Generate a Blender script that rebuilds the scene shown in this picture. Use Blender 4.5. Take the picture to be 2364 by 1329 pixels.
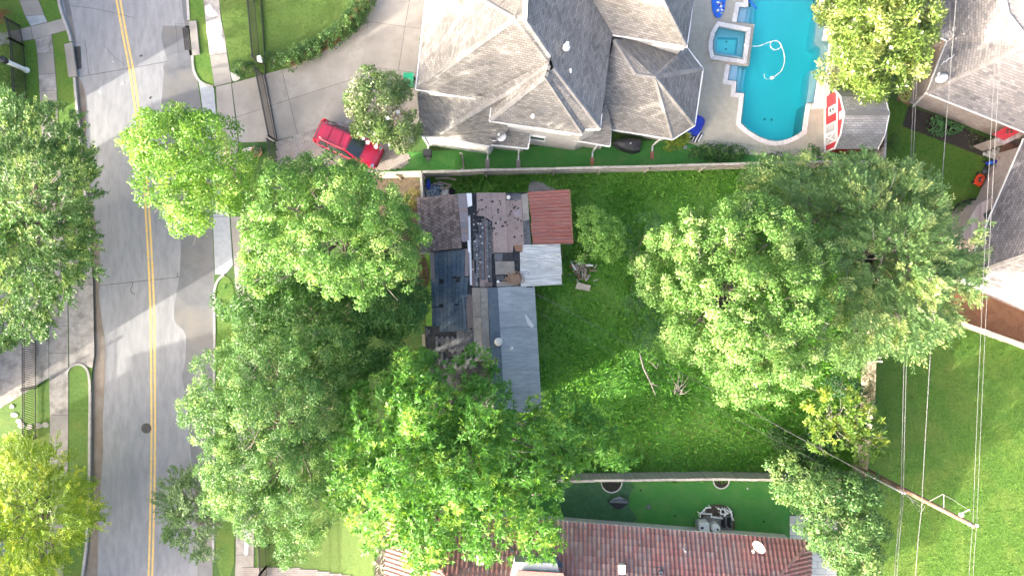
import bpy, math, random
import numpy as np
from mathutils import Vector, Matrix
from mathutils.geometry import tessellate_polygon

# ------------------------------------------------------------------ camera, sky, sun
for o in list(bpy.data.objects):
    bpy.data.objects.remove(o, do_unlink=True)
scene = bpy.context.scene
COL = scene.collection
H = 46.6            # flying height of the drone in metres
F = 1584.0          # focal length in photo pixels (photo is 2364 wide)

cd = bpy.data.cameras.new('camera')
cam = bpy.data.objects.new('camera', cd)
COL.objects.link(cam)
cam.location = (0, 0, H)
cam.rotation_euler = (0, 0, 0)
cd.sensor_width = 36
cd.lens = 36 * F / 2364
cd.clip_end = 1000
scene.camera = cam

SUN_EL = math.radians(13.5)
SUN_TO = Vector((0.86, 0.51, 0)).normalized()      # the way the light travels over the ground
w = bpy.data.worlds.new('World')
scene.world = w
w.use_nodes = True
nt = w.node_tree
sky = nt.nodes.new('ShaderNodeTexSky')
sky.sky_type = 'NISHITA'
sky.sun_disc = False
sky.sun_elevation = SUN_EL
sky.sun_rotation = math.atan2(-SUN_TO.x, -SUN_TO.y)
sky.air_density = 0.45
sky.dust_density = 8.0
sky.ozone_density = 0.3
bg = nt.nodes['Background']
nt.links.new(sky.outputs[0], bg.inputs[0])
bg.inputs[1].default_value = 0.15
sl = bpy.data.lights.new('sun', 'SUN')
sl.energy = 2.0
sl.angle = math.radians(0.6)
sl.color = (1.0, 0.92, 0.78)
so = bpy.data.objects.new('sun', sl)
COL.objects.link(so)
so.location = (-60, -40, 60)
so.rotation_euler = Vector((SUN_TO.x * math.cos(SUN_EL), SUN_TO.y * math.cos(SUN_EL), -math.sin(SUN_EL))).to_track_quat('-Z', 'Y').to_euler()
vs = scene.view_settings
vs.view_transform = 'Standard'
vs.look = 'None'
vs.exposure = 3.2
vs.gamma = 1
vs.use_curve_mapping = False

random.seed(7)
RNG = np.random.default_rng(11)
G = 0.12            # height of the yards above the roadway


def P(px, py, z=0.0):
    k = (H - z) / F
    return Vector(((px - 1182) * k, (664.5 - py) * k, z))


def L(px, z=0.0):
    return px * (H - z) / F


def PL(pts, z):
    return [P(x, y, z) for x, y in pts]


# ------------------------------------------------------------------ materials
MATS = {}


def mat(name, c1, c2=None, scale=4, rough=.85, bump=0, bscale=None, c3=None, s3=.5, a3=.6, rnd=0, metal=0, spec=.3,
        stretch=None, lo=.35, hi=.65, detail=7, coat=0, uv=False):
    m = bpy.data.materials.new(name)
    m.use_nodes = True
    n = m.node_tree.nodes
    l = m.node_tree.links
    b = n['Principled BSDF']
    b.inputs['Roughness'].default_value = rough
    b.inputs['Metallic'].default_value = metal
    b.inputs['Specular IOR Level'].default_value = spec
    b.inputs['Coat Weight'].default_value = coat
    b.inputs['Base Color'].default_value = (*c1, 1)
    tc = n.new('ShaderNodeTexCoord')
    src = tc.outputs['UV' if uv else 'Object']
    if stretch:
        mp = n.new('ShaderNodeMapping')
        mp.inputs['Scale'].default_value = stretch
        l.new(src, mp.inputs[0])
        src = mp.outputs[0]
    out = None
    if c2 is not None:
        nz = n.new('ShaderNodeTexNoise')
        nz.inputs['Scale'].default_value = scale
        nz.inputs['Detail'].default_value = detail
        nz.inputs['Roughness'].default_value = .65
        l.new(src, nz.inputs['Vector'])
        cr = n.new('ShaderNodeValToRGB')
        cr.color_ramp.elements[0].position = lo
        cr.color_ramp.elements[1].position = hi
        cr.color_ramp.elements[0].color = (*c1, 1)
        cr.color_ramp.elements[1].color = (*c2, 1)
        l.new(nz.outputs[0], cr.inputs[0])
        out = cr.outputs[0]
    if c3 is not None:
        nz = n.new('ShaderNodeTexNoise')
        nz.inputs['Scale'].default_value = s3
        nz.inputs['Detail'].default_value = 5
        nz.inputs['Roughness'].default_value = .6
        l.new(src, nz.inputs['Vector'])
        mr = n.new('ShaderNodeMapRange')
        mr.inputs[1].default_value = .45
        mr.inputs[2].default_value = .68
        mr.inputs[3].default_value = 0
        mr.inputs[4].default_value = a3
        l.new(nz.outputs[0], mr.inputs[0])
        mx = n.new('ShaderNodeMixRGB')
        l.new(mr.outputs[0], mx.inputs[0])
        mx.inputs[1].default_value = (*c1, 1)
        mx.inputs[2].default_value = (*c3, 1)
        if out:
            l.new(out, mx.inputs[1])
        out = mx.outputs[0]
    if rnd:
        oi = n.new('ShaderNodeObjectInfo')
        mr = n.new('ShaderNodeMapRange')
        mr.inputs[3].default_value = 1 - rnd
        mr.inputs[4].default_value = 1 + rnd
        l.new(oi.outputs['Random'], mr.inputs[0])
        hs = n.new('ShaderNodeHueSaturation')
        hs.inputs['Color'].default_value = (*c1, 1)
        l.new(mr.outputs[0], hs.inputs['Value'])
        if out:
            l.new(out, hs.inputs['Color'])
        out = hs.outputs[0]
    if out:
        l.new(out, b.inputs['Base Color'])
    if bump:
        nz = n.new('ShaderNodeTexNoise')
        nz.inputs['Scale'].default_value = bscale or scale * 3
        nz.inputs['Detail'].default_value = 5
        l.new(src, nz.inputs['Vector'])
        bp = n.new('ShaderNodeBump')
        bp.inputs['Strength'].default_value = 1
        bp.inputs['Distance'].default_value = bump
        l.new(nz.outputs[0], bp.inputs['Height'])
        l.new(bp.outputs[0], b.inputs['Normal'])
    MATS[name] = m
    return m


def shingle_mat(name, cols, tab=(.30, .14), mortar=(.12, .12, .12), rough=.9, bump=.012):
    """asphalt shingle courses in UV metres, every tab with its own tone"""
    m = bpy.data.materials.new(name)
    m.use_nodes = True
    n = m.node_tree.nodes
    l = m.node_tree.links
    b = n['Principled BSDF']
    b.inputs['Roughness'].default_value = rough
    b.inputs['Specular IOR Level'].default_value = .25
    tc = n.new('ShaderNodeTexCoord')
    br = n.new('ShaderNodeTexBrick')
    br.inputs['Scale'].default_value = 1
    br.inputs['Brick Width'].default_value = tab[0]
    br.inputs['Row Height'].default_value = tab[1]
    br.inputs['Mortar Size'].default_value = .012
    br.inputs['Mortar Smooth'].default_value = .3
    br.inputs['Bias'].default_value = 0
    br.inputs['Color1'].default_value = (0, 0, 0, 1)
    br.inputs['Color2'].default_value = (1, 1, 1, 1)
    br.inputs['Mortar'].default_value = (.5, .5, .5, 1)
    br.squash = 1
    l.new(tc.outputs['UV'], br.inputs['Vector'])
    cr = n.new('ShaderNodeValToRGB')
    e = cr.color_ramp.elements
    e[0].color = (*cols[0], 1)
    e[1].color = (*cols[-1], 1)
    for i, c in enumerate(cols[1:-1]):
        k = e.new((i + 1) / (len(cols) - 1))
        k.color = (*c, 1)
    l.new(br.outputs['Color'], cr.inputs[0])
    nz = n.new('ShaderNodeTexNoise')
    nz.inputs['Scale'].default_value = .7
    nz.inputs['Detail'].default_value = 7
    l.new(tc.outputs['UV'], nz.inputs['Vector'])
    mr = n.new('ShaderNodeMapRange')
    mr.inputs[1].default_value = .3
    mr.inputs[2].default_value = .7
    mr.inputs[3].default_value = .82
    mr.inputs[4].default_value = 1.15
    l.new(nz.outputs[0], mr.inputs[0])
    hs = n.new('ShaderNodeHueSaturation')
    l.new(cr.outputs[0], hs.inputs['Color'])
    l.new(mr.outputs[0], hs.inputs['Value'])
    mx = n.new('ShaderNodeMixRGB')
    mx.inputs[2].default_value = (*mortar, 1)
    l.new(br.outputs['Fac'], mx.inputs[0])
    l.new(hs.outputs[0], mx.inputs[1])
    l.new(mx.outputs[0], b.inputs['Base Color'])
    bp = n.new('ShaderNodeBump')
    bp.inputs['Distance'].default_value = bump
    bp.invert = True
    l.new(br.outputs['Fac'], bp.inputs['Height'])
    l.new(bp.outputs[0], b.inputs['Normal'])
    MATS[name] = m
    return m


def leaf_mat(name, rough=.5, trans=.35, spec=.35):
    """leaf colour comes from a per-leaf colour attribute"""
    m = bpy.data.materials.new(name)
    m.use_nodes = True
    n = m.node_tree.nodes
    l = m.node_tree.links
    b = n['Principled BSDF']
    b.inputs['Roughness'].default_value = rough
    b.inputs['Specular IOR Level'].default_value = spec
    at = n.new('ShaderNodeAttribute')
    at.attribute_name = 'col'
    l.new(at.outputs['Color'], b.inputs['Base Color'])
    tr = n.new('ShaderNodeBsdfTranslucent')
    hs = n.new('ShaderNodeHueSaturation')
    hs.inputs['Hue'].default_value = .48
    hs.inputs['Saturation'].default_value = 1.1
    hs.inputs['Value'].default_value = 1.5
    l.new(at.outputs['Color'], hs.inputs['Color'])
    l.new(hs.outputs[0], tr.inputs['Color'])
    mx = n.new('ShaderNodeMixShader')
    mx.inputs[0].default_value = trans
    l.new(b.outputs[0], mx.inputs[1])
    l.new(tr.outputs[0], mx.inputs[2])
    l.new(mx.outputs[0], n['Material Output'].inputs[0])
    MATS[name] = m
    return m


leaf_mat('leaf')
leaf_mat('leaf_gloss', rough=.32, trans=.22, spec=.5)
mat('road', (.21, .215, .225), (.275, .28, .29), scale=2.2, c3=(.175, .18, .19), s3=.42, a3=.45, bump=.004, bscale=30, rough=.9, stretch=(1.3, .35, 1))
mat('wet', (.105, .11, .12), (.15, .155, .16), scale=.8, c3=(.19, .17, .135), s3=.25, a3=.7, rough=.38, spec=.5)
mat('wet_brown', (.135, .105, .08), (.185, .155, .125), scale=1.2, c3=(.22, .205, .185), s3=.4, a3=.5, rough=.5)
mat('concrete', (.245, .23, .207), (.32, .302, .275), scale=2, c3=(.17, .158, .145), s3=.5, a3=.55, bump=.004, bscale=30, rnd=.06)
mat('concrete_old', (.27, .255, .235), (.36, .34, .315), scale=3, c3=(.13, .12, .11), s3=1.3, a3=.75, bump=.004, bscale=30, rnd=.06)
mat('concrete_blue', (.27, .29, .31), (.345, .365, .385), scale=3, bump=.003, bscale=30, rnd=.05)
mat('concrete_pale', (.50, .51, .515), (.60, .60, .595), scale=4, bump=.003, bscale=30, rnd=.04)
mat('deck', (.40, .37, .30), (.47, .44, .36), scale=3, c3=(.33, .305, .25), s3=.4, a3=.6, bump=.004, bscale=40)
mat('kerb', (.33, .32, .30), (.44, .425, .40), scale=5, c3=(.22, .21, .19), s3=1.2, a3=.6, bump=.004)
mat('yellow_paint', (.62, .40, .08), (.72, .50, .16), scale=5, c3=(.42, .36, .24), s3=3, a3=.7, rough=.7)
mat('joint', (.05, .05, .05), (.09, .085, .08), scale=5)
mat('grass_dark', (.035, .085, .018), (.065, .14, .03), scale=7, c3=(.09, .13, .04), s3=.6, a3=.5, bump=.04, bscale=40, rough=.8)
mat('lawn', (.055, .13, .015), (.095, .195, .025), scale=5, c3=(.145, .205, .036), s3=.45, a3=.8, bump=.05, bscale=35, rough=.75)
mat('lawn_pale', (.07, .13, .022), (.105, .18, .032), scale=6, c3=(.13, .185, .042), s3=.5, a3=.5, bump=.04, bscale=40, rough=.75)
mat('turf', (.058, .235, .045), (.082, .28, .06), scale=9, c3=(.13, .28, .075), s3=.9, a3=.7, bump=.015, bscale=60, rough=.8)
mat('turf_worn', (.05, .14, .055), (.09, .19, .095), scale=3, c3=(.045, .12, .045), s3=1, a3=.5, bump=.015, bscale=60, rough=.8)
mat('weeds', (.065, .20, .025), (.125, .30, .045), scale=3, c3=(.16, .27, .055), s3=.35, a3=.8, bump=.06, bscale=20, rough=.8)
mat('soil', (.07, .055, .04), (.14, .11, .08), scale=6, c3=(.20, .15, .10), s3=1.5, a3=.5, bump=.04, bscale=20)
mat('mulch_dark', (.030, .025, .022), (.07, .06, .05), scale=14, bump=.05, bscale=25)
mat('mulch_red', (.24, .12, .065), (.36, .20, .115), scale=12, c3=(.16, .08, .045), s3=2, a3=.5, bump=.04, bscale=30)
mat('gravel', (.36, .34, .31), (.62, .60, .56), scale=30, bump=.03, bscale=30)
mat('iron', (.016, .017, .019), (.03, .03, .033), scale=8, rough=.45, spec=.5)
mat('iron_dark', (.05, .05, .05), (.09, .085, .08), scale=8, rough=.7)
mat('brick_paver', (.27, .235, .215), (.40, .36, .335), scale=2.2, c3=(.20, .185, .175), s3=1.1, a3=.6, bump=.003, bscale=40)
mat('paver_joint', (.11, .10, .09), (.16, .15, .13), scale=12)
mat('sandstone', (.55, .53, .47), (.66, .64, .58), scale=3, rnd=.10, bump=.004, bscale=30)
mat('coping', (.66, .62, .58), (.78, .745, .71), scale=7, c3=(.55, .50, .46), s3=3, a3=.5, rnd=.08, bump=.004)
mat('plaster_pool', (.66, .86, .88), (.74, .90, .92), scale=14, rough=.7)
mat('plaster_step', (.50, .66, .78), (.55, .71, .82), scale=14, rough=.7)
mat('white_paint', (.74, .74, .73), (.82, .82, .81), scale=5, rough=.5, c3=(.60, .59, .57), s3=1.2, a3=.4)
mat('white_plastic', (.78, .78, .77), (.84, .84, .83), scale=5, rough=.35)
mat('grey_plastic', (.35, .36, .37), (.42, .43, .44), scale=5, rough=.4)
mat('cream', (.60, .58, .53), (.70, .68, .63), scale=4, c3=(.50, .47, .42), s3=2, a3=.4)
mat('pink_brick', (.42, .335, .30), (.58, .49, .45), scale=9, c3=(.34, .26, .23), s3=4, a3=.6, bump=.01, bscale=30)
mat('grey_brick', (.44, .42, .40), (.58, .56, .53), scale=9, c3=(.36, .33, .30), s3=4, a3=.6, bump=.01, bscale=30)
mat('red_brick', (.33, .14, .09), (.42, .21, .14), scale=9, rnd=.15, bump=.005)
mat('red_paint', (.46, .035, .045), (.54, .05, .06), scale=3, rough=.55)
mat('patio', (.38, .215, .165), (.46, .28, .22), scale=5, c3=(.32, .17, .13), s3=1, a3=.5, bump=.004, rnd=.05)
mat('wood_grey', (.30, .28, .25), (.44, .42, .385), scale=5, stretch=(2, 2, 2), c3=(.20, .185, .16), s3=1.3, a3=.6, rnd=.16)
mat('wood_pale', (.48, .42, .33), (.60, .54, .45), scale=5, c3=(.36, .30, .23), s3=1.5, a3=.6, rnd=.15)
mat('wood_brown', (.20, .11, .07), (.28, .17, .11), scale=6, rnd=.12)
mat('wood_fence', (.34, .28, .215), (.46, .39, .31), scale=6, c3=(.22, .185, .15), s3=1.5, a3=.6, rnd=.18)
mat('bark', (.15, .125, .10), (.26, .225, .19), scale=9, bump=.03, bscale=14)
mat('bark_pale', (.17, .155, .135), (.25, .23, .205), scale=9, bump=.02, bscale=14)
mat('pole_wood', (.10, .06, .042), (.18, .125, .09), scale=6, stretch=(3, 3, .5), c3=(.24, .20, .16), s3=1, a3=.5)
mat('galv', (.50, .52, .54), (.62, .64, .65), scale=6, rough=.45, metal=.3)
mat('wire', (.10, .103, .106), (.16, .163, .166), scale=3, rough=.5)
mat('wire_dark', (.07, .075, .08), (.12, .12, .125), scale=3, rough=.5)
mat('car_red', (.33, .003, .035), (.37, .005, .045), scale=2, rough=.28, coat=1, spec=.5)
mat('car_glass', (.02, .028, .032), (.03, .04, .045), scale=2, rough=.06, spec=.8)
mat('black_plastic', (.018, .018, .02), (.03, .03, .032), scale=6, rough=.5)
mat('tyre', (.02, .02, .02), (.035, .035, .035), scale=9, rough=.85)
mat('chrome', (.55, .56, .57), (.65, .66, .67), scale=5, rough=.25, metal=.9)
mat('lamp_red', (.35, .01, .01), (.42, .015, .015), scale=5, rough=.2, spec=.6)
mat('tarp_black', (.035, .038, .045), (.06, .064, .072), scale=4, rough=.55, bump=.03, bscale=6)
mat('blue_plastic', (.012, .03, .30), (.02, .05, .42), scale=3, rough=.45)
mat('blue_bright', (.02, .12, .55), (.03, .18, .65), scale=3, rough=.4)
mat('tarp_blue', (.06, .12, .20), (.42, .50, .58), scale=5, rough=.5, bump=.05, bscale=8, lo=.40, hi=.6)
mat('bin_green', (.01, .22, .12), (.015, .27, .15), scale=3, rough=.5)
mat('mower_orange', (.55, .05, .02), (.62, .075, .025), scale=3, rough=.4)
mat('hose', (.45, .55, .16), (.55, .64, .22), scale=3, rough=.5)
mat('petal', (.82, .80, .72), (.86, .84, .78), scale=6, rough=.6)
mat('glass', (.05, .065, .06), (.085, .10, .09), scale=2, rough=.08, spec=.7)
mat('terracotta', (.42, .18, .09), (.50, .24, .13), scale=8, rough=.85)
mat('net', (.20, .22, .23), (.30, .32, .33), scale=12, rough=.8)
mat('stone_flag', (.30, .285, .255), (.40, .38, .34), scale=5, rnd=.1, bump=.01)
# old house roofing
mat('shingle_brown', (.155, .12, .115), (.215, .175, .165), scale=12, rnd=.38, c3=(.14, .11, .10), s3=2, a3=.5, bump=.004, bscale=60)
mat('roll_brown', (.245, .19, .175), (.30, .24, .22), scale=5, c3=(.19, .155, .15), s3=.9, a3=.55, rnd=.08, bump=.004, bscale=40)
mat('roll_purple', (.21, .19, .205), (.26, .235, .25), scale=5, rnd=.2, c3=(.28, .20, .18), s3=1.5, a3=.4)
mat('slate_blue', (.036, .062, .095), (.062, .098, .140), scale=5, c3=(.15, .17, .17), s3=.8, a3=.45, rnd=.16, bump=.004, bscale=40)
mat('slate_grey', (.085, .09, .10), (.14, .145, .155), scale=6, c3=(.045, .05, .058), s3=1.6, a3=.7, rnd=.25, bump=.006, bscale=40)
mat('felt_black', (.018, .02, .024), (.042, .045, .052), scale=5, c3=(.07, .07, .075), s3=1.5, a3=.4, bump=.01)
mat('shingle_tan', (.215, .20, .175), (.285, .265, .235), scale=8, c3=(.15, .14, .125), s3=1.4, a3=.6, rnd=.12, bump=.004, bscale=40)
mat('metal_blue', (.255, .285, .30), (.36, .39, .40), scale=3, stretch=(.5, 3, 1), c3=(.20, .23, .25), s3=.5, a3=.6, rough=.5, metal=.25, rnd=.05)
mat('strip_blue', (.075, .105, .13), (.11, .14, .17), scale=3, c3=(.15, .17, .18), s3=1, a3=.4, rough=.7)
mat('metal_red', (.25, .085, .07), (.33, .145, .12), scale=2, stretch=(.6, 5, 1), c3=(.24, .165, .15), s3=1.2, a3=.65, rough=.6, rnd=.08)
mat('metal_white', (.34, .37, .38), (.62, .64, .64), scale=1.6, stretch=(.5, 5, 1), c3=(.36, .36, .35), s3=1.2, a3=.5, rough=.5, rnd=.05)
mat('flake', (.22, .22, .225), (.42, .42, .42), scale=8)
mat('dead_leaf', (.20, .13, .085), (.32, .23, .16), scale=12)
mat('old_wall', (.30, .28, .26), (.42, .39, .36), scale=4, c3=(.22, .19, .17), s3=1.5, a3=.6)
# clay tiles
for nm, a, b_ in (('tile_red', (.27, .12, .108), (.33, .16, .145)), ('tile_dusty', (.265, .145, .132), (.32, .185, .17)),
                  ('tile_grey', (.25, .165, .152), (.30, .21, .195)), ('tile_dark', (.22, .12, .11), (.27, .155, .142))):
    mat(nm, a, b_, scale=5, rough=.75, rnd=.12, c3=(.20, .15, .14), s3=2, a3=.35)
shingle_mat('roof_grey', [(.17, .16, .148), (.215, .204, .19), (.25, .238, .22), (.285, .27, .248), (.19, .182, .172)], mortar=(.14, .135, .128))
shingle_mat('roof_dusk', [(.20, .188, .188), (.26, .245, .24), (.31, .29, .275), (.16, .152, .156)], tab=(.36, .16), mortar=(.15, .145, .145))
shingle_mat('roof_dusk_shaded', [(.13, .125, .135), (.18, .17, .18), (.22, .205, .21), (.11, .105, .115)], tab=(.36, .16), mortar=(.07, .07, .075))  # dusk shingles darkened: shade painted into the south wing's unlit slopes
shingle_mat('shed_shingle', [(.26, .255, .255), (.33, .325, .32), (.38, .37, .365)], tab=(.34, .15), mortar=(.16, .16, .16))
shingle_mat('brick_wall', [(.32, .24, .215), (.40, .32, .29), (.46, .385, .355), (.27, .20, .18)], tab=(.22, .075), mortar=(.42, .39, .36), bump=.006)
shingle_mat('brick_pale', [(.47, .45, .43), (.55, .53, .505), (.60, .58, .555), (.42, .40, .38)], tab=(.22, .075), mortar=(.56, .54, .52), bump=.006)


def water_mat():
    m = bpy.data.materials.new('water')
    m.use_nodes = True
    n = m.node_tree.nodes
    l = m.node_tree.links
    n.remove(n['Principled BSDF'])
    tr = n.new('ShaderNodeBsdfTransparent')
    gl = n.new('ShaderNodeBsdfGlossy')
    gl.inputs['Roughness'].default_value = .04
    fr = n.new('ShaderNodeFresnel')
    fr.inputs[0].default_value = 1.33
    mx = n.new('ShaderNodeMixShader')
    nz = n.new('ShaderNodeTexNoise')
    nz.inputs['Scale'].default_value = 5
    nz.inputs['Detail'].default_value = 4
    tc = n.new('ShaderNodeTexCoord')
    l.new(tc.outputs['Object'], nz.inputs['Vector'])
    bp = n.new('ShaderNodeBump')
    bp.inputs['Distance'].default_value = .03
    l.new(nz.outputs[0], bp.inputs['Height'])
    l.new(bp.outputs[0], gl.inputs['Normal'])
    l.new(bp.outputs[0], fr.inputs['Normal'])
    l.new(fr.outputs[0], mx.inputs[0])
    l.new(tr.outputs[0], mx.inputs[1])
    l.new(gl.outputs[0], mx.inputs[2])
    l.new(mx.outputs[0], n['Material Output'].inputs[0])
    va = n.new('ShaderNodeVolumeAbsorption')
    va.inputs[0].default_value = (.05, .97, .985, 1)
    va.inputs[1].default_value = .75
    l.new(va.outputs[0], n['Material Output'].inputs[1])
    MATS['water'] = m


water_mat()


# ------------------------------------------------------------------ mesh building
def area2(pts):
    return sum(pts[i].x * pts[(i + 1) % len(pts)].y - pts[(i + 1) % len(pts)].x * pts[i].y for i in range(len(pts)))


class MB:
    def __init__(s):
        s.v = []
        s.f = []

    def add(s, vs, fs):
        o = len(s.v)
        s.v += [tuple(x) for x in vs]
        s.f += [tuple(i + o for i in f) for f in fs]
        return s

    def prism(s, top, thick=None, zb=None):
        top = [Vector(p) for p in top]
        if area2(top) < 0:
            top.reverse()
        n = len(top)
        bot = [Vector((p.x, p.y, p.z - thick if zb is None else zb)) for p in top]
        tris = [tuple(t) for t in tessellate_polygon([top])] if n > 4 else [tuple(range(n))]
        fs = []
        for t in tris:
            a, b, c = (top[t[0]], top[t[1]], top[t[2]])
            if (b.x - a.x) * (c.y - a.y) - (b.y - a.y) * (c.x - a.x) < 0:
                t = t[::-1]
            fs.append(t)
            fs.append(tuple(i + n for i in t[::-1]))
        fs += [(i + n, (i + 1) % n + n, (i + 1) % n, i) for i in range(n)]
        return s.add(top + bot, fs)

    def box(s, c, size, rz=0, m=None):
        hx, hy, hz = size[0] / 2, size[1] / 2, size[2] / 2
        vs = [Vector((x, y, z)) for x in (-hx, hx) for y in (-hy, hy) for z in (-hz, hz)]
        R = m if m is not None else Matrix.Rotation(rz, 3, 'Z')
        vs = [R @ q + Vector(c) for q in vs]
        return s.add(vs, [(0, 1, 3, 2), (4, 6, 7, 5), (0, 4, 5, 1), (2, 3, 7, 6), (0, 2, 6, 4), (1, 5, 7, 3)])

    def beam(s, a, b, wd, ht):
        """box from a to b, wd wide (level), ht high; a and b on its centre line"""
        a, b = Vector(a), Vector(b)
        d = b - a
        ln = d.length
        x = d.normalized()
        y = Vector((0, 0, 1)).cross(x)
        if y.length < 1e-4:
            y = Vector((0, 1, 0))
        y.normalize()
        z = x.cross(y)
        m = Matrix((x, y, z)).transposed()
        return s.box((a + b) / 2, (ln, wd, ht), m=m)

    def tube(s, path, r, n=6, cap=True):
        path = [Vector(p) for p in path]
        k = len(path)
        rs = r if isinstance(r, (list, tuple)) else [r] * k
        vs = []
        ref = None
        for i, p in enumerate(path):
            d = (path[min(i + 1, k - 1)] - path[max(i - 1, 0)])
            d = d.normalized() if d.length > 1e-9 else Vector((0, 0, 1))
            if ref is None:
                ref = d.cross(Vector((0.31, 0.87, 0.2)))
                if ref.length < .1:
                    ref = d.cross(Vector((1, 0, 0)))
            u = (ref - d * ref.dot(d)).normalized()
            ref = u
            v = d.cross(u)
            for j in range(n):
                a = 2 * math.pi * j / n
                vs.append(p + (u * math.cos(a) + v * math.sin(a)) * rs[i])
        fs = [(i * n + j, i * n + (j + 1) % n, (i + 1) * n + (j + 1) % n, (i + 1) * n + j) for i in range(k - 1) for j in range(n)]
        if cap:
            fs.append(tuple(range(n - 1, -1, -1)))
            fs.append(tuple((k - 1) * n + j for j in range(n)))
        return s.add(vs, fs)

    def lathe(s, prof, c, n=16, m=None):
        """profile of (radius, z) turned round the axis through c"""
        c = Vector(c)
        R = m if m is not None else Matrix.Identity(3)
        vs = [c + R @ Vector((r * math.cos(2 * math.pi * j / n), r * math.sin(2 * math.pi * j / n), z)) for r, z in prof for j in range(n)]
        fs = [(i * n + j, i * n + (j + 1) % n, (i + 1) * n + (j + 1) % n, (i + 1) * n + j) for i in range(len(prof) - 1) for j in range(n)]
        fs.append(tuple(range(n - 1, -1, -1)))
        fs.append(tuple((len(prof) - 1) * n + j for j in range(n)))
        return s.add(vs, fs)

    def loft(s, rings, cap=True):
        n = len(rings[0])
        vs = [p for r in rings for p in r]
        fs = [(i * n + j, i * n + (j + 1) % n, (i + 1) * n + (j + 1) % n, (i + 1) * n + j) for i in range(len(rings) - 1) for j in range(n)]
        if cap:
            fs.append(tuple(range(n - 1, -1, -1)))
            fs.append(tuple((len(rings) - 1) * n + j for j in range(n)))
        return s.add(vs, fs)

    def blob(s, c, r, seed=0, amp=.15, nu=14, nv=9, zmin=None):
        """lumpy closed ellipsoid"""
        rg = random.Random(seed)
        ph = [(rg.uniform(1, 4), rg.uniform(1, 4), rg.uniform(0, 6)) for _ in range(4)]
        vs = []
        for i in range(nv + 1):
            t = math.pi * i / nv
            for j in range(nu):
                a = 2 * math.pi * j / nu
                d = Vector((math.sin(t) * math.cos(a), math.sin(t) * math.sin(a), math.cos(t)))
                k = 1 + amp * sum(math.sin(d.x * p[0] * 2 + d.y * p[1] * 2 + d.z * 3 + p[2]) for p in ph) / 4
                q = Vector((d.x * r[0] * k, d.y * r[1] * k, d.z * r[2] * k)) + Vector(c)
                if zmin is not None:
                    q.z = max(q.z, zmin)
                vs.append(q)
        fs = [(i * nu + j, (i + 1) * nu + j, (i + 1) * nu + (j + 1) % nu, i * nu + (j + 1) % nu) for i in range(nv) for j in range(nu)]
        return s.add(vs, fs)


def setp(o, label=None, cat=None, group=None, kind=None):
    if label:
        o['label'] = label
    if cat:
        o['category'] = cat
    if group:
        o['group'] = group
    if kind:
        o['kind'] = kind
    return o


def worigin(o):
    v = Vector((0, 0, 0))
    while o:
        v += o.location
        o = o.parent
    return v


def obj(name, mb, m, parent=None, smooth=False, kind=None):
    """one mesh object; coordinates in mb are world coordinates"""
    me = bpy.data.meshes.new(name)
    arr = np.array(mb.v, dtype=float)
    if parent is not None:
        og = worigin(parent)
        loc = Vector((0, 0, 0))
    else:
        lo, hi = arr.min(0), arr.max(0)
        loc = Vector(((lo[0] + hi[0]) / 2, (lo[1] + hi[1]) / 2, lo[2]))
        og = loc
    me.from_pydata((arr - np.array(og)).tolist(), [], mb.f)
    me.materials.append(MATS[m] if isinstance(m, str) else m)
    if smooth:
        me.polygons.foreach_set('use_smooth', [True] * len(me.polygons))
    me.update()
    o = bpy.data.objects.new(name, me)
    COL.objects.link(o)
    o.location = loc
    if parent is not None:
        o.parent = parent
    if kind:
        o['kind'] = kind
    return o


def tag_obj(name, mb, m, label, cat, group=None, smooth=False):
    return setp(obj(name, mb, m, None, smooth), label, cat, group)


def thing(name, label, cat, loc, group=None):
    o = bpy.data.objects.new(name, None)
    o.empty_display_size = .3
    COL.objects.link(o)
    o.location = loc
    return setp(o, label, cat, group)


def mesh_of(name, mb, m):
    me = bpy.data.meshes.new(name)
    me.from_pydata([tuple(q) for q in mb.v], [], mb.f)
    me.materials.append(MATS[m] if isinstance(m, str) else m)
    me.update()
    return me


def inst(name, me, M, parent):
    """object sharing mesh data, M = world matrix, parents are not rotated"""
    o = bpy.data.objects.new(name, me)
    COL.objects.link(o)
    o.parent = parent
    o.matrix_local = Matrix.Translation(-worigin(parent)) @ M
    return o


def frame(c, x, z=Vector((0, 0, 1)), scale=(1, 1, 1)):
    x = Vector(x).normalized()
    y = Vector(z).cross(x).normalized()
    zz = x.cross(y)
    m = Matrix((x * scale[0], y * scale[1], zz * scale[2])).transposed().to_4x4()
    m.translation = Vector(c)
    return m


def sheet(name, outer, z, m, holes=(), skirt=.25, label_kind='structure', parent=None):
    """level sheet (px outlines or world points) with holes and a skirt round its rim"""
    loops = [[Vector((q[0], q[1], z)) if isinstance(q, Vector) else P(q[0], q[1], z) for q in lp] for lp in [outer] + list(holes)]
    mb = MB()
    flat = [p for lp in loops for p in lp]
    tr = tessellate_polygon(loops)
    fs = []
    for t in tr:
        a, b, c = flat[t[0]], flat[t[1]], flat[t[2]]
        fs.append(tuple(t) if (b - a).cross(c - a).z > 0 else tuple(t[::-1]))
    mb.add(flat, fs)
    if skirt:
        lp = loops[0]
        if area2(lp) < 0:
            lp = lp[::-1]
        n = len(lp)
        mb.add(lp + [p - Vector((0, 0, skirt)) for p in lp], [(i + n, (i + 1) % n + n, (i + 1) % n, i) for i in range(n)])
    return obj(name, mb, m, parent, kind=None if parent else label_kind)


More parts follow.
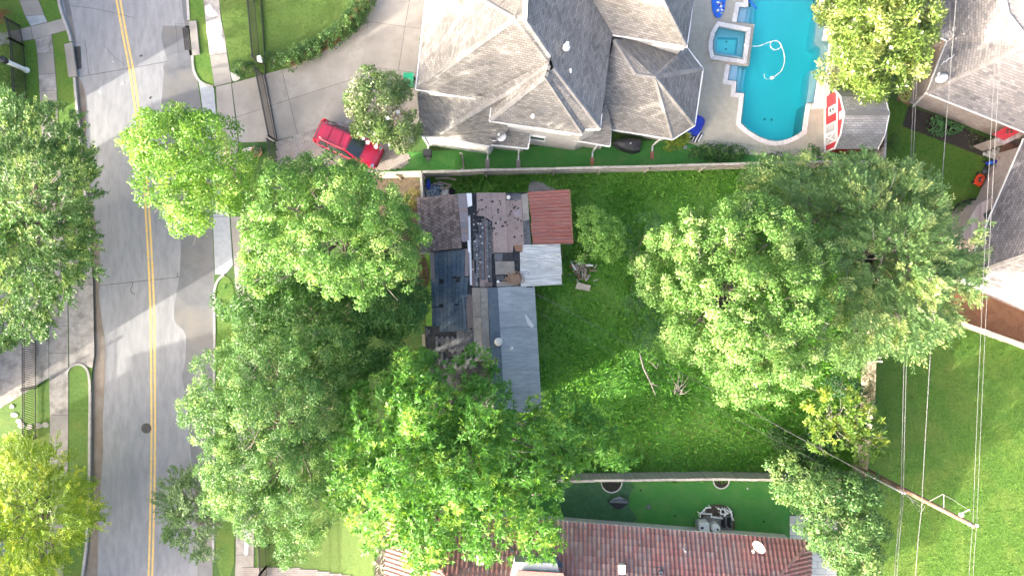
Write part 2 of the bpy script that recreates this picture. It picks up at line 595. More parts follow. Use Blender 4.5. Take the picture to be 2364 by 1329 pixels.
def facet(name, pts, m, parent, thick=.12, up=None, shift=None):
    """sloped roof plane with thickness; UV in metres, v runs up the slope"""
    pts = [Vector(p) for p in pts]
    if area2(pts) < 0:
        pts.reverse()
    nrm = Vector((0, 0, 0))
    for i in range(len(pts)):
        nrm += pts[i].cross(pts[(i + 1) % len(pts)])
    c = sum(pts, Vector()) / len(pts)
    nrm = Vector((0, 0, 0))
    for i in range(len(pts)):
        nrm += (pts[i] - c).cross(pts[(i + 1) % len(pts)] - c)
    nrm.normalize()
    u = Vector((0, 0, 1)).cross(nrm)
    u = u.normalized() if u.length > 1e-3 else Vector((1, 0, 0))
    if up is not None:
        u = Vector(up).cross(nrm).normalized()
    v = nrm.cross(u)
    mb = MB().prism(pts, thick)
    o = obj(name, mb, m, parent)
    me = o.data
    uvl = me.uv_layers.new(name='UVMap')
    og = worigin(o)
    for lp in me.loops:
        co = me.vertices[lp.vertex_index].co + og
        uvl.data[lp.index].uv = (co.dot(u) + 50, co.dot(v) + 50)
    return o


def wall_uv(o):
    """brick UV in metres for upright walls"""
    me = o.data
    uvl = me.uv_layers.new(name='UVMap')
    for p in me.polygons:
        t = Vector((-p.normal.y, p.normal.x, 0))
        if t.length < .2:
            t = Vector((1, 0, 0))
        t.normalize()
        for li in p.loop_indices:
            co = me.vertices[me.loops[li].vertex_index].co
            uvl.data[li].uv = (co.dot(t) + 50, co.z + 50)


def offset(pts, d):
    """move a closed world outline inwards by d"""
    pts = [Vector(p) for p in pts]
    if area2(pts) < 0:
        pts.reverse()
    n = len(pts)
    out = []
    for i in range(n):
        a, b, c = pts[i - 1], pts[i], pts[(i + 1) % n]
        e1 = (b - a)
        e1.z = 0
        e1.normalize()
        e2 = (c - b)
        e2.z = 0
        e2.normalize()
        n1 = Vector((-e1.y, e1.x, 0))
        n2 = Vector((-e2.y, e2.x, 0))
        k = n1 + n2
        if k.length < 1e-3:
            k = n1
        k.normalize()
        s = d / max(.35, k.dot(n1))
        out.append(b + k * s)
    return out


def inside(poly, x, y):
    r = False
    n = len(poly)
    for i in range(n):
        x1, y1 = poly[i][0], poly[i][1]
        x2, y2 = poly[(i + 1) % n][0], poly[(i + 1) % n][1]
        if (y1 > y) != (y2 > y) and x < (x2 - x1) * (y - y1) / (y2 - y1) + x1:
            r = not r
    return r


def inside_np(poly, X, Y):
    r = np.zeros(len(X), bool)
    n = len(poly)
    for i in range(n):
        x1, y1 = poly[i][0], poly[i][1]
        x2, y2 = poly[(i + 1) % n][0], poly[(i + 1) % n][1]
        if y1 == y2:
            continue
        c = ((y1 > Y) != (y2 > Y)) & (X < (x2 - x1) * (Y - y1) / (y2 - y1) + x1)
        r ^= c
    return r


# ------------------------------------------------------------------ leaves
def leaf_mesh(name, pos, axis, nrm, ln, wd, col, m, parent=None, fold=.18, kind=None, loc=None, droop=.0):
    """many small leaves as ONE mesh: each a folded rhombus"""
    N = len(pos)
    axis = axis / (np.linalg.norm(axis, axis=1, keepdims=True) + 1e-9)
    side = np.cross(nrm, axis)
    side /= (np.linalg.norm(side, axis=1, keepdims=True) + 1e-9)
    up = np.cross(axis, side)
    ln = ln[:, None]
    wd = wd[:, None]
    v = np.empty((N, 4, 3))
    v[:, 0] = pos
    v[:, 1] = pos + axis * ln * .5 + side * wd * .5 + up * wd * fold
    v[:, 2] = pos + axis * ln - up * ln * droop
    v[:, 3] = pos + axis * ln * .5 - side * wd * .5 + up * wd * fold
    if parent is not None:
        og = np.array(worigin(parent))
        lc = Vector((0, 0, 0))
    else:
        lc = Vector(loc) if loc is not None else Vector((float(pos[:, 0].mean()), float(pos[:, 1].mean()), float(pos[:, 2].min())))
        og = np.array(lc)
    me = bpy.data.meshes.new(name)
    me.vertices.add(4 * N)
    me.vertices.foreach_set('co', (v - og).reshape(-1))
    me.loops.add(4 * N)
    me.loops.foreach_set('vertex_index', np.arange(4 * N, dtype=np.int32))
    me.polygons.add(N)
    me.polygons.foreach_set('loop_start', np.arange(0, 4 * N, 4, dtype=np.int32))
    me.update(calc_edges=True)
    ca = me.color_attributes.new('col', 'FLOAT_COLOR', 'POINT')
    c4 = np.ones((N, 4, 4), dtype=np.float32)
    c4[:, :, :3] = np.clip(col, .003, .9)[:, None, :]
    ca.data.foreach_set('color', c4.reshape(-1))
    me.materials.append(MATS[m])
    o = bpy.data.objects.new(name, me)
    COL.objects.link(o)
    o.location = lc
    if parent is not None:
        o.parent = parent
    if kind:
        o['kind'] = kind
    return o


def unit(a):
    return a / (np.linalg.norm(a, axis=1, keepdims=True) + 1e-9)


def rdirs(rg, n):
    return unit(rg.normal(size=(n, 3)))


def foliage(rg, lobes, leaf, dens, cols, style='round', puff=(.35, .8), gap=.18, shell=(.70, 1.04), inner=.12, low=-.25, pden=2.2):
    """leaf positions, axes, normals, sizes and colours for a crown made of lobes (x,y,z,rx,ry,rz)"""
    lob = np.array(lobes, float)
    PC, PO = [], []
    for k, (x, y, z, rx, ry, rz) in enumerate(lob):
        n = max(8, int(pden * rx * ry * 4.2 / (((puff[0] + puff[1]) / 2) ** 2)))
        d = rdirs(rg, n * 3)
        d = d[d[:, 2] > low][:n]
        s = rg.uniform(shell[0], shell[1], len(d)) * (1 + .10 * np.sin(d[:, 0] * 5 + k * 2.1) * np.cos(d[:, 1] * 6 + k))
        # a share of the sprays sit deeper in the crown
        deep = rg.random(len(d)) < inner
        s[deep] *= rg.uniform(.35, .8, deep.sum())
        p = np.array([x, y, z]) + d * s[:, None] * np.array([rx, ry, rz])
        keep = np.ones(len(p), bool)
        for j, (x2, y2, z2, a, b, c) in enumerate(lob):
            if j != k:
                q = ((p - np.array([x2, y2, z2])) / np.array([a, b, c]))
                keep &= (q ** 2).sum(1) > .50
        PC.append(p[keep])
        PO.append((unit(d / np.array([rx, ry, rz])))[keep])
    PC = np.concatenate(PC)
    PO = np.concatenate(PO)
    # openings: drop sprays where a slow field is low
    fld = (np.sin(PC[:, 0] * 1.9 + PC[:, 2]) + np.sin(PC[:, 1] * 2.2 - PC[:, 0] * .6 + 1.3) + np.sin((PC[:, 0] + PC[:, 1]) * 1.1 + PC[:, 2] * 1.4)) / 3
    keep = fld + rg.normal(0, .28, len(PC)) > np.quantile(fld, gap) - .02
    PC, PO = PC[keep], PO[keep]
    nP = len(PC)
    rp = rg.uniform(puff[0], puff[1], nP)
    tone = rg.random(nP)
    prob = rp ** 2 / (rp ** 2).sum()
    area = sum(l[3] * l[4] for l in lob) * math.pi * .72
    ctr = lob[:, :3].mean(0)
    N = int(dens * area)
    cols = np.array(cols, float)
    if style == 'rosette':
        k = 11
        nt_ = N // k
        idx = rg.choice(nP, nt_, p=prob)
        d = unit(rdirs(rg, nt_) + PO[idx] * .8 + np.array([0, 0, .35]))
        tip = PC[idx] + d * (rp[idx] * rg.uniform(.45, 1, nt_))[:, None]
        tip = np.repeat(tip, k, 0)
        dd = np.repeat(d, k, 0)
        ax = unit(rdirs(rg, nt_ * k) * 1.0 + dd * .75)
        ax[:, 2] -= .12
        pos = tip + ax * .03
        nr = unit(dd + np.array([0, 0, .7]) + rdirs(rg, nt_ * k) * .3)
        idx = np.repeat(idx, k)
        t2 = np.repeat(rg.random(nt_), k)
    elif style == 'feather':
        k = 14
        nt_ = N // k
        idx = rg.choice(nP, nt_, p=prob)
        rad = PC[idx] - ctr
        rad[:, 2] *= .3
        d = unit(unit(rad) * 1.0 + rdirs(rg, nt_) * .55 + np.array([0, 0, .12]))
        base = PC[idx] + rdirs(rg, nt_) * (rp[idx] * rg.uniform(.2, .9, nt_))[:, None]
        tl = rg.uniform(.5, 1.0, nt_) * leaf[0] * 4.5
        u = np.tile(np.linspace(.1, 1, k), nt_)
        dd = np.repeat(d, k, 0)
        pos = np.repeat(base, k, 0) + dd * (u * np.repeat(tl, k))[:, None]
        pos[:, 2] -= .25 * u ** 2 * np.repeat(tl, k)
        sd = unit(np.cross(dd, np.array([0, 0, 1.]) + rdirs(rg, nt_ * k) * .3))
        sg = np.where(np.arange(nt_ * k) % 2 == 0, 1., -1.)[:, None]
        ax = unit(sd * sg * .8 + dd * .75 + rdirs(rg, nt_ * k) * .25)
        nr = unit(np.array([0, 0, 1.]) + rdirs(rg, nt_ * k) * .55)
        idx = np.repeat(idx, k)
        t2 = np.repeat(rg.random(nt_), k)
    else:
        idx = rg.choice(nP, N, p=prob)
        d = unit(rdirs(rg, N) + PO[idx] * .75 + np.array([0, 0, .3]))
        pos = PC[idx] + d * (rp[idx] * rg.uniform(.25, 1, N) ** .7)[:, None]
        nr = unit(d + rdirs(rg, N) * .7 + np.array([0, 0, .45]))
        ax = unit(np.cross(nr, rdirs(rg, N)) + d * .35)
        t2 = rg.random(N)
    M_ = len(pos)
    ln = leaf[0] * rg.uniform(.65, 1.25, M_)
    wd = leaf[1] * rg.uniform(.7, 1.2, M_)
    t = np.clip(.55 * tone[idx] + .45 * t2, 0, 1)
    col = cols[0] * (1 - t)[:, None] + cols[1] * t[:, None]
    if len(cols) > 2:
        young = (tone[idx] > .80) & (rg.random(M_) < .75)
        col[young] = cols[2]
    col = col * rg.uniform(.75, 1.25, M_)[:, None] * np.array([1.0, .97, 1.3])
    return pos, ax, nr, ln, wd, col, PC


def limbs(mb, base, fork, tips, r0, rg):
    """trunk to the fork, then bent limbs to the given tips"""
    base, fork = Vector(base), Vector(fork)
    mid = (base + fork) / 2 + Vector((rg.normal() * .12, rg.normal() * .12, 0))
    mb.tube([base - Vector((0, 0, .15)), base + Vector((0, 0, .25)), mid, fork], [r0 * 1.35, r0 * 1.05, r0 * .85, r0 * .7], 9)
    for t in tips:
        t = Vector(t)
        d = t - fork
        m1 = fork + d * .35 + Vector((rg.normal() * .25, rg.normal() * .25, abs(rg.normal()) * .25))
        m2 = fork + d * .7 + Vector((rg.normal() * .3, rg.normal() * .3, rg.normal() * .2))
        rr = r0 * rg.uniform(.22, .42)
        mb.tube([fork - Vector((0, 0, .2)), m1, m2, t], [rr, rr * .7, rr * .45, rr * .16], 6)
        for _ in range(3):
            a = m1.lerp(t, rg.uniform(.2, .85))
            e = a + Vector((rg.normal() * .7, rg.normal() * .7, rg.uniform(.0, .8)))
            mb.tube([a, a.lerp(e, .5) + Vector((rg.normal() * .12, rg.normal() * .12, 0)), e], [rr * .34, rr * .22, rr * .07], 5)


def tree(name, label, lobes, leaf, dens, cols, style='round', seed=1, trunk=None, r0=.22, bark='bark', gap=.24, puff=(.28, .66),
         m='leaf', ntips=22, cat='tree', group=None, fold=.18, inner=.12, droop=0., pden=1.5, shell=(.64, 1.08), dz=0., skirt=1.15, twigs=0):
    """lobes in px: (px, py, r_px, z centre, rz metres)"""
    rg = np.random.default_rng(seed)
    wl = []
    for lb in lobes:
        c = P(lb[0], lb[1], lb[3] + dz)
        r = L(lb[2], lb[3] + dz) - puff[1] * .38
        wl.append((c.x, c.y, c.z, max(r, .4), max(r, .4), lb[4]))
    # the crown goes on below its top domes
    for (x, y, z, rx, ry, rz_) in list(wl) if skirt else []:
        zl = max(z - rz_ * skirt, 2.4)
        if z - zl > .6:
            sh = math.hypot(x, y) * (z - zl) / (H - zl)
            ux, uy = x / (math.hypot(x, y) + .01), y / (math.hypot(x, y) + .01)
            rs = max(rx * .92 - sh * .5, rx * .45)
            wl.append((x + ux * sh * .45, y + uy * sh * .45, zl, rs, rs, rz_ * .85))
    a = np.array(wl)
    ctr = a[:, :3].mean(0)
    base = P(trunk[0], trunk[1], G) if trunk else Vector((ctr[0], ctr[1], G))
    root = thing(name, label, cat, base, group)
    pos, ax, nr, ln, wd, col, PC = foliage(rg, wl, leaf, dens, cols, style, puff, gap, inner=inner, pden=pden, shell=shell)
    leaf_mesh('crown', pos, ax, nr, ln, wd, col, m, root, fold, kind='stuff', droop=droop)
    mb = MB()
    fork = Vector((base.x * .6 + ctr[0] * .4, base.y * .6 + ctr[1] * .4, max(1.2, ctr[2] * .45)))
    tips = PC[rg.choice(len(PC), min(ntips, len(PC)), replace=False)]
    limbs(mb, base, fork, tips, r0, rg)
    # bare twig ends showing between the leaf sprays
    for q in PC[rg.choice(len(PC), min(twigs, len(PC)), replace=False)]:
        if q[2] < ctr[2]:
            continue
        q = Vector(q)
        d = (q - fork).normalized()
        a0 = q - d * rg.uniform(.5, 1.0) + Vector((rg.normal() * .2, rg.normal() * .2, -.1))
        e0 = q + d * rg.uniform(.3, .6) + Vector((rg.normal() * .15, rg.normal() * .15, .25))
        mb.tube([a0, q + Vector((rg.normal() * .1, rg.normal() * .1, .12)), e0], [.035, .026, .008], 5)
        e1 = q + Vector((rg.normal() * .45, rg.normal() * .45, .3))
        mb.tube([q + Vector((0, 0, .1)), e1], [.022, .007], 4)
    obj('trunk', mb, bark, root, smooth=True)
    return root


def shrub(name, label, spots, leaf, dens, cols, seed=1, cat='bush', group=None, m='leaf', style='round', gap=.08, puff=(.12, .28), base_z=G):
    """low bush from px blobs (px,py,rx_px,ry_px,height m)"""
    rg = np.random.default_rng(seed)
    wl = []
    for (x, y, rx, ry, h) in spots:
        c = P(x, y, base_z + h * .5)
        wl.append((c.x, c.y, base_z + h * .42, L(rx), L(ry), h * .55))
    a = np.array(wl)
    root = thing(name, label, cat, Vector((a[:, 0].mean(), a[:, 1].mean(), base_z)), group)
    pos, ax, nr, ln, wd, col, PC = foliage(rg, wl, leaf, dens, cols, style, puff, gap, low=-.2, pden=1.2, shell=(.6, 1.0))
    pos[:, 2] = np.maximum(pos[:, 2], base_z + .02)
    leaf_mesh('foliage', pos, ax, nr, ln, wd, col, m, root, .2, kind='stuff')
    mb = MB()
    for w_ in wl:
        for _ in range(4):
            an = rg.uniform(0, 6.28)
            b = Vector((w_[0], w_[1], base_z - .03)) + Vector((rg.normal() * .05, rg.normal() * .05, 0))
            mb.tube([b, b + Vector((math.cos(an) * w_[3] * .4, math.sin(an) * w_[4] * .4, w_[5] * 1.1))], [.02, .008], 5)
    obj('stem', mb, 'bark', root)
    return root


def scatter(name, poly_px, n_per_m2, leaf, cols, seed, z=G, m='leaf', label=None, cat=None, holes=(), tilt=.9, clump=0):
    """ground cover: one object of small upright leaves"""
    rg = np.random.default_rng(seed)
    wp = PL(poly_px, z)
    xs = [p.x for p in wp]
    ys = [p.y for p in wp]
    A = abs(area2(wp)) / 2
    bb = (max(xs) - min(xs)) * (max(ys) - min(ys))
    N = int(n_per_m2 * bb)
    X = rg.uniform(min(xs), max(xs), N)
    Y = rg.uniform(min(ys), max(ys), N)
    k = inside_np(wp, X, Y)
    for h in holes:
        k &= ~inside_np(PL(h, z), X, Y)
    if clump:
        f = np.sin(X * 1.7 + np.sin(Y * 1.3)) + np.sin(Y * 2.1 + np.sin(X * .9) * 1.4) + np.sin((X - Y) * .8)
        k &= rg.random(N) < .55 + clump * f / 3
    X, Y = X[k], Y[k]
    N = len(X)
    pos = np.stack([X, Y, np.full(N, z + .005)], 1)
    ax = unit(rdirs(rg, N) * np.array([1, 1, .3]) + np.array([0, 0, tilt]))
    nr = unit(np.cross(ax, rdirs(rg, N)))
    ln = leaf[0] * rg.uniform(.6, 1.4, N)
    wd = leaf[1] * rg.uniform(.7, 1.3, N)
    cols = np.array(cols)
    f = .5 + .25 * (np.sin(X * .55 + 1.2 * np.sin(Y * .4)) + np.sin(Y * .7 + X * .25)) + rg.normal(0, .22, N)
    t = np.clip(f, 0, 1)[:, None]
    col = (cols[0] * (1 - t) + cols[1] * t) * rg.uniform(.75, 1.25, N)[:, None]
    o = leaf_mesh(name, pos, ax, nr, ln, wd, col, m, None, .1, kind='stuff')
    setp(o, label, cat)
    return o
# ------------------------------------------------------------------ ground, road, kerbs, paving
ROAD_L = [(95, -330), (118, -120), (139, 0), (148, 36), (160, 69), (168, 99), (176, 178), (181, 241), (196, 400), (209, 560), (214, 657), (216, 760), (217, 820),
          (213, 886), (211, 1000), (210, 1100), (206, 1200), (203, 1262), (194, 1329), (182, 1420), (150, 1650)]
ROAD_R = [(400, -330), (424, -120), (433, 0), (437, 48), (445, 130), (456, 181), (470, 271), (484, 400), (491, 501), (496, 634), (495, 762), (494, 900), (493, 1100),
          (492, 1329), (488, 1420), (470, 1650)]
POOL = [(1727, -110), (1727, 16), (1707, 16), (1700, 52), (1741, 57), (1728, 153), (1686, 150), (1680, 185), (1700, 188), (1698, 214), (1718, 216), (1710, 284),
        (1728, 301), (1753, 316), (1775, 324), (1792, 326), (1808, 324), (1825, 319), (1841, 311), (1853, 302), (1857, 270), (1862, 239), (1879, 239), (1884, 205), (1890, 169), (1908, 163), (1917, 92), (1899, 90),
        (1909, 20), (1894, 18), (1897, -110)]
SPA_OUT = [(1656, 50), (1741, 57), (1728, 153), (1640, 138), (1634, 118), (1634, 95), (1640, 72)]
SPA_IN = [(1661, 60), (1724, 72), (1715, 137), (1649, 128), (1645, 112), (1646, 94), (1651, 76)]
BIG = [Vector((-160, -160, 0)), Vector((160, -160, 0)), Vector((160, 160, 0)), Vector((-160, 160, 0))]
sheet('ground', BIG, -.10, 'grass_dark', holes=[POOL, SPA_IN], skirt=0)
edgeR = [P(x, y) for x, y in ROAD_R]
edgeL = [P(x, y) for x, y in ROAD_L]
east = [Vector((edgeR[0].x, 120, 0))] + edgeR + [Vector((edgeR[-1].x, -120, 0)), Vector((150, -120, 0)), Vector((150, 120, 0))]
west = [Vector((edgeL[0].x, 120, 0))] + edgeL + [Vector((edgeL[-1].x, -120, 0)), Vector((-150, -120, 0)), Vector((-150, 120, 0))]
sheet('terrain', east, .10, 'grass_dark', holes=[POOL, SPA_IN], skirt=.2)
sheet('terrain', west, .10, 'lawn', skirt=.2)


def ycut(edge, y0, y1):
    """part of an edge polyline between two heights in the picture"""
    def at(y):
        for (x1, a), (x2, b) in zip(edge, edge[1:]):
            if a <= y <= b:
                return (x1 + (x2 - x1) * (y - a) / (b - a), y)
        return edge[0] if y < edge[0][1] else edge[-1]
    return [at(y0)] + [p for p in edge if y0 < p[1] < y1] + [at(y1)]


road = sheet('road', ROAD_L + ROAD_R[::-1], -.03, 'joint', skirt=0)
cuts = [((-330, -330), (178, 132)), ((179.2, 133.2), (660, 630)), ((661.2, 631.2), (1650, 1650))]
for (l0, r0), (l1, r1) in cuts:
    obj('slab', MB().prism(PL(ycut(ROAD_L, l0, l1) + ycut(ROAD_R, r0, r1)[::-1], 0), .03), 'road', road)
# double yellow line
CEN = [(240, -200), (256, -80), (273, 0), (287, 78), (302, 155), (314, 235), (324, 310), (336, 424), (345, 569), (350, 671), (352, 740), (353, 850), (354, 980), (353, 1090), (351, 1187), (347, 1329), (340, 1450)]


def smooth_line(pts, n=8):
    """Catmull-Rom through px points"""
    out = []
    p = [pts[0]] + list(pts) + [pts[-1]]
    for i in range(1, len(p) - 2):
        for k in range(n):
            t = k / n
            q = []
            for c in range(len(pts[0])):
                a, b, d, e = p[i - 1][c], p[i][c], p[i + 1][c], p[i + 2][c]
                q.append(.5 * (2 * b + (d - a) * t + (2 * a - 5 * b + 4 * d - e) * t * t + (3 * b - a - 3 * d + e) * t ** 3))
            out.append(tuple(q))
    out.append(tuple(pts[-1]))
    return out


def strip(px, half, z, off=0.0, px_units=True):
    """ribbon polygon round a px centre line"""
    pts = [P(x, y, z) for x, y in px]
    lft, rgt = [], []
    for i, p in enumerate(pts):
        d = pts[min(i + 1, len(pts) - 1)] - pts[max(i - 1, 0)]
        d.normalize()
        nn = Vector((-d.y, d.x, 0))
        lft.append(p + nn * (off + half))
        rgt.append(p + nn * (off - half))
    return lft, rgt


def ribbon(mb, px, half, z, off=0.0):
    a, b = strip(px, half, z, off)
    n = len(a)
    mb.add(a + b, [(n + i, n + i + 1, i + 1, i) for i in range(n - 1)])
    return mb


sc = smooth_line(CEN, 6)
for off in (.125, -.125):
    obj('yellow_line', ribbon(MB(), sc, .065, .005, off), 'yellow_paint', road)
# damp gutters with their own outline
WET_R = [(376, 60), (373, 90), (385, 138), (377, 152), (378, 168), (375, 211), (373, 250), (385, 350), (405, 450), (415, 535), (417, 576), (414, 637), (405, 691), (402, 715), (403, 739), (412, 752), (423, 762), (429, 779),
         (428, 827), (424, 850), (420, 871), (432, 924), (435, 961), (437, 1010), (445, 1093), (452, 1170), (456, 1280), (454, 1350)]
wr = smooth_line(WET_R, 4)
rr = [(x - 1.5, y) for x, y in ycut(ROAD_R, 60, 1350)]
sheet('wet_patch', wr + rr[::-1], .004, 'wet', skirt=0)
WET_L = [(181, 178), (190, 193), (196, 215), (199, 247), (199, 316), (206, 400), (218, 500), (230, 590), (230, 647), (229, 688), (235, 739), (242, 789), (242, 850), (240, 924), (237, 980), (238, 1040), (233, 1112), (227, 1217), (225, 1350)]
wl_ = smooth_line(WET_L, 4)
sheet('wet_patch', wl_ + [(x + 1, y) for x, y in ycut(ROAD_L, 178, 1350)][::-1], .004, 'wet_brown', skirt=0)
sheet('wet_patch', smooth_line([(141, -30), (152, 30), (163, 66), (171, 97), (176, 97), (170, 60), (165, 30), (158, 0), (152, -30)], 3), .004, 'wet', skirt=0)
sheet('wet_patch', [(417, -30), (431, -30), (436, 50), (443, 128), (438, 128), (427, 60), (423, 40), (419, 0)], .004, 'wet', skirt=0)
# road details: cracks, tar line, manhole
obj('crack', ribbon(MB(), smooth_line([(306, 650), (305, 660), (302, 668), (305, 677), (309, 676), (311, 681)], 4), .022, .006), 'joint', road)
obj('crack', ribbon(MB(), smooth_line([(409, 629), (410, 636), (408, 640)], 3), .02, .006), 'joint', road)
obj('crack', ribbon(MB(), smooth_line([(165, 14), (215, 20), (262, 30), (310, 42)], 4), .012, .005), 'joint', road)
obj('crack', ribbon(MB(), smooth_line([(240, 105), (262, 130), (288, 150)], 4), .010, .005), 'joint', road)
for q in ([(178, 100), (197, 94), (205, 172)], [(430, 56), (405, 55), (414, 133)]):
    obj('crack', ribbon(MB(), q, .012, .005), 'joint', road)
mc = P(338, 988)
man = thing('manhole_cover', 'round dark iron manhole cover beside the yellow road lines', 'manhole', mc)
obj('cover', MB().lathe([(.30, .001), (.30, .010), (.285, .012)], mc, 28), 'iron_dark', man)
obj('ring', MB().lathe([(.345, .0006), (.345, .007), (.31, .007)], mc, 28), 'joint', man)
for k in range(5):
    for j in range(5):
        if abs(k - 2) + abs(j - 2) < 4:
            obj('stud', MB().box(mc + Vector(((k - 2) * .1, (j - 2) * .1, .015)), (.05, .05, .012)), 'iron', man)
# scraps on the roadway
for k, (x, y) in enumerate([(262, 140), (284, 192), (232, 213), (326, 128), (346, 226)]):
    c = P(x, y)
    mb = MB()
    for q in range(3):
        mb.box(c + Vector((random.uniform(-.08, .08), random.uniform(-.06, .06), .012)), (.12, .08, .012), random.uniform(0, 3))
    tag_obj('litter', mb, 'white_plastic' if k < 3 else 'iron_dark', 'small scrap of litter lying on the grey roadway', 'litter', 'scraps lying on the road')


def kerb(px, name='kerb'):
    """kerb stones laid end to end along a px line"""
    root = bpy.data.objects.new(name, None)
    COL.objects.link(root)
    root.location = P(px[0][0], px[0][1], 0)
    setp(root, kind='structure')
    pts = [P(x, y) for x, y in px]
    for a, b in zip(pts, pts[1:]):
        n = max(1, round((b - a).length / 1.5))
        for i in range(n):
            p, q = a.lerp(b, i / n), a.lerp(b, (i + 1) / n)
            d = (q - p).normalized() * .006
            obj('kerb_stone', MB().beam(p + d + Vector((0, 0, .06)), q - d + Vector((0, 0, .06)), .16, .18), 'kerb', root)
    return root


kerb([(x - 2, y) for x, y in smooth_line([(118, -120), (139, 0), (148, 36), (160, 69), (168, 97)], 3)])
kerb([(x - 2, y) for x, y in smooth_line([(176, 180), (181, 241), (190, 330), (197, 400), (206, 520), (211, 600)], 2)])
kerb(smooth_line([(156, 862), (163, 848), (178, 840), (193, 842), (203, 852), (208, 870), (210, 900), (209, 1000), (208, 1100), (204, 1200), (201, 1262), (192, 1329), (182, 1420)], 3))
kerb([(x + 2, y) for x, y in [(424, -120), (433, 0), (436, 48)]])
kerb(smooth_line([(446, 130), (449, 163), (461, 187), (476, 197), (494, 202)], 3))
kerb(smooth_line([(519, 634), (508, 643), (499, 660), (496, 690), (497, 762), (496, 900), (495, 1100), (494, 1290)], 2))


def slabs(name, polys, m, z=G, gap=.012, base='joint', thick=.05):
    """concrete flatwork: one structure piece with its cast slabs as children"""
    root = bpy.data.objects.new(name, None)
    COL.objects.link(root)
    root.location = P(polys[0][0][0], polys[0][0][1], z)
    setp(root, kind='structure')
    mb = MB()
    for i, pl in enumerate(polys):
        w_ = [P(x, y, z) for x, y in pl]
        mm = m[i % len(m)] if isinstance(m, (list, tuple)) else m
        obj('slab', MB().prism(offset(w_, gap), thick), mm, root)
        mb.prism([Vector((p.x, p.y, z - .012)) for p in w_], .03)
    obj('joint_bed', mb, base, root)
    return root


# west side walks and drive
slabs('sidewalk', [[(30, -60), (76, -60), (88, 0), (44, 0)], [(44, 0), (88, 0), (97, 20), (101, 34), (58, 38)], [(58, 38), (101, 34), (110, 51), (71, 61)]], ['concrete_old', 'concrete', 'concrete_blue'])
slabs('walkway', [[(-90, 92), (0, 76), (14, 74), (14, 103), (0, 106), (-90, 124)], [(14, 74), (71, 61), (76, 91), (14, 103)], [(71, 61), (110, 52), (147, 42), (156, 70), (119, 80), (80, 91), (76, 91)]], 'concrete')
slabs('sidewalk', [[(80, 91), (119, 80), (124, 121), (86, 124)], [(86, 124), (124, 121), (128, 170), (89, 173)], [(89, 173), (128, 170), (131, 208), (91, 211)], [(91, 211), (131, 208), (133, 253), (93, 256)],
                   [(93, 256), (133, 253), (140, 380), (100, 380)], [(100, 380), (140, 380), (150, 520), (106, 520)], [(106, 520), (150, 520), (156, 639), (112, 639)]], ['concrete_old', 'concrete'])
slabs('driveway', [[(-120, 612), (111, 612), (112, 745), (-120, 745)], [(-120, 745), (112, 745), (113, 872), (0, 943), (-120, 1010)], [(112, 640), (156, 640), (157, 752), (112, 752)], [(112, 752), (157, 752), (158, 815), (113, 815)], [(113, 815), (158, 815), (158, 850), (113, 880)],
                   [(158, 600), (212, 600), (215, 657), (157, 660)], [(157, 660), (215, 657), (218, 820), (213, 850), (203, 846), (190, 838), (176, 837), (160, 846)]], 'concrete_old')
slabs('sidewalk', [[(113, 880), (158, 850), (158, 958), (115, 958)], [(115, 958), (158, 958), (157, 1060), (114, 1060)], [(114, 1060), (157, 1060), (154, 1180), (111, 1180)], [(111, 1180), (154, 1180), (149, 1290), (107, 1290)], [(107, 1290), (149, 1290), (140, 1420), (98, 1420)]], ['concrete_old', 'concrete'])
# storm drain inlets
for nm, blk, gr in (('west', [(148, 102), (166, 98), (177, 176), (158, 178)], [(171, 108), (185, 107), (188, 158), (176, 161)]),
                    ('east', [(436, 49), (453, 48), (461, 125), (444, 128)], [(421, 65), (434, 63), (441, 116), (427, 116)])):
    r_ = thing('storm_drain', 'concrete kerb inlet with slotted iron grate %s' % ('beside the walkway crossing' if nm == 'west' else 'next to the lawn strip by the gated drive'), 'drain', P(*blk[0], 0), None)
    obj('inlet_block', MB().prism(PL(blk, .20), .25), 'concrete', r_)
    g4 = PL(gr, .008)
    obj('grate_pit', MB().prism([Vector((p.x, p.y, .009)) for p in g4], .02), 'iron', r_)
    for i in range(12):
        t = (i + .5) / 12
        obj('grate_bar', MB().beam(g4[0].lerp(g4[3], t) + Vector((0, 0, .012)), g4[1].lerp(g4[2], t) + Vector((0, 0, .012)), .035, .02), 'iron_dark', r_)
    for t in (.02, .35, .68, .98):
        obj('grate_bar', MB().beam(g4[0].lerp(g4[1], t) + Vector((0, 0, .014)), g4[3].lerp(g4[2], t) + Vector((0, 0, .014)), .04, .022), 'iron_dark', r_)

# east side walk, apron and gated drive
slabs('sidewalk', [[(462, -90), (500, -90), (506, 0), (469, 0)], [(469, 0), (506, 0), (510, 45), (474, 47)], [(474, 47), (510, 45), (519, 83), (478, 86)], [(478, 86), (519, 83), (524, 124), (484, 128)], [(484, 128), (524, 124), (535, 190), (495, 200)]], ['concrete', 'concrete_old'])
for q in ([(473, 15), (484, 11), (492, 22), (500, 30), (503, 36), (487, 40), (475, 33)], [(476, 51), (508, 46), (511, 80), (507, 84), (480, 86)], [(480, 88), (512, 85), (515, 105), (513, 113), (500, 116), (485, 127)]):
    sheet('worn_patch', smooth_line(q + [q[0]], 3)[:-1], G + .005, 'concrete_pale', skirt=0)
slabs('driveway_apron', [[(458, 184), (476, 199), (494, 203), (501, 285), (472, 282)], [(472, 282), (501, 285), (530, 500), (491, 500), (484, 400)], [(491, 500), (530, 500), (538, 612), (520, 634), (496, 634)]], 'concrete_blue')
Z2 = lambda pts: [(500 + x / 3.322, y / 3.322) for x, y in pts]
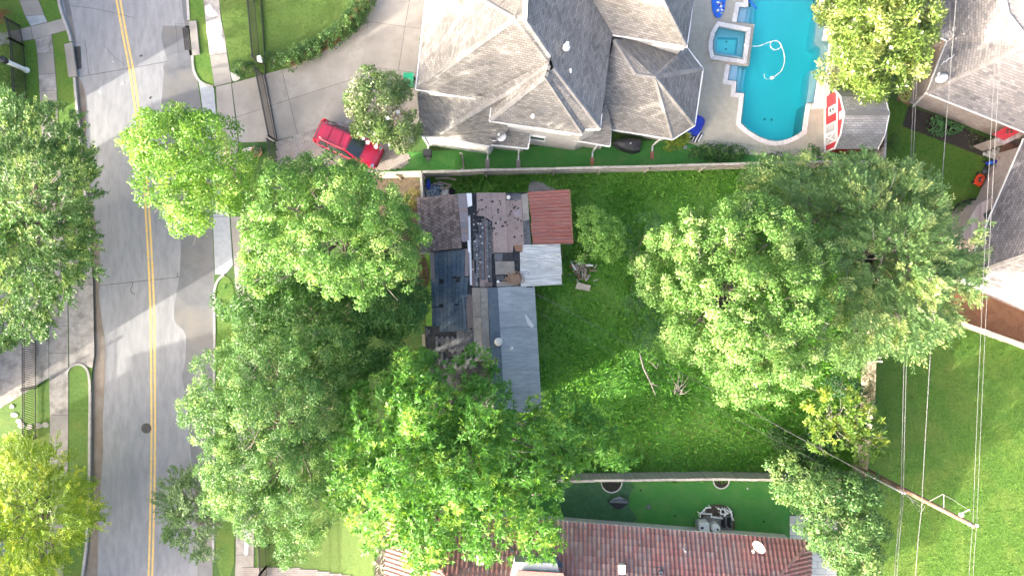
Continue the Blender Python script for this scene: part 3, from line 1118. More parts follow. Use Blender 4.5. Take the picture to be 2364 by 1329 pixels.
slabs('driveway', [Z2([(-5, 665), (112, 638), (165, 1085), (150, 1330), (45, 1330), (5, 900)]),
                   Z2([(115, 640), (330, 580), (500, 533), (556, 765), (150, 900)]), Z2([(150, 900), (556, 765), (620, 1035), (440, 1085), (170, 1095)]),
                   Z2([(500, 533), (560, 520), (740, 440), (900, 350), (1050, 240), (1130, 135), (1162, 165), (1105, 580), (1050, 605), (556, 765)]),
                   Z2([(556, 765), (1050, 605), (1105, 580), (1090, 900), (1030, 920), (620, 1035)]),
                   Z2([(1162, 165), (1445, 205), (1395, 540), (1110, 505)]), Z2([(1110, 505), (1395, 540), (1540, 560), (1560, 900), (1500, 1040), (1090, 900), (1105, 580)]),
                   Z2([(1445, 205), (1640, 229), (1600, 420), (1540, 560), (1395, 540)]), Z2([(1130, 130), (1180, 0), (1230, -260), (1520, -260), (1480, 0), (1445, 205), (1162, 165)]),
                   Z2([(1480, 0), (1520, -260), (1720, -260), (1660, 0), (1640, 229), (1445, 205)])], ['concrete', 'concrete', 'concrete', 'concrete', 'concrete'])
slabs('sidewalk', [[(532, 500), (572, 500), (580, 580), (540, 612)], [(540, 612), (580, 580), (592, 720), (548, 720)], [(548, 720), (590, 720), (590, 900), (548, 900)], [(548, 900), (590, 900), (588, 1060), (546, 1060)],
                   [(546, 1060), (588, 1060), (586, 1213), (544, 1213)], [(544, 1213), (586, 1213), (586, 1280), (544, 1280)], [(544, 1280), (586, 1280), (584, 1400), (540, 1400)]], ['concrete', 'concrete_old'])
sheet('worn_patch', smooth_line([(568, 1214), (572, 1216), (573, 1235), (577, 1246), (573, 1262), (572, 1279), (563, 1279), (564, 1258), (563, 1240), (566, 1225), (568, 1214)], 2)[:-1], G + .005, 'concrete_pale', skirt=0)
# lawns
lawnE = [(440, -120), (461, -90), (495, 200), (478, 196), (462, 186), (450, 163), (447, 130), (438, 48), (434, 0)]
sheet('lawn', lawnE, G - .008, 'lawn', skirt=0)
frontN = [(507, -120), (860, -120), (852, 0), (838, 35), (815, 70), (770, 105), (722, 132), (667, 157), (650, 160), (600, 174), (560, 180), (534, 166), (519, 83), (506, 0)]
sheet('lawn', frontN, G - .008, 'lawn_pale', skirt=0)
verge = smooth_line([(519, 636), (506, 648), (500, 664), (498, 690), (499, 760), (498, 900), (498, 1290), (540, 1300), (540, 900), (541, 700), (534, 650), (519, 636)], 3)[:-1]
sheet('lawn', verge, G - .004, 'lawn', skirt=0)
frontS = [(592, 1040), (900, 1180), (890, 1245), (868, 1265), (862, 1310), (862, 1420), (592, 1420)]
sheet('lawn', frontS, G - .008, 'lawn_pale', skirt=0)
sideN = [(935, 352), (1610, 320), (1900, 350), (1900, 374), (860, 398), (900, 392), (938, 380), (946, 368)]
sheet('lawn', sideN, G - .008, 'turf', skirt=0)
backyard = [(972, 402), (2005, 378), (1995, 800), (1988, 1112), (1180, 1112), (1000, 1112), (1000, 900), (970, 600)]
sheet('lawn', backyard, G - .008, 'weeds', skirt=0)
green = [(1150, 1112), (1990, 1112), (1990, 1180), (1822, 1190), (1822, 1262), (1260, 1216), (1150, 1210)]
sheet('putting_green', green, G - .004, 'turf', skirt=0)
sheet('putting_green', smooth_line([(1300, 1114), (1455, 1114), (1452, 1145), (1453, 1170), (1462, 1205), (1300, 1198), (1300, 1114)], 3)[:-1], G, 'turf_worn', skirt=0)
lawnSE = [(1996, 790), (2215, 752), (2364, 797), (2700, 900), (2700, 1500), (1930, 1500), (1990, 1112)]
sheet('lawn', lawnSE, G - .008, 'lawn', skirt=0)
lawnNE = [(2045, 230), (2098, 240), (2082, 285), (2275, 362), (2262, 470), (2200, 520), (2190, 660), (2215, 752), (1996, 790), (2008, 378), (2030, 370)]
sheet('lawn', lawnNE, G - .006, 'lawn', skirt=0)
# beds
sheet('soil_bed', smooth_line([(868, 408), (968, 404), (972, 470), (962, 560), (985, 600), (985, 660), (900, 640), (880, 520), (868, 408)], 3)[:-1], G - .002, 'soil', skirt=0)
sheet('mulch_bed', smooth_line([(500 + x / 3.322, y / 3.322) for x, y in [(560, 522), (740, 444), (900, 354), (1050, 244), (1130, 135), (1183, 0), (1230, -150), (1120, -150), (1060, 60), (980, 180), (850, 290), (700, 390), (540, 470), (560, 522)]], 3)[:-1], G - .001, 'mulch_red', skirt=0)
sheet('mulch_bed', [(2098, 246), (2086, 285), (2084, 292), (2268, 361), (2284, 322), (2150, 262)], G + .001, 'mulch_dark', skirt=0)
sheet('mulch_bed', smooth_line([(2210, 470), (2192, 495), (2205, 535), (2215, 545), (2262, 470), (2240, 458), (2210, 470)], 3)[:-1], G + .001, 'mulch_dark', skirt=0)
sheet('mulch_bed', [(2105, 80), (2155, 95), (2145, 160), (2098, 244), (2070, 230), (2090, 150)], G + .001, 'mulch_red', skirt=0)
sheet('mulch_bed', [(2160, 660), (2215, 640), (2500, 740), (2500, 860), (2222, 740), (2190, 700)], G + .002, 'mulch_red', skirt=0)
sheet('mulch_bed', smooth_line([(870, 1262), (866, 1290), (866, 1420), (893, 1420), (895, 1240), (884, 1236), (870, 1262)], 2)[:-1], G + .001, 'mulch_dark', skirt=0)
for c in ((1412, 1112), (1665, 1109)):
    r_ = 24 if c[0] < 1500 else 18
    arc = [(c[0] + r_ * math.cos(t), c[1] + r_ * 1.0 * math.sin(t)) for t in [math.pi * i / 12 for i in range(13)]]
    bed = sheet('mulch_bed', arc, G + .006, 'mulch_dark', skirt=0)
    for i in range(12):
        obj('edging_stone', MB().beam(P(*arc[i], G + .03), P(*arc[i + 1], G + .03), .07, .08), 'coping', bed)
sheet('gravel_patch', smooth_line([(532, 167), (545, 172), (555, 181), (538, 188), (532, 167)], 3)[:-1], G + .012, 'gravel', skirt=0)
sheet('gravel_patch', smooth_line([(560, 345), (582, 340), (590, 360), (575, 372), (560, 360), (560, 345)], 3)[:-1], G + .012, 'gravel', skirt=0)

# brick pavers of the parking bay
PAV = [(637, 332), (690, 314), (760, 293), (812, 278), (900, 320), (938, 350), (945, 366), (938, 382), (915, 391), (862, 397), (640, 415)]
bay = sheet('paver_bay', PAV, G - .002, 'paver_joint', skirt=0)
wpav = PL(PAV, G)
mb = MB()
ang = math.radians(-17)
ca, sa = math.cos(ang), math.sin(ang)
lo = Vector((min(p.x for p in wpav), min(p.y for p in wpav), 0))
hi = Vector((max(p.x for p in wpav), max(p.y for p in wpav), 0))
cc = (lo + hi) / 2
bl, bw = .24, .16
for i in range(-50, 51):
    for j in range(-40, 41):
        u = i * bl + (bl / 2 if j % 2 else 0)
        v = j * bw
        x, y = cc.x + u * ca - v * sa, cc.y + u * sa + v * ca
        if inside(wpav, x, y):
            mb.box((x, y, G + random.uniform(.000, .008)), (bl - .018, bw - .018, .03), ang)
obj('pavers', mb, 'brick_paver', bay, kind='stuff')
# soldier course along the bay's edge
edge = [P(x, y, G + .012) for x, y in PAV[:4]]
for a, b in zip(edge, edge[1:]):
    n = int((b - a).length / .2)
    for i in range(n):
        p, q = a.lerp(b, i / n), a.lerp(b, (i + 1) / n)
        obj('edge_paver', MB().beam(p, p.lerp(q, .93), .24, .03), 'concrete_old', bay)
# brick strip and paved path at the bottom
bay2 = sheet('paver_walk', [(560, 1310), (640, 1308), (720, 1313), (800, 1326), (870, 1345), (870, 1420), (560, 1420)], G - .001, 'paver_joint', skirt=0)
mb = MB()
w2 = PL([(560, 1310), (640, 1308), (720, 1313), (800, 1326), (870, 1345), (870, 1420), (560, 1420)], G)
for i in range(60):
    for j in range(30):
        x, y = P(560, 1420).x + i * .18 + (.09 if j % 2 else 0), P(560, 1420).y + j * .13
        if inside(w2, x, y):
            mb.box((x, y, G + .008), (.165, .115, .03))
obj('pavers', mb, 'brick_paver', bay2, kind='stuff')
path = sheet('paved_path', [(1822, 1188), (1935, 1188), (1930, 1420), (1822, 1420)], G, 'paver_joint', skirt=0)
y = 1190
row = 0
while y < 1400:
    x = 1823 - (8 if row % 2 else 0)
    while x < 1930:
        ww = random.choice([14, 18, 22, 26])
        a, b = max(x, 1823), min(x + ww, 1932)
        if b - a > 4:
            obj('flagstone', MB().prism(offset(PL([(a, y), (b, y), (b, y + 15), (a, y + 15)], G + random.uniform(.010, .016)), .010), .03), 'sandstone', path)
        x += ww
    y += 15
    row += 1
# stepping stones on the west lawn
for k, (x, y, r_) in enumerate([(27, 938, 7), (33, 958, 9), (43, 972, 8), (49, 982, 9), (68, 985, 8), (88, 983, 9), (105, 981, 9)]):
    pts = [P(x + r_ * random.uniform(.75, 1.15) * math.cos(t), y + r_ * random.uniform(.6, .95) * math.sin(t), G + .015) for t in [i * math.pi / 4 for i in range(8)]]
    tag_obj('stepping_stone', MB().prism(pts, .04), 'stone_flag', 'flat irregular stepping stone set in grass beneath the iron fence', 'stone', 'stepping stones by the iron fence')
sheet('concrete_pad', [(1219, 436), (1222, 424), (1228, 417), (1252, 420), (1262, 430), (1282, 436), (1270, 446), (1219, 448)], G + .02, 'concrete_old', skirt=.02)

# ------------------------------------------------------------------ pool
deck = [(1590, -110), (1950, -110), (1938, 60), (1945, 170), (1915, 240), (1900, 355), (1905, 366), (1740, 358), (1640, 345), (1590, 330), (1590, 300)]
sheet('pool_deck', deck, G + .004, 'deck', holes=[POOL, SPA_IN], skirt=.03)
basin = bpy.data.objects.new('swimming_pool', None)
COL.objects.link(basin)
basin.location = P(1790, 180, -1.5)
setp(basin, 'kidney-stepped turquoise swimming pool with pale stone coping and corner benches', 'pool')
wp = [P(x, y, 0) for x, y in POOL]
if area2(wp) < 0:
    wp.reverse()
n = len(wp)
mb = MB()
mb.add([Vector((p.x, p.y, G)) for p in wp] + [Vector((p.x, p.y, -1.95)) for p in wp], [(i, (i + 1) % n, (i + 1) % n + n, i + n) for i in range(n)])
mb.prism([Vector((p.x, p.y, -1.55 + .045 * (p.y - 14.5))) for p in wp], .1)
obj('basin_shell', mb, 'plaster_pool', basin)
for nm, pl, zt in (('step', [(1700, 14), (1725, 16), (1719, 54), (1698, 52)], -.16), ('step', [(1725, 16), (1734, 17), (1728, 56), (1719, 54)], -.42), ('step', [(1734, 0), (1744, 0), (1738, 57), (1728, 56)], -.75),
                   ('step', [(1684, 148), (1704, 151), (1698, 190), (1678, 187)], -.16), ('step', [(1704, 151), (1714, 152), (1704, 215), (1697, 215), (1699, 188), (1698, 190)], -.42), ('step', [(1714, 152), (1723, 153), (1713, 216), (1704, 215)], -.75),
                   ('bench', [(1887, 18), (1911, 18), (1920, 92), (1911, 164), (1892, 168), (1888, 164), (1893, 130), (1894, 112), (1882, 104), (1880, 96), (1884, 50)], -.14),
                   ('bench', [(1871, 163), (1892, 160), (1912, 162), (1892, 172), (1880, 240), (1862, 240)], -.22)):
    obj(nm, MB().prism(PL(pl, zt), zb=-1.62), 'plaster_step' if nm == 'step' else 'plaster_pool', basin)
wmb = MB().prism([Vector((p.x, p.y, -.04)) for p in wp], zb=-2.0)
wat = obj('water', wmb, 'water', basin)
for x, y in ((1768, 258), (1783, 258), (1766, 275), (1782, 276)):
    obj('drain', MB().lathe([(.09, -1.75), (.09, -1.655), (.02, -1.65)], Vector((P(x, y, -1.6).x, P(x, y, -1.6).y, 0)), 12), 'grey_plastic', basin)
# spa
si = [P(x, y, 0) for x, y in SPA_IN]
if area2(si) < 0:
    si.reverse()
n = len(si)
spa = thing('spa', 'small raised hot tub with curved stone rim joined to the pool', 'hot tub', P(1686, 100, -.9))
mb = MB()
mb.add([Vector((p.x, p.y, .3)) for p in si] + [Vector((p.x, p.y, -.95)) for p in si], [(i, (i + 1) % n, (i + 1) % n + n, i + n) for i in range(n)])
mb.prism([Vector((p.x, p.y, -.85)) for p in si], .1)
obj('basin_shell', mb, 'plaster_pool', spa)
well = [(1657, 86), (1704, 87), (1700, 126), (1656, 118), (1655, 100)]
wv = PL(well, -.40)
so_ = [Vector((p.x, p.y, -.40)) for p in si]
mb = MB()
fl = so_ + wv
tr = tessellate_polygon([so_, wv])
mb.add(fl, [tuple(t) if (fl[t[1]] - fl[t[0]]).cross(fl[t[2]] - fl[t[0]]).z > 0 else tuple(t[::-1]) for t in tr])
k = len(wv)
mb.add(wv + [Vector((p.x, p.y, -.86)) for p in wv], [(i, (i + 1) % k, (i + 1) % k + k, i + k) for i in range(k)])
obj('seat_bench', mb, 'plaster_step', spa)
obj('water', MB().prism([Vector((p.x, p.y, .14)) for p in si], zb=-.96), 'water', spa)
for x, y in ((1677, 97), (1676, 114)):
    q = P(x, y, -.85)
    obj('drain', MB().lathe([(.08, -.85), (.08, -.835), (.02, -.83)], Vector((q.x, q.y, 0)), 12), 'grey_plastic', spa)


def stones(px, wd, ln, z, thick, parent, m='coping', closed=False, out=1, name='coping_stone'):
    """row of stones outside a px outline (out=+1: to the right of travel)"""
    pts = [P(x, y, z) for x, y in px]
    if closed:
        pts = pts + [pts[0]]
    k = len(pts)
    nr = []
    for i, p in enumerate(pts):
        def nn(a, b):
            d = (b - a).normalized()
            return Vector((d.y, -d.x, 0)) * out
        if i == 0:
            v = nn(pts[0], pts[1]) if not closed else (nn(pts[-2], pts[-1]) + nn(pts[0], pts[1]))
        elif i == k - 1:
            v = nn(pts[-2], pts[-1]) if not closed else (nn(pts[-2], pts[-1]) + nn(pts[0], pts[1]))
        else:
            v = nn(pts[i - 1], p) + nn(p, pts[i + 1])
        if v.length < .05:
            v = nn(pts[max(i - 1, 0)], pts[min(i + 1, k - 1)])
        v.normalize()
        rf = nn(pts[i], pts[i + 1]) if i < k - 1 else nn(pts[i - 1], pts[i])
        nr.append(v * (wd / max(.45, v.dot(rf))))
    for i in range(k - 1):
        m_ = max(1, round((pts[i + 1] - pts[i]).length / ln))
        for j in range(m_):
            a, b = (j + .012) / m_, (j + 1 - .012) / m_
            p0, p1 = pts[i].lerp(pts[i + 1], a), pts[i].lerp(pts[i + 1], b)
            q0, q1 = p0 + nr[i].lerp(nr[i + 1], a), p1 + nr[i].lerp(nr[i + 1], b)
            dz = Vector((0, 0, random.uniform(-.004, .004)))
            obj(name, MB().prism([p0 + dz, p1 + dz, q1 + dz, q0 + dz], thick), m, parent)


stones(POOL[0:4], .30, .55, G + .05, .10, basin, out=1)
stones(POOL[6:22], .30, .5, G + .05, .10, basin, out=1)
stones(SPA_IN, .28, .5, .30, .26, spa, closed=True, out=-1)
# raised stone ledge on the far side of the pool
led = thing('stone_ledge', 'raised cream stone ledge stepping along the pool under the magnolia', 'ledge', P(1905, 120, G))
for pl in ([(1895, -110), (1930, -110), (1928, 12), (1926, 54), (1909, 55), (1911, 20), (1896, 18)], [(1909, 56), (1943, 55), (1938, 92), (1919, 92), (1901, 90)], [(1918, 94), (1938, 93), (1931, 142), (1926, 162), (1910, 163)], [(1909, 165), (1926, 166), (1918, 205), (1908, 250), (1881, 250), (1892, 172)]):
    obj('ledge_stone', MB().prism(offset(PL(pl, .42), .008), zb=G - .02), 'coping', led)
for a in range(4):
    x0 = 1866 + a * 9.5
    obj('ledge_stone', MB().prism(offset(PL([(x0, 242), (x0 + 9, 242), (x0 + 7, 252), (x0 - 1, 252)], G + .06), .006), .08), 'coping', led)
# cleaner and its hose
cl = thing('pool_cleaner', 'white suction pool cleaner with long looped floating hose', 'pool cleaner', P(1784, 180, -.05))
hz = [(1719, 104), (1735, 107), (1755, 106), (1772, 99), (1786, 95), (1797, 96), (1803, 104), (1798, 113), (1787, 115), (1779, 108), (1780, 99), (1790, 94), (1799, 98), (1806, 112), (1811, 130), (1810, 148), (1803, 165), (1792, 174), (1784, 180)]
hp = [P(x, y, -.02 if x > 1729 else .33) for x, y in smooth_line(hz, 5)]
obj('hose', MB().tube(hp, .030, 6), 'white_plastic', cl, smooth=True)
for t in (10, 40, 62, 70, 78):
    if t < len(hp) - 1:
        obj('float', MB().tube([hp[t], hp[t + 1]], .05, 8), 'white_plastic', cl)
obj('cleaner_head', MB().blob(P(1783, 180, -.06), (.16, .12, .07), 3), 'white_plastic', cl)
obj('tail_hose', MB().tube([P(x, y, -.03) for x, y in smooth_line([(1780, 181), (1772, 184), (1766, 180), (1764, 170)], 4)], .014, 5), 'white_plastic', cl)
obj('hose_cuff', MB().lathe([(.085, .28), (.085, .34), (.03, .35)], Vector((P(1719, 104, .3).x, P(1719, 104, .3).y, 0)), 12), 'white_plastic', cl)
# ------------------------------------------------------------------ roofs and houses
CAP = {}


def cap_mesh(m):
    if m not in CAP:
        mb = MB()
        # bent hip shingle: ridge line raised, wings falling away
        vs = [(-.15, -.15, -.055), (.15, -.15, -.045), (.15, 0, .03), (-.15, 0, .02), (.15, .15, -.045), (-.15, .15, -.055)]
        mb.add([Vector(v) for v in vs] + [Vector(v) - Vector((0, 0, .03)) for v in vs],
               [(0, 1, 2, 3), (3, 2, 4, 5), (6, 9, 8, 7), (9, 11, 10, 8), (0, 6, 7, 1), (5, 4, 10, 11), (0, 3, 9, 6), (3, 5, 11, 9), (1, 7, 8, 2), (2, 8, 10, 4)])
        CAP[m] = mesh_of('ridge_cap', mb, m)
    return CAP[m]


mat('cap_grey', (.235, .226, .213), (.29, .278, .26), scale=8, rnd=.14, rough=.9)
mat('cap_dusk', (.235, .22, .212), (.28, .263, .25), scale=8, rnd=.14, rough=.9)


def hipcaps(a, b, parent, m='cap_grey', lift=.05, step=.26, sc=1.0):
    a, b = P(*a), P(*b)
    n = max(1, int((b - a).length / step))
    d = (b - a)
    me = cap_mesh(m)
    for i in range(n):
        c = a.lerp(b, (i + .5) / n) + Vector((0, 0, lift))
        inst('ridge_cap', me, frame(c, d, scale=(step / .29, sc, 1)), parent)


def gutter(parent, pts, m='white_paint', wd=.09):
    for a, b in zip(pts, pts[1:]):
        obj('gutter', MB().beam(P(*a) - Vector((0, 0, .06)), P(*b) - Vector((0, 0, .06)), wd, .12), m, parent)


def walls(parent, pts, inset, m, top_drop=.1, name='wall'):
    w_ = offset([P(*p) for p in pts], inset)
    zt = min(p[2] for p in pts) - top_drop
    o = obj(name, MB().prism([Vector((p.x, p.y, zt)) for p in w_], zb=G - .05), m, parent)
    wall_uv(o)
    return o


def dish(label, px, py, z, r, tilt_dir, tilt=55, group=None, arm_to=None):
    """satellite dish: reflector, arm with receiver, mast"""
    c = P(px, py, z)
    root = thing('satellite_dish', label, 'satellite dish', c - Vector((0, 0, .45)), group)
    td = Vector(tilt_dir).normalized()
    R = Vector((td.x * math.sin(math.radians(tilt)), td.y * math.sin(math.radians(tilt)), math.cos(math.radians(tilt)))).to_track_quat('Z', 'Y').to_matrix()
    obj('reflector', MB().lathe([(.02, -.10), (r * .5, -.075), (r, .0), (r, .015), (r * .5, -.055), (.02, -.08)], c, 22, R), 'white_plastic', root, smooth=True)
    e = c + R @ Vector((0, -r * .25, r * 1.15))
    obj('arm', MB().tube([c + R @ Vector((0, -r * .8, -.05)), e], .022, 6), 'white_plastic', root)
    obj('receiver', MB().box(e, (.16, .10, .10), m=R), 'white_plastic', root)
    obj('mast', MB().tube([c + R @ Vector((0, 0, -.09)), c - Vector((0, 0, .25)), c - Vector((0, 0, .55))], .03, 6), 'grey_plastic', root)
    return root


def pipe_vent(parent, px, py, z, m='white_paint', r=.07, h=.35):
    c = P(px, py, z)
    obj('vent_pipe', MB().lathe([(r * 2.2, -.15), (r * 2.0, .02), (r, .10), (r, h), (r * .7, h), (r * .7, h - .05)], c, 10), m, parent)


# ---------- north house with grey shingle hips
h1 = thing('two_storey_house', 'large house with pale grey shingle hip roofs and white gutters beside the pool', 'house', P(1300, 190, G))
rf = obj('roof', MB().prism(offset(PL([(960, 206), (1111, 230), (1131, 250), (1131, 279), (1344, 310), (1383, 295), (1413, 80), (1585, 107), (1602, 0), (1620, -110), (1003, -110)], 5.5), .25), .1), 'white_paint', h1)
E1 = 5.6


def rfacet(pts, m='roof_grey', parent=rf):
    return facet('roof_slope', [P(*p) for p in pts], m, parent)


a_, r1, r2 = (960, 206, E1), (1190, 42, 10), (1208, 39, 10)
rfacet([a_, r1, (1118, 0, 8.2), (1040, -60, 6.6), (1001, -110, 5.6), (985, 0, E1)])                                   # west slope
rfacet([(1118, 0, 8.2), r1, r2, (1226, -110, 8.4), (1100, -110, 6.4)])                                              # behind the ridge
rfacet([a_, (1111, 230, E1), (1268, 148, 8.3), (1271, 132, 8.45), r2, r1])                                          # big south slope
rfacet([r2, (1271, 131, 8.45), (1278, 158, 8.1), (1385, 297, E1), (1413, 80, E1), (1368, 0, 7.0), (1330, -110, 8.2), (1235, -110, 10)])          # east slope
rfacet([(1278, 158, 8.12), (1385, 297, E1), (1351, 298, E1), (1262, 168, 8.2)])                                    # narrow lit slope
rfacet([(1131, 279, E1), (1344, 310, E1), (1257, 178, 8.25)])                                                      # front hip south
rfacet([(1131, 279, E1), (1257, 178, 8.25), (1265, 154, 8.3), (1135, 246, E1)])                                    # front hip west
rfacet([(1257, 178, 8.25), (1344, 310, E1), (1352, 297, E1), (1266, 165, 8.2)])                                    # front hip east
rfacet([(1415, 80, E1), (1585, 107, E1), (1531, 0, 8.2), (1480, -110, 10.2), (1340, -110, 8.4), (1368, 0, 7.05)])           # rear wing south
rfacet([(1585, 107, E1), (1602, 0, E1), (1620, -110, E1), (1480, -110, 10.2), (1531, 0, 8.2)])                     # rear wing east
hipcaps((966, 202, E1), (1190, 42, 10), rf)
hipcaps((1118, 0, 8.2), (1190, 42, 10), rf)
hipcaps((1190, 42, 10), (1208, 39, 10), rf)
hipcaps((1208, 39, 10), (1271, 131, 8.45), rf)
hipcaps((1278, 158, 8.12), (1385, 297, E1), rf)
hipcaps((1131, 278, E1), (1257, 178, 8.25), rf)
hipcaps((1257, 178, 8.25), (1344, 309, E1), rf, sc=.6)
hipcaps((1257, 178, 8.25), (1266, 150, 8.5), rf)
hipcaps((1585, 107, E1), (1531, 0, 8.2), rf)
hipcaps((1531, 0, 8.2), (1480, -110, 10.2), rf)
# lower roofs
lr = obj('lower_roof', MB().prism(offset(PL([(1406, 300), (1553, 321), (1603, 290), (1622, 159), (1585, 110), (1420, 100)], 2.9), .15), .1), 'white_paint', h1)
rfacet([(963, 214, 4.2), (971, 313, 3.4), (1014, 309, 3.8), (1150, 226, 6.2), (1111, 221, 6.0)], parent=lr)
rfacet([(1014, 309, 3.8), (971, 313, 3.4), (1022, 316, 3.4), (1130, 337, 3.4), (1172, 300, 4.3), (1172, 262, 5.2), (1150, 226, 6.2)], parent=lr)
# tall hip running up from the low wing
rfacet([(1111, 222, 6.02), (1150, 227, 6.22), (1268, 150, 8.4), (1264, 143, 8.4)], parent=lr)
rfacet([(1150, 227, 6.2), (1135, 247, 5.75), (1262, 163, 8.2), (1268, 150, 8.4)], parent=lr)
hipcaps((1014, 308, 3.85), (1150, 226, 6.22), lr)
hipcaps((1150, 226, 6.22), (1268, 148, 8.42), lr)
rfacet([(1124, 297, 3.35), (1224, 307, 3.35), (1219, 342, 2.9), (1130, 333, 2.9)], parent=lr)
rfacet([(1318, 322, 3.0), (1408, 337, 3.0), (1413, 296, 3.35), (1400, 240, 4.2), (1345, 300, 3.7)], parent=lr)
p4 = (1512, 178, 5.4)
q4 = (1468, 172, 5.4)
rfacet([(1396, 296, 3.0), (1553, 321, 3.0), p4, q4, (1418, 92, 5.4), (1388, 200, 4.4)], parent=lr)
rfacet([(1553, 321, 3.0), (1603, 290, 3.0), p4], parent=lr)
rfacet([(1603, 290, 3.0), (1622, 159, 3.0), p4], parent=lr)
rfacet([(1622, 159, 3.0), (1585, 110, 3.0), p4], parent=lr)
rfacet([p4, (1585, 110, 3.0), (1540, 96, 3.6), (1480, 84, 4.6), (1418, 92, 5.4), q4], parent=lr)
for a, b in (((1553, 321, 3.0), p4), ((1603, 290, 3.0), p4), ((1622, 159, 3.0), p4), ((1585, 110, 3.0), p4), (p4, q4), (q4, (1418, 92, 5.4))):
    hipcaps(a, b, lr)
gutter(h1, [(985, -20, E1), a_, (1111, 230, E1)])
gutter(h1, [(1135, 246, E1), (1130, 279, E1), (1344, 311, E1)])
gutter(h1, [(1350, 299, E1), (1385, 299, E1), (1389, 262, E1)])
gutter(h1, [(1414, 80, E1), (1586, 108, E1), (1603, -20, E1)])
gutter(h1, [(1413, 299, 3.0), (1553, 322, 3.0), (1604, 290, 3.0), (1623, 159, 3.0), (1586, 110, 3.0)])
gutter(h1, [(1320, 323, 3.0), (1408, 338, 3.0), (1411, 298, 3.2)])
gutter(h1, [(971, 314, 3.35), (1022, 317, 3.35), (1130, 338, 3.35)])
gutter(h1, [(1130, 334, 2.9), (1219, 343, 2.9), (1224, 308, 3.3)])
walls(h1, [(960, 206, E1), (1111, 230, E1), (1150, 240, E1), (1150, 282, E1), (1344, 310, E1), (1383, 295, E1), (1413, 80, E1), (1585, 107, E1), (1602, 0, E1), (1620, -110, E1), (1003, -110, E1)], .12, 'brick_pale')
walls(h1, [(1400, 290, 3.0), (1553, 321, 3.0), (1603, 290, 3.0), (1622, 159, 3.0), (1585, 110, 3.0), (1420, 100, 3.0)], .45, 'brick_pale')
walls(h1, [(966, 216, 3.35), (971, 313, 3.35), (1130, 337, 3.35), (1150, 300, 3.35), (1150, 230, 3.35)], .08, 'white_paint')
walls(h1, [(1124, 290, 2.9), (1224, 300, 2.9), (1219, 342, 2.9), (1130, 333, 2.9)], .3, 'brick_pale')
walls(h1, [(1318, 310, 3.0), (1318, 322, 3.0), (1408, 337, 3.0), (1413, 296, 3.0)], .3, 'brick_pale')
# white frieze boards under the high eaves
obj('frieze', MB().beam(P(1172, 288, 5.15), P(1318, 309, 5.15), .12, .75), 'white_paint', h1)
obj('frieze', MB().prism([P(989, 212, 5.35), P(1046, 221, 5.35), P(1046, 223, 5.0), P(992, 219, 5.0)], .1), 'white_paint', h1)
obj('frieze', MB().beam(P(1478, 92, 5.0), P(1545, 103, 5.0), .12, 1.0), 'white_paint', h1)
obj('frieze', MB().beam(P(1545, 103, 5.0), P(1581, 109, 5.0), .12, .9), 'white_paint', h1)
w_ = obj('window', MB().box((1.6, 9.66, 2.5), (.95, .10, .9), math.radians(-8.3)), 'glass', h1)
for zz in (2.0, 3.0):
    obj('window_frame', MB().box((1.6, 9.63, zz), (1.12, .14, .09), math.radians(-8.3)), 'white_paint', w_)
for sx in (-.52, .52):
    obj('window_frame', MB().box((1.6 + sx, 9.63 - sx * .145, 2.5), (.08, .14, 1.0), math.radians(-8.3)), 'white_paint', w_)
ch = obj('chimney', MB().prism(PL([(1208, -60), (1222, -60), (1217, 37), (1206, 36)], 10.6), zb=8.0), 'white_paint', h1)
pipe_vent(h1, 1308, 108, 8.2, r=.10, h=.55)
pipe_vent(h1, 1316, 165, 7.3, r=.06, h=.35)
pipe_vent(h1, 1230, 268, 6.7, r=.06, h=.35)
dish('round white satellite dish on a small low roof, facing up', 1158, 316, 3.9, .30, (-.4, .2, 0), 20)
dish('white satellite dish turned edge-on, mounted at the gutter corner', 1141, 322, 3.8, .30, (.1, 1, 0), 62)
# downspouts with their splash blocks
for (x, y, z, bx, by, m, lab) in ((1122, 337, 3.3, 1122, 366, 'concrete_old', 'grey concrete splash block below the white rendered wall'), (1198, 341, 2.9, 1196, 362, 'concrete_old', 'grey concrete splash block below the dish roof'),
                                  (1380, 333, 3.0, 1377, 352, 'red_brick', 'red brick splash block beside the covered grill'), (1527, 318, 3.0, 1521, 337, 'red_brick', 'red brick splash block beside the yellow hedge'),
                                  (975, 314, 3.3, 976, 345, 'concrete_old', 'grey concrete splash block near the black air box')):
    t0 = P(x, y, z) - Vector((0, 0, .1))
    b0 = Vector((t0.x, t0.y + .05, G + .12))
    obj('downspout', MB().beam(t0, b0, .10, .08).beam(b0, b0 + Vector((-.02, -.35, -.05)), .10, .08), 'white_paint', h1)
    c = Vector((b0.x - .02, b0.y - .65, G))
    r_ = thing('splash_block', lab, 'splash block', c)
    if m == 'red_brick':
        for i in range(4):
            obj('brick', MB().box(c + Vector((0, .22 - i * .13, .04)), (.24, .12, .08)), m, r_)
    else:
        obj('trough', MB().box(c + Vector((0, 0, .03)), (.28, .75, .06)), m, r_)
        for s in (-1, 1):
            obj('trough_side', MB().box(c + Vector((s * .12, 0, .075)), (.04, .75, .05)), m, r_)

# ---------- old house with patched roofs
oh = thing('derelict_house', 'low weathered house with patchwork of brown, blue-black and metal roofing', 'house', P(1110, 680, G))


def deck_roof(name, pts, m, thick=.05, parent=oh):
    return facet(name, [P(*p) for p in pts], m, parent, thick)


zr = 3.3
wallpts = [(975, 462, 2.3), (1215, 450, 2.3), (1225, 560, 2.3), (1232, 662, 2.3), (1245, 945, 2.3), (1010, 945, 2.3), (990, 830, 2.3), (997, 590, 2.3), (975, 580, 2.3)]
walls(oh, wallpts, .15, 'old_wall')
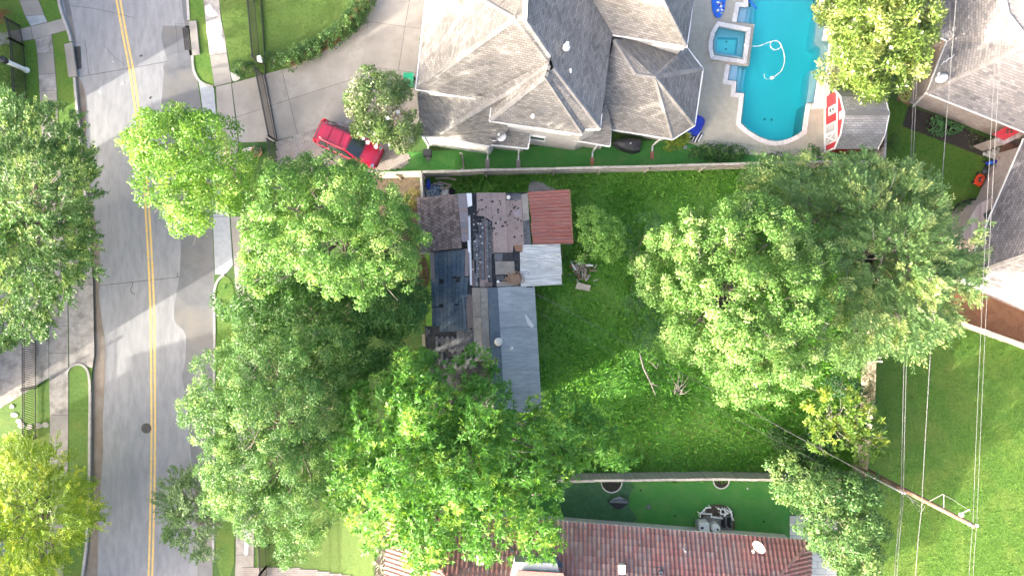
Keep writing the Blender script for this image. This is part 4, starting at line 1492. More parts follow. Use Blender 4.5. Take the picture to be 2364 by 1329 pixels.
# brown shingle slope: every shingle laid
b0 = deck_roof('roof_deck', [(963, 457, 2.45), (1055, 449, zr - .02), (1066, 573, zr - .02), (970, 582, 2.45)], 'felt_black')
A, B, C_, D = P(963, 457, 2.47), P(1056, 448, zr), P(1067, 573, zr), P(970, 583, 2.47)
sm = mesh_of('shingle', MB().add([Vector(v) for v in ((0, 0, 0), (1, 0, 0), (1, 1, 0), (0, 1, 0), (0, 0, -1), (1, 0, -1), (1, 1, -1), (0, 1, -1))], [(0, 1, 2, 3), (4, 7, 6, 5), (0, 4, 5, 1), (1, 5, 6, 2), (2, 6, 7, 3), (3, 7, 4, 0)]), 'shingle_brown')
ncr, ntb = 13, 15
for i in range(ncr):
    for j in range(-1, ntb):
        t0 = (j + (.5 if i % 2 else 0)) / ntb
        t1 = t0 + 1 / ntb
        t0, t1 = max(0, t0), min(1, t1)
        if t1 - t0 < .01:
            continue
        s0, s1 = i / ncr, (i + 1) / ncr
        p00 = A.lerp(B, s0).lerp(D.lerp(C_, s0), t0)
        p01 = A.lerp(B, s0).lerp(D.lerp(C_, s0), t1)
        p10 = A.lerp(B, s1).lerp(D.lerp(C_, s1), t0)
        x, y = (p10 - p00), (p01 - p00) * .88
        tab = (i * 7 + j * 3) % 3 == 0
        nz_ = x.cross(y).normalized()
        if nz_.z < 0:
            nz_ = -nz_
        M = Matrix((x * 1.05, y, nz_ * .02)).transposed().to_4x4()
        M.translation = p00 + nz_ * (.035 if tab else .022) - x * (.12 if tab else 0)
        inst('shingle', sm, M, b0)
# ridge strip of loose rolled pieces
cols_ = ['roll_purple', 'roll_brown', 'roll_purple', 'roll_purple', 'roll_brown', 'roll_purple']
ys = [447, 483, 491, 530, 538, 556]
ys = [447, 480, 490, 513, 529, 540, 558]
for i in range(6):
    t0, t1 = (ys[i] - 447) / 111, (ys[i + 1] - 447) / 111
    deck_roof('roofing_sheet', [(1056 + 10 * t0, ys[i] + .4, zr + .03), (1077 + 8 * t0, ys[i] - 1, zr + .02), (1077 + 8 * t1, ys[i + 1] - 1.4, zr + .02), (1056 + 10 * t1, ys[i + 1], zr + .03)], cols_[i])
# base deck of the middle and the damaged felt
md = deck_roof('roof_deck', [(1066, 446, zr - .06), (1218, 444, 2.6), (1230, 663, 2.6), (1085, 664, zr - .06)], 'felt_black', .08)
deck_roof('roofing_sheet', [(1077, 446, zr + .03), (1089, 446, zr), (1090, 475, zr), (1080, 478, zr + .03)], 'white_paint', .02)
deck_roof('flashing', [(1081, 500, zr + .04), (1085.5, 500, zr + .04), (1090, 658, zr + .04), (1085, 658, zr + .04)], 'galv', .03)
deck_roof('flashing', [(1079, 555, zr + .045), (1084, 555, zr + .045), (1086, 582, zr + .045), (1081, 582, zr + .045)], 'white_paint', .03)
# long weathered strips
for (x0, x1, y0, y1, m) in ((1104, 1110, 520, 598, 'slate_grey'), (1111, 1117, 505, 660, 'slate_grey'), (1118, 1122, 500, 655, 'shingle_brown'), (1122, 1127, 508, 640, 'slate_grey'), (1128, 1134, 510, 650, 'slate_grey'), (1134, 1139, 520, 585, 'shingle_brown'),
                            (1121, 1126, 606, 657, 'roll_purple'), (1092, 1098, 556, 600, 'slate_grey'), (1098, 1104, 540, 640, 'slate_grey'), (1089, 1095, 600, 662, 'shingle_brown'), (1095, 1103, 630, 662, 'slate_grey'), (1105, 1112, 600, 663, 'shingle_brown')):
    f0 = lambda x: zr - (x - 1085) / 133 * .6
    deck_roof('roof_strip', [(x0, y0, f0(x0) + .02), (x1, y0 + random.uniform(-2, 2), f0(x1) + .02), (x1 + 1.5, y1, f0(x1) + .02), (x0 + 1.5, y1 + random.uniform(-2, 2), f0(x0) + .02)], m, .02)
f0 = lambda x: zr - (x - 1085) / 133 * .62
for pl, m, dz in (([(1100, 445), (1133, 445), (1136, 512), (1125, 504), (1115, 499), (1101, 498)], 'roll_brown', .05), ([(1133.5, 445), (1167, 445), (1173, 583), (1140, 583), (1136.5, 512)], 'roll_brown', .055), ([(1167.5, 450), (1204, 447), (1210, 564), (1200, 566), (1186, 566), (1184, 582), (1173.5, 583)], 'roll_brown', .05),
                  ([(1204.5, 448), (1218, 446), (1222, 507), (1208, 510)], 'shingle_tan', .05), ([(1208, 510.5), (1222, 507.5), (1226, 563), (1210, 564)], 'slate_grey', .05),
                  ([(1168, 447), (1203, 447), (1203, 460), (1180, 463), (1168, 462)], 'slate_grey', .06), ([(1183, 489), (1200, 483), (1205, 496), (1190, 503)], 'roll_purple', .075),
                  ([(1141, 585), (1160, 584), (1160, 602), (1142, 602)], 'slate_grey', .05), ([(1160.5, 584), (1184, 583), (1185, 601), (1160.5, 602)], 'felt_black', .055), ([(1143, 603), (1187, 603), (1189, 633), (1144, 634)], 'shingle_tan', .06),
                  ([(1145, 636), (1164, 636), (1165, 648), (1146, 648)], 'slate_grey', .05), ([(1146, 650), (1194, 649), (1194, 659), (1147, 662)], 'shingle_tan', .045), ([(1109, 645), (1124, 646), (1132, 655), (1120, 663), (1107, 662)], 'roll_brown', .06), ([(1120, 652), (1138, 651), (1136, 662), (1119, 663)], 'shingle_brown', .08),
                  ([(1187, 566), (1206, 565), (1206, 580), (1190, 580)], 'wood_brown', .04)):
    deck_roof('roofing_sheet', [(x, y, f0(x) + dz) for x, y in pl], m, .025)
# loose flakes on the deck
mb = MB()
for i in range(80):
    x = random.gauss(1100, 8) if i < 60 else random.uniform(1090, 1150)
    y = random.uniform(480, 660)
    c = P(x, y, f0(x) + .085)
    s = random.choice([.04, .05, .06, .07, .13])
    mb.box(c, (s, s * random.uniform(.4, 1), .015), random.uniform(0, 3))
obj('roof_debris', mb, 'flake', oh, kind='stuff')
mb = MB()
for i in range(70):
    x, y = random.uniform(1095, 1205), random.gauss(500, 30)
    c = P(x, y, f0(x) + .08)
    s = random.uniform(.05, .15)
    mb.box(c, (s, s * random.uniform(.3, 1), .012), random.uniform(0, 3))
obj('roof_debris', mb, 'felt_black', oh, kind='stuff')
mb = MB()
for i in range(330):
    x, y = random.gauss(1187, 9), random.gauss(643, 6)
    c = P(x, y, f0(x) + .06 + random.uniform(0, .07))
    mb.box(c, (random.uniform(.06, .22), .035, .015), random.uniform(0, 3))
obj('leaf_heap', mb, 'dead_leaf', oh, kind='stuff')
obj('vent_cap', MB().lathe([(.05, 0), (.05, .12), (.13, .13), (.12, .2), (.02, .22)], P(1174, 456, 2.95), 12), 'cream', oh)
obj('vent_cap', MB().lathe([(.04, 0), (.04, .08), (.09, .09), (.02, .14)], P(1150, 650, 3.05), 10), 'white_plastic', oh)


def corrugated(name, parent, c4, n_sheet, pitch, amp, m, overlap=.02, seg=6):
    """corrugated sheets side by side; ridges run along the first edge direction"""
    a, b, c, d = [P(*q) for q in c4]          # a-b far edge along ridges, d-c other end
    for k in range(n_sheet):
        t0, t1 = k / n_sheet, (k + 1) / n_sheet
        p0, p1, q0, q1 = a.lerp(d, t0), a.lerp(d, t1), b.lerp(c, t0), b.lerp(c, t1)
        ln = (p1 - p0).length
        n = max(4, int(ln / pitch * seg))
        jit = random.uniform(-.06, .06)
        dirx = (q0 - p0).normalized()
        vs = []
        for i in range(n + 1):
            u = i / n * (1 + overlap)
            zz = amp * math.sin(2 * math.pi * u * ln / pitch) + k % 2 * .012
            vs.append(p0.lerp(p1, u) + Vector((0, 0, zz)) + dirx * jit)
            vs.append(q0.lerp(q1, u) + Vector((0, 0, zz)) + dirx * jit)
        low = [v - Vector((0, 0, .012)) for v in vs]
        N = len(vs)
        fs = [(2 * i, 2 * i + 2, 2 * i + 3, 2 * i + 1) for i in range(n)]
        fs += [(N + 2 * i, N + 2 * i + 1, N + 2 * i + 3, N + 2 * i + 2) for i in range(n)]
        fs += [(2 * i, N + 2 * i, N + 2 * i + 2, 2 * i + 2) for i in range(n)] + [(2 * i + 1, 2 * i + 3, N + 2 * i + 3, N + 2 * i + 1) for i in range(n)]
        fs += [(0, 1, N + 1, N), (2 * n, N + 2 * n, N + 2 * n + 1, 2 * n + 1)]
        obj(name, MB().add(vs + low, fs), m, parent)


corrugated('metal_sheet', oh, [(1219, 443, 2.72), (1313, 437, 2.35), (1321, 562, 2.35), (1229, 563, 2.72)], 5, .205, .04, 'metal_red')
corrugated('metal_sheet', oh, [(1206, 565, 2.75), (1293, 562, 2.40), (1299, 656, 2.40), (1204, 661, 2.75)], 4, .15, .03, 'metal_white')
corrugated('metal_sheet', oh, [(1199, 581, 2.74), (1210, 581, 2.72), (1210, 634, 2.72), (1200, 636, 2.74)], 2, .15, .025, 'metal_white')
deck_roof('trim_board', [(1313, 437, 2.37), (1316, 437, 2.37), (1324, 562, 2.37), (1321, 562, 2.37)], 'wood_brown', .06)
for (x, y, z) in ((1313, 440, 2.3), (1320, 560, 2.3), (1292, 566, 2.35), (1298, 654, 2.35)):
    c = P(x, y, z) - Vector((.08, 0, .06))
    obj('post', MB().beam(Vector((c.x, c.y, G - .05)), c, .09, .09), 'wood_grey', oh)
# blue-black slope: long courses running down the ridge
bd = deck_roof('roof_deck', [(993, 583, 2.45), (1086, 574, zr - .05), (1088, 690, zr - .05), (1078, 762, zr - .08), (998, 766, 2.45)], 'felt_black', .06)
nC = 9
for i in range(nC):
    s0, s1 = i / nC, (i + 1) / nC
    m = 'slate_blue'
    for (ya, yb) in ((0, .36), (.36, .68), (.68, 1)):
        ya2, yb2 = ya + random.uniform(-.05, .05) * (ya > 0), yb + random.uniform(-.04, .02) * (yb < 1)
        x00 = lambda s, t: 993 + 5 * t + s * ((1084 - 4 * t) - (993 + 5 * t)) if t < .55 else 993 + 5 * t + s * (1077 - (993 + 5 * t))
        yy = lambda s, t: (583 - 9 * s) + t * (184 - 0 * s + 5 * s)
        zz = lambda s: 2.47 + s * (zr - 2.47)
        mm = m
        if i == 0 or (i == 8 and ya == 0) or (i == 1 and ya < .5 and random.random() < .4):
            mm = 'roll_purple' if ya < .3 else 'slate_blue'
        deck_roof('shingle_course', [(x00(s0, ya2), yy(s0, ya2), zz(s0) + .04), (x00(s1, ya2) - .6, yy(s1, ya2), zz(s1) + .025), (x00(s1, yb2) - .6, yy(s1, yb2), zz(s1) + .025), (x00(s0, yb2), yy(s0, yb2), zz(s0) + .04)], mm, .02, bd)
deck_roof('trim_board', [(993, 583, 2.5), (1001, 583, 2.56), (1007, 690, 2.56), (999, 690, 2.5)], 'roll_purple', .02)
deck_roof('flashing', [(1066, 681, zr + .03), (1070, 680, zr + .03), (1078, 760, zr + .02), (1074, 760, zr + .02)], 'strip_blue', .05)
deck_roof('flashing', [(1063, 684, zr + .03), (1086, 678, zr + .04), (1086, 681, zr + .04), (1063, 687, zr + .03)], 'strip_blue', .04)
deck_roof('roofing_sheet', [(1074, 684, zr + .01), (1091, 680, zr + .01), (1093, 756, zr + .01), (1079, 757, zr + .01)], 'shingle_brown', .02)
# burnt slope at the foot with broken shingles
bs = deck_roof('roof_deck', [(981, 752, 2.45), (1096, 758, 3.25), (1110, 940, 3.25), (1005, 940, 2.45), (984, 830, 2.45)], 'felt_black', .06)
sg = mesh_of('shingle', MB().box((0, 0, 0), (.17, .30, .02)), 'slate_grey')
for i in range(19):
    for j in range(9):
        x = 984 + i * 6.1
        y = 762 + j * 10 + (4 if i % 2 else 0)
        if x > 1096 or y > 850 or x < 984:
            continue
        # bare felt where the shingles burnt away
        if (y < 780 and 995 < x < 1052) or (y > 812 and x < 1050 and random.random() < .8) or (x < 1004 and y > 775) or random.random() < .12:
            continue
        z = 2.45 + (x - 981) / 115 * .8 + .03
        inst('shingle', sg, frame(P(x, y, z), (1, random.uniform(-.06, .06), .27)), bs)
# tan ridge strip, blue strip and ribbed metal slope of the south wing
for i in range(5):
    y0, y1 = 664 + i * 34, 664 + (i + 1) * 34 - .6
    t0, t1 = i / 5, (i + 1) / 5
    deck_roof('roofing_sheet', [(1089 + 8 * t0, y0, zr + .05), (1108 + 6 * t0, y0, zr + .12), (1108 + 6 * t1, y1, zr + .12), (1089 + 8 * t1, y1, zr + .05)], 'shingle_tan', .03)
    deck_roof('roofing_sheet', [(1108.6 + 6 * t0, y0, zr + .12), (1125 + 7 * t0, y0, zr + .05), (1125 + 7 * t1, y1, zr + .05), (1108.6 + 6 * t1, y1, zr + .12)], 'shingle_tan', .03)
for i in range(2):
    y0, y1 = (664, 800, 945)[i], (799, 944)[i]
    k = lambda y: (y - 664) / 140
    deck_roof('roofing_sheet', [(1125.5 + 7 * k(y0), y0, zr + .03), (1149 + 8 * k(y0), y0 - 1, zr - .15), (1149 + 8 * k(y1), y1, zr - .15), (1125.5 + 7 * k(y1), y1, zr + .03)], 'strip_blue', .03)
for i, (xa, xb) in enumerate(((0, .35), (.35, .66), (.66, 1))):
    for j, (ya, yb) in enumerate(((663, 757), (757, 855), (855, 952))):
        e = lambda s, y: ((1149 + 8 * (y - 664) / 140) * (1 - s) + s * (1234 + 17 * (y - 660) / 290), y - 4 * s * (1 - (y - 660) / 290), (zr - .13) * (1 - s) + 2.5 * s + .006 * i + .004 * j)
        deck_roof('metal_panel', [e(xa, ya), e(xb, ya), e(xb, yb - .8), e(xa, yb - .8)], 'metal_blue', .02)
for (pl, m) in (([(1211, 725), (1216, 728), (1233, 752), (1228, 758), (1218, 748)], 'concrete_pale'), ([(1186, 682), (1192, 672), (1188, 690)], 'concrete_blue')):
    deck_roof('patch', [(x, y, 2.5 + (1240 - x) / 88 * .65 + .05) for x, y in pl], m, .01)
tv = P(1151, 788, zr - .05)
tb = obj('turbine_vent', MB().lathe([(.20, -.1), (.17, .05), (.24, .10), (.26, .20), (.22, .30), (.10, .35), (.02, .36)], tv, 16), 'cream', oh)
for i in range(12):
    t = i * math.pi / 6
    obj('fin', MB().beam(tv + Vector((math.cos(t) * .10, math.sin(t) * .10, .35)), tv + Vector((math.cos(t + .3) * .25, math.sin(t + .3) * .25, .22)), .02, .03), 'grey_plastic', tb)
bv = P(1181, 803, 3.0)
obj('broken_vent', MB().lathe([(.13, 0), (.11, .04), (.08, .16), (.05, .16)], bv, 10), 'galv', oh)
obj('chute_board', MB().box(P(978, 785, 2.2), (.18, .8, .06), .05), 'wood_pale', oh)
obj('fascia', MB().beam(P(970, 585, 2.4), P(994, 585, 2.4), .05, .14), 'cream', oh)

# ---------- house east with pink brick walls
h2 = thing('brick_house', 'pink brick house with grey-brown shingle roofs beyond the wires', 'house', P(2360, 220, G))
Ee = 2.9
rf2 = obj('roof', MB().prism(offset(PL([(2167, 0), (2140, 74), (2188, 93), (2140, 215), (2364, 304), (2640, 414), (2640, -110), (2200, -110)], Ee - .1), .15), .1), 'white_paint', h2)
fz = lambda pts, m, par: facet('roof_slope', [P(*p) for p in pts], m, par)
fz([(2200, -110, Ee), (2167, 0, Ee), (2140, 74, Ee), (2188, 93, Ee), (2328, 30, 5.9), (2300, -110, 5.9)], 'roof_dusk', rf2)
fz([(2188, 93, Ee), (2140, 215, Ee), (2364, 108, 6.0), (2380, 98, 6.2), (2328, 30, 5.9)], 'roof_dusk', rf2)
fz([(2140, 215, Ee), (2364, 304, Ee), (2640, 414, Ee), (2640, 130, 7.0), (2380, 98, 6.2)], 'roof_dusk', rf2)
fz([(2328, 30, 5.9), (2380, 98, 6.2), (2640, 130, 7), (2640, -110, 4.2), (2300, -110, 5.9)], 'roof_dusk', rf2)
for a, b in (((2140, 215, Ee), (2380, 98, 6.2)), ((2328, 30, 5.9), (2380, 98, 6.2)), ((2328, 30, 5.9), (2300, -110, 5.9))):
    hipcaps(a, b, rf2, 'cap_dusk')
gutter(h2, [(2188, -60, Ee), (2140, 74, Ee), (2188, 93, Ee), (2140, 215, Ee), (2640, 414, Ee)], wd=.09)
walls(h2, [(2200, -110, Ee), (2167, 0, Ee), (2140, 74, Ee), (2188, 93, Ee), (2140, 215, Ee), (2364, 304, Ee), (2640, 414, Ee), (2640, -110, Ee)], .30, 'brick_wall')
obj('downspout', MB().beam(P(2138, 215, Ee) - Vector((0, 0, .1)), P(2135, 218, 1.9), .09, .09).beam(P(2135, 218, 1.9), P(2108, 246, .3), .09, .09), 'white_paint', h2)
dish('grey satellite dish with long arm on the shingle slope above the mulch bed', 2174, 181, 3.7, .36, (-.7, .5, 0), 50)
r_ = thing('antenna', 'small white aerial bracket mounted on the roof above the brick corner', 'antenna', P(2185, 140, 3.1))
obj('mast', MB().tube([P(2185, 140, 3.2), P(2190, 135, 3.9)], .02, 6), 'white_plastic', r_)
obj('boom', MB().tube([P(2176, 146, 3.9), P(2199, 131, 3.9)], .02, 6), 'white_plastic', r_)
for t in (0, .5, 1):
    c = P(2176, 146, 3.9).lerp(P(2199, 131, 3.9), t)
    obj('element', MB().beam(c - Vector((.1, .14, 0)), c + Vector((.1, .14, 0)), .03, .03), 'white_plastic', r_)
# south wing
rf3 = obj('roof', MB().prism(offset(PL([(2364, 324), (2282, 511), (2225, 640), (2364, 702), (2640, 822), (2640, 324)], Ee - .1), .15), .1), 'white_paint', h2)
fz([(2364, 322, Ee), (2282, 511, Ee), (2225, 640, Ee), (2364, 592, 5.8), (2410, 575, 6.6), (2470, 340, 6.6)], 'roof_dusk_shaded', rf3)  # west slope, its shade painted in with the darker copy
fz([(2225, 640, Ee), (2364, 702, Ee), (2640, 822, Ee), (2640, 600, 6.6), (2410, 575, 6.6), (2364, 592, 5.8)], 'roof_dusk', rf3)
fz([(2364, 322, Ee), (2470, 340, 6.6), (2640, 420, 6.6), (2640, 322, Ee)], 'roof_dusk_shaded', rf3)
fz([(2470, 340, 6.6), (2410, 575, 6.6), (2640, 600, 6.6), (2640, 420, 6.6)], 'roof_dusk_shaded', rf3)
hipcaps((2225, 640, Ee), (2410, 575, 6.6), rf3, 'cap_dusk')
obj('gutter', MB().beam(P(2225, 641, Ee) - Vector((0, 0, .1)), P(2640, 826, Ee) - Vector((0, 0, .1)), .42, .2), 'white_paint', h2)
gutter(h2, [(2365, 320, Ee), (2282, 511, Ee), (2225, 640, Ee)], wd=.09)
walls(h2, [(2364, 324, Ee), (2282, 511, Ee), (2225, 640, Ee), (2364, 702, Ee), (2640, 822, Ee), (2640, 324, Ee)], .30, 'brick_wall')
bay_ = obj('bay', MB().prism(PL([(2258, 472), (2290, 455), (2304, 470), (2282, 540), (2222, 556), (2218, 535)], 2.3), zb=G), 'brick_wall', h2)
wall_uv(bay_)
wn = obj('window', MB().prism([P(2270, 494, 2.31), P(2292, 480, 2.31), P(2286, 502, 2.31), P(2274, 506, 2.31)], .02), 'glass', h2)
# red door in the recess
rc = obj('recess_wall', MB().prism(PL([(2294, 322), (2318, 334), (2364, 312), (2364, 296)], 2.2), zb=G), 'brick_wall', h2)
wall_uv(rc)
dr = obj('door', MB().prism([P(2292, 310, 2.28), P(2330, 288, 2.28), P(2364, 300, 2.28), P(2318, 324, 2.28)], .04), 'red_paint', h2)
for k in range(2):
    for j in range(2):
        c = P(2326 + k * 9, 300 + j * 6 - k * 1, 2.30)
        obj('pane', MB().box(c, (.18, .10, .02), .4), 'glass', dr)
# patio with brick border
slabs('patio', [[(2315, 334), (2364, 318), (2420, 330), (2332, 400), (2290, 392)], [(2290, 392), (2332, 400), (2300, 455), (2262, 466)]], 'patio', z=G + .006)
pw = sheet('paver_walk', [(2277, 322), (2313, 335), (2300, 370), (2268, 358)], G + .003, 'paver_joint', skirt=0)
for i in range(4):
    for j in range(5):
        if (i + j) % 7 == 3:
            continue
        a = P(2277, 322, G + .02).lerp(P(2313, 335, G + .02), (i + .5) / 4)
        b = P(2268, 358, G + .02).lerp(P(2300, 370, G + .02), (i + .5) / 4)
        c = a.lerp(b, (j + .5) / 5)
        obj('paver', MB().box(c, (.22, .19, .03), math.radians(-18)), 'sandstone', pw)

# ---------- red tile house south
h3 = thing('tile_roof_house', 'long low house under red and grey clay tile roof with white gutter', 'house', P(1400, 1400, G))
E3 = 2.9
N0, N1, N2 = P(900, 1179, E3), P(1268, 1203, E3), P(1871, 1250, E3)
walls(h3, [(900, 1179, E3), (1268, 1203, E3), (1871, 1250, E3), (1866, 1500, E3), (880, 1500, E3)], .55, 'cream')
rz = 5.2
RA, RB = (1010, 1318, 4.9), (1800, 1336, 4.9)
S0, S1 = (1030, 1330, rz), (1730, 1400, rz)
rf4 = obj('roof', MB().prism(offset(PL([(900, 1179), (1268, 1203), (1871, 1250), (1866, 1500), (880, 1500)], E3 - .1), .1), .08), 'white_paint', h3)
north = [P(900, 1179, E3), P(1268, 1203, E3), P(1871, 1250, E3), P(*S1), P(*S0)]
facet('roof_slope', north, 'tile_dark', rf4)
facet('roof_slope', [P(900, 1179, E3), P(*S0), P(880, 1500, E3)], 'tile_dark', rf4)
facet('roof_slope', [P(1871, 1250, E3), P(1866, 1500, E3), P(*S1)], 'tile_dark', rf4)
facet('roof_slope', [P(*S0), P(*S1), P(1866, 1500, E3), P(880, 1500, E3)], 'tile_dark', rf4)


def tile_geo():
    """S-tile, 1 wide by 1 long unit: barrel and pan"""
    prof = [(0, .0), (.18, .10), (.36, .13), (.54, .10), (.70, .02), (.85, -.02), (1.0, 0)]
    vs, fs = [], []
    for yy, lift in ((0, .05), (1.08, -.02)):
        for x, z in prof:
            vs.append(Vector((x, yy, z * .55 + lift)))
    n = len(prof)
    fs = [(i, i + 1, n + i + 1, n + i) for i in range(n - 1)]
    vs += [Vector((x, 0, z * .55 - .01)) for x, z in prof]
    fs += [(2 * n + i, 2 * n + i + 1, i + 1, i) for i in range(n - 1)]
    return vs, fs


tv_, tf_ = tile_geo()
tile_me = {m: mesh_of('roof_tile', MB().add(tv_, tf_), m) for m in ('tile_red', 'tile_dusty', 'tile_grey', 'tile_dark')}
rest = {m: MB() for m in tile_me}
tile_list = []


def tile_slope(eave_a, eave_b, poly, tw=.285, tl=.40):
    """rows of tiles over a slope; eave_a -> eave_b seen with the slope rising to the left of travel"""
    ex = (eave_b - eave_a)
    ex = ex.normalized()
    c = sum(poly, Vector()) / len(poly)
    nrm = Vector()
    for i in range(len(poly)):
        nrm += (poly[i] - c).cross(poly[(i + 1) % len(poly)] - c)
    nrm.normalize()
    if nrm.z < 0:
        nrm = -nrm
    ey = nrm.cross(ex).normalized()
    p2 = [((p - eave_a).dot(ex), (p - eave_a).dot(ey)) for p in poly]
    ux = [p[0] for p in p2]
    uy = [p[1] for p in p2]
    j = 0
    v = -.06
    while v < max(uy):
        u = min(ux)
        i = 0
        while u < max(ux):
            if inside(p2, u + tw * .5, max(v, 0.02) + tl * .35):
                pos = eave_a + ex * u + ey * v + nrm * .03
                M = Matrix((ex * tw, ey * tl, nrm)).transposed().to_4x4()
                M.translation = pos
                q = math.sin(pos.x * .9 + 1.7 * math.sin(pos.y * .8)) + math.sin(pos.x * .37 - pos.y * .5) * .8 + random.gauss(0, .75)
                m = 'tile_red' if q > .45 else 'tile_dusty' if q > -.35 else 'tile_grey' if q > -1.3 else 'tile_dark'
                tile_list.append((M, m))
            u += tw
            i += 1
        v += tl
        j += 1


tile_slope(N2, N1, [N2, N1, P(*S0), P(*S1)])
tile_slope(N1, N0, [N1, N0, P(*S0)])
w0, w1 = P(900, 1179, E3), P(880, 1500, E3)
tile_slope(w0, w1, [w0, w1, P(*S0)])
e0, e1 = P(1871, 1250, E3), P(1866, 1500, E3)
tile_slope(e1, e0, [e1, e0, P(*S1)])


def shown(M):
    t = M.translation
    k = F / (H - t.z)
    x, y = 1182 + t.x * k, 664.5 - t.y * k
    return 880 < x < 1900 and 1170 < y < 1335, x, y


vis = [(i, shown(M)) for i, (M, m) in enumerate(tile_list)]
cand = [i for i, s in vis if s[0] and s[1] > 1270]
random.shuffle(cand)
cand = set(sorted(cand, key=lambda i: abs(tile_list[i][0].translation.x - 8))[:298])
for i, (M, m) in enumerate(tile_list):
    if i in cand:
        inst('roof_tile', tile_me[m], M, rf4)
    elif vis[i][1][2] < 1420:
        rest[m].add([M @ q for q in tv_], tf_)
for m in rest:
    obj('tile_field', rest[m], m, rf4, kind='stuff')
hipcaps((1871, 1250, E3 + .05), (*S1[:2], rz), rf4, 'tile_dusty', lift=.10, step=.34, sc=.8)
hipcaps((900, 1179, E3 + .05), (*S0[:2], rz), rf4, 'tile_red', lift=.10, step=.34, sc=.8)
gutter(h3, [(891, 1345, E3), (899, 1178, E3), (1268, 1202, E3), (1871, 1249, E3), (1869, 1345, E3)], wd=.15)
for i in range(26):
    a, b = (P(1268, 1203, E3), P(1871, 1250, E3))
    c = a.lerp(b, (i + .5) / 26)
    obj('gutter_strap', MB().box(c + Vector((0, .02, .0)), (.04, .22, .03), -.08), 'white_paint', h3)


def roof_z(px, py):
    """height of the north tile slope seen at a pixel"""
    a, b, c = N1, N2, P(*S1)
    nn = (b - a).cross(c - a)
    d = P(px, py, 1.0) - Vector((0, 0, H))
    t = (a - Vector((0, 0, H))).dot(nn) / d.dot(nn)
    return (Vector((0, 0, H)) + d * t).z


for (x, y) in ((1108, 1290), (1435, 1312)):
    z = roof_z(x, y)
    c = P(x, y, z + .2)
    v_ = obj('box_vent', MB().prism([c + Vector((sx * .18, sy * .24, .10)) for sx, sy in ((-1, -1), (1, -1), (1, 1), (-1, 1))], .45), 'cream', h3)
    obj('vent_lid', MB().box(c + Vector((0, 0, .13)), (.44, .56, .05)), 'white_paint', v_)
for (x, y, m, r) in ((1182, 1266, 'strip_blue', .09), (1523, 1316, 'strip_blue', .12), (1472, 1256, 'tile_dusty', .05), (1579, 1267, 'white_plastic', .05)):
    pipe_vent(h3, x, y, roof_z(x, y), m, r=r, h=.4)
dish('white satellite dish on the red tile roof near its right end', 1752, 1262, roof_z(1752, 1262) + .75, .42, (-.75, -.35, 0), 55)
# dormer
dz = roof_z(1240, 1300)
dm = obj('dormer', MB().prism(PL([(1188, 1296), (1286, 1300), (1308, 1400), (1160, 1400)], dz + .95), zb=dz - .6), 'concrete_blue', h3)
obj('dormer_roof', MB().prism(PL([(1196, 1316), (1300, 1322), (1330, 1420), (1140, 1420)], dz + 1.15), .10), 'tile_red', dm)
obj('dormer_flashing', MB().beam(P(1198, 1291, dz + .1), P(1290, 1296, dz + .1), .25, .08).beam(P(1290, 1296, dz + .1), P(1312, 1345, dz + .3), .2, .08).beam(P(1198, 1291, dz + .1), P(1160, 1345, dz + .3), .2, .08), 'strip_blue', dm)
obj('window', MB().box(P(1244, 1305, dz + .62) + Vector((0, .10, 0)), (.95, .10, .35), -.05), 'glass', dm)
obj('window_frame', MB().box(P(1244, 1303, dz + .84) + Vector((0, .12, 0)), (1.15, .12, .06), -.05).box(P(1244, 1303, dz + .40) + Vector((0, .14, 0)), (1.15, .16, .06), -.05), 'white_paint', dm)

# ---------- red barn shed
shd = thing('garden_shed', 'red barn shed with white trim, gambrel shingle roof and crossed door', 'shed', Vector((22.4, 11.0, G)))
x0, x1, yc, hy = 21.1, 23.75, 11.0, 1.95
gp = [(-hy, 1.9), (-hy * .62, 2.75), (0, 3.25), (hy * .62, 2.75), (hy, 1.9)]
prof = [(-hy + .1, G - .05)] + [(y * .96, z - .08) for y, z in gp] + [(hy - .1, G - .05)]
ring = lambda x: [Vector((x, yc + y, z)) for y, z in prof]
obj('wall', MB().loft([ring(x0 + .08), ring(x1 - .08)]), 'red_paint', shd)
sr = obj('roof', MB().beam((x0 - .05, yc, 3.29), (x1 + .05, yc, 3.29), .25, .05), 'shed_shingle', shd)
for (ya, za), (yb, zb) in zip(gp, gp[1:]):
    facet('roof_slope', [Vector((x0 - .06, yc + ya, za)), Vector((x1 + .06, yc + ya, za)), Vector((x1 + .06, yc + yb, zb)), Vector((x0 - .06, yc + yb, zb))], 'shed_shingle', sr, .06)
for (ya, za), (yb, zb) in zip(gp, gp[1:]):
    for xx in (x0 - .09, x1 + .09):
        obj('rake_trim', MB().beam((xx, yc + ya, za - .04), (xx, yc + yb, zb - .04), .05, .14), 'white_paint', shd)
obj('trim_band', MB().beam((x0 + .05, yc - hy + .1, 1.95), (x0 + .05, yc + hy - .1, 1.95), .05, .12), 'white_paint', shd)
obj('base_board', MB().beam((x0 + .05, yc - hy + .1, .22), (x0 + .05, yc + hy - .1, .22), .06, .18), 'white_paint', shd)
dd = obj('door', MB().box((x0 + .06, yc - .75, 1.0), (.05, 1.35, 1.5)), 'white_paint', shd)
obj('door_panel', MB().box((x0 + .03, yc - 1.08, 1.02), (.03, .50, 1.25)).box((x0 + .03, yc - .42, 1.02), (.03, .50, 1.25)), 'grey_plastic', dd)
obj('door_brace', MB().beam((x0 + .005, yc - 1.32, .42), (x0 + .005, yc - .84, 1.62), .03, .07).beam((x0 + .004, yc - 1.32, 1.62), (x0 + .004, yc - .84, .42), .03, .07), 'white_paint', dd)
wd_ = obj('window', MB().box((x0 + .06, yc + .75, 1.25), (.05, .55, 1.0)), 'white_paint', shd)
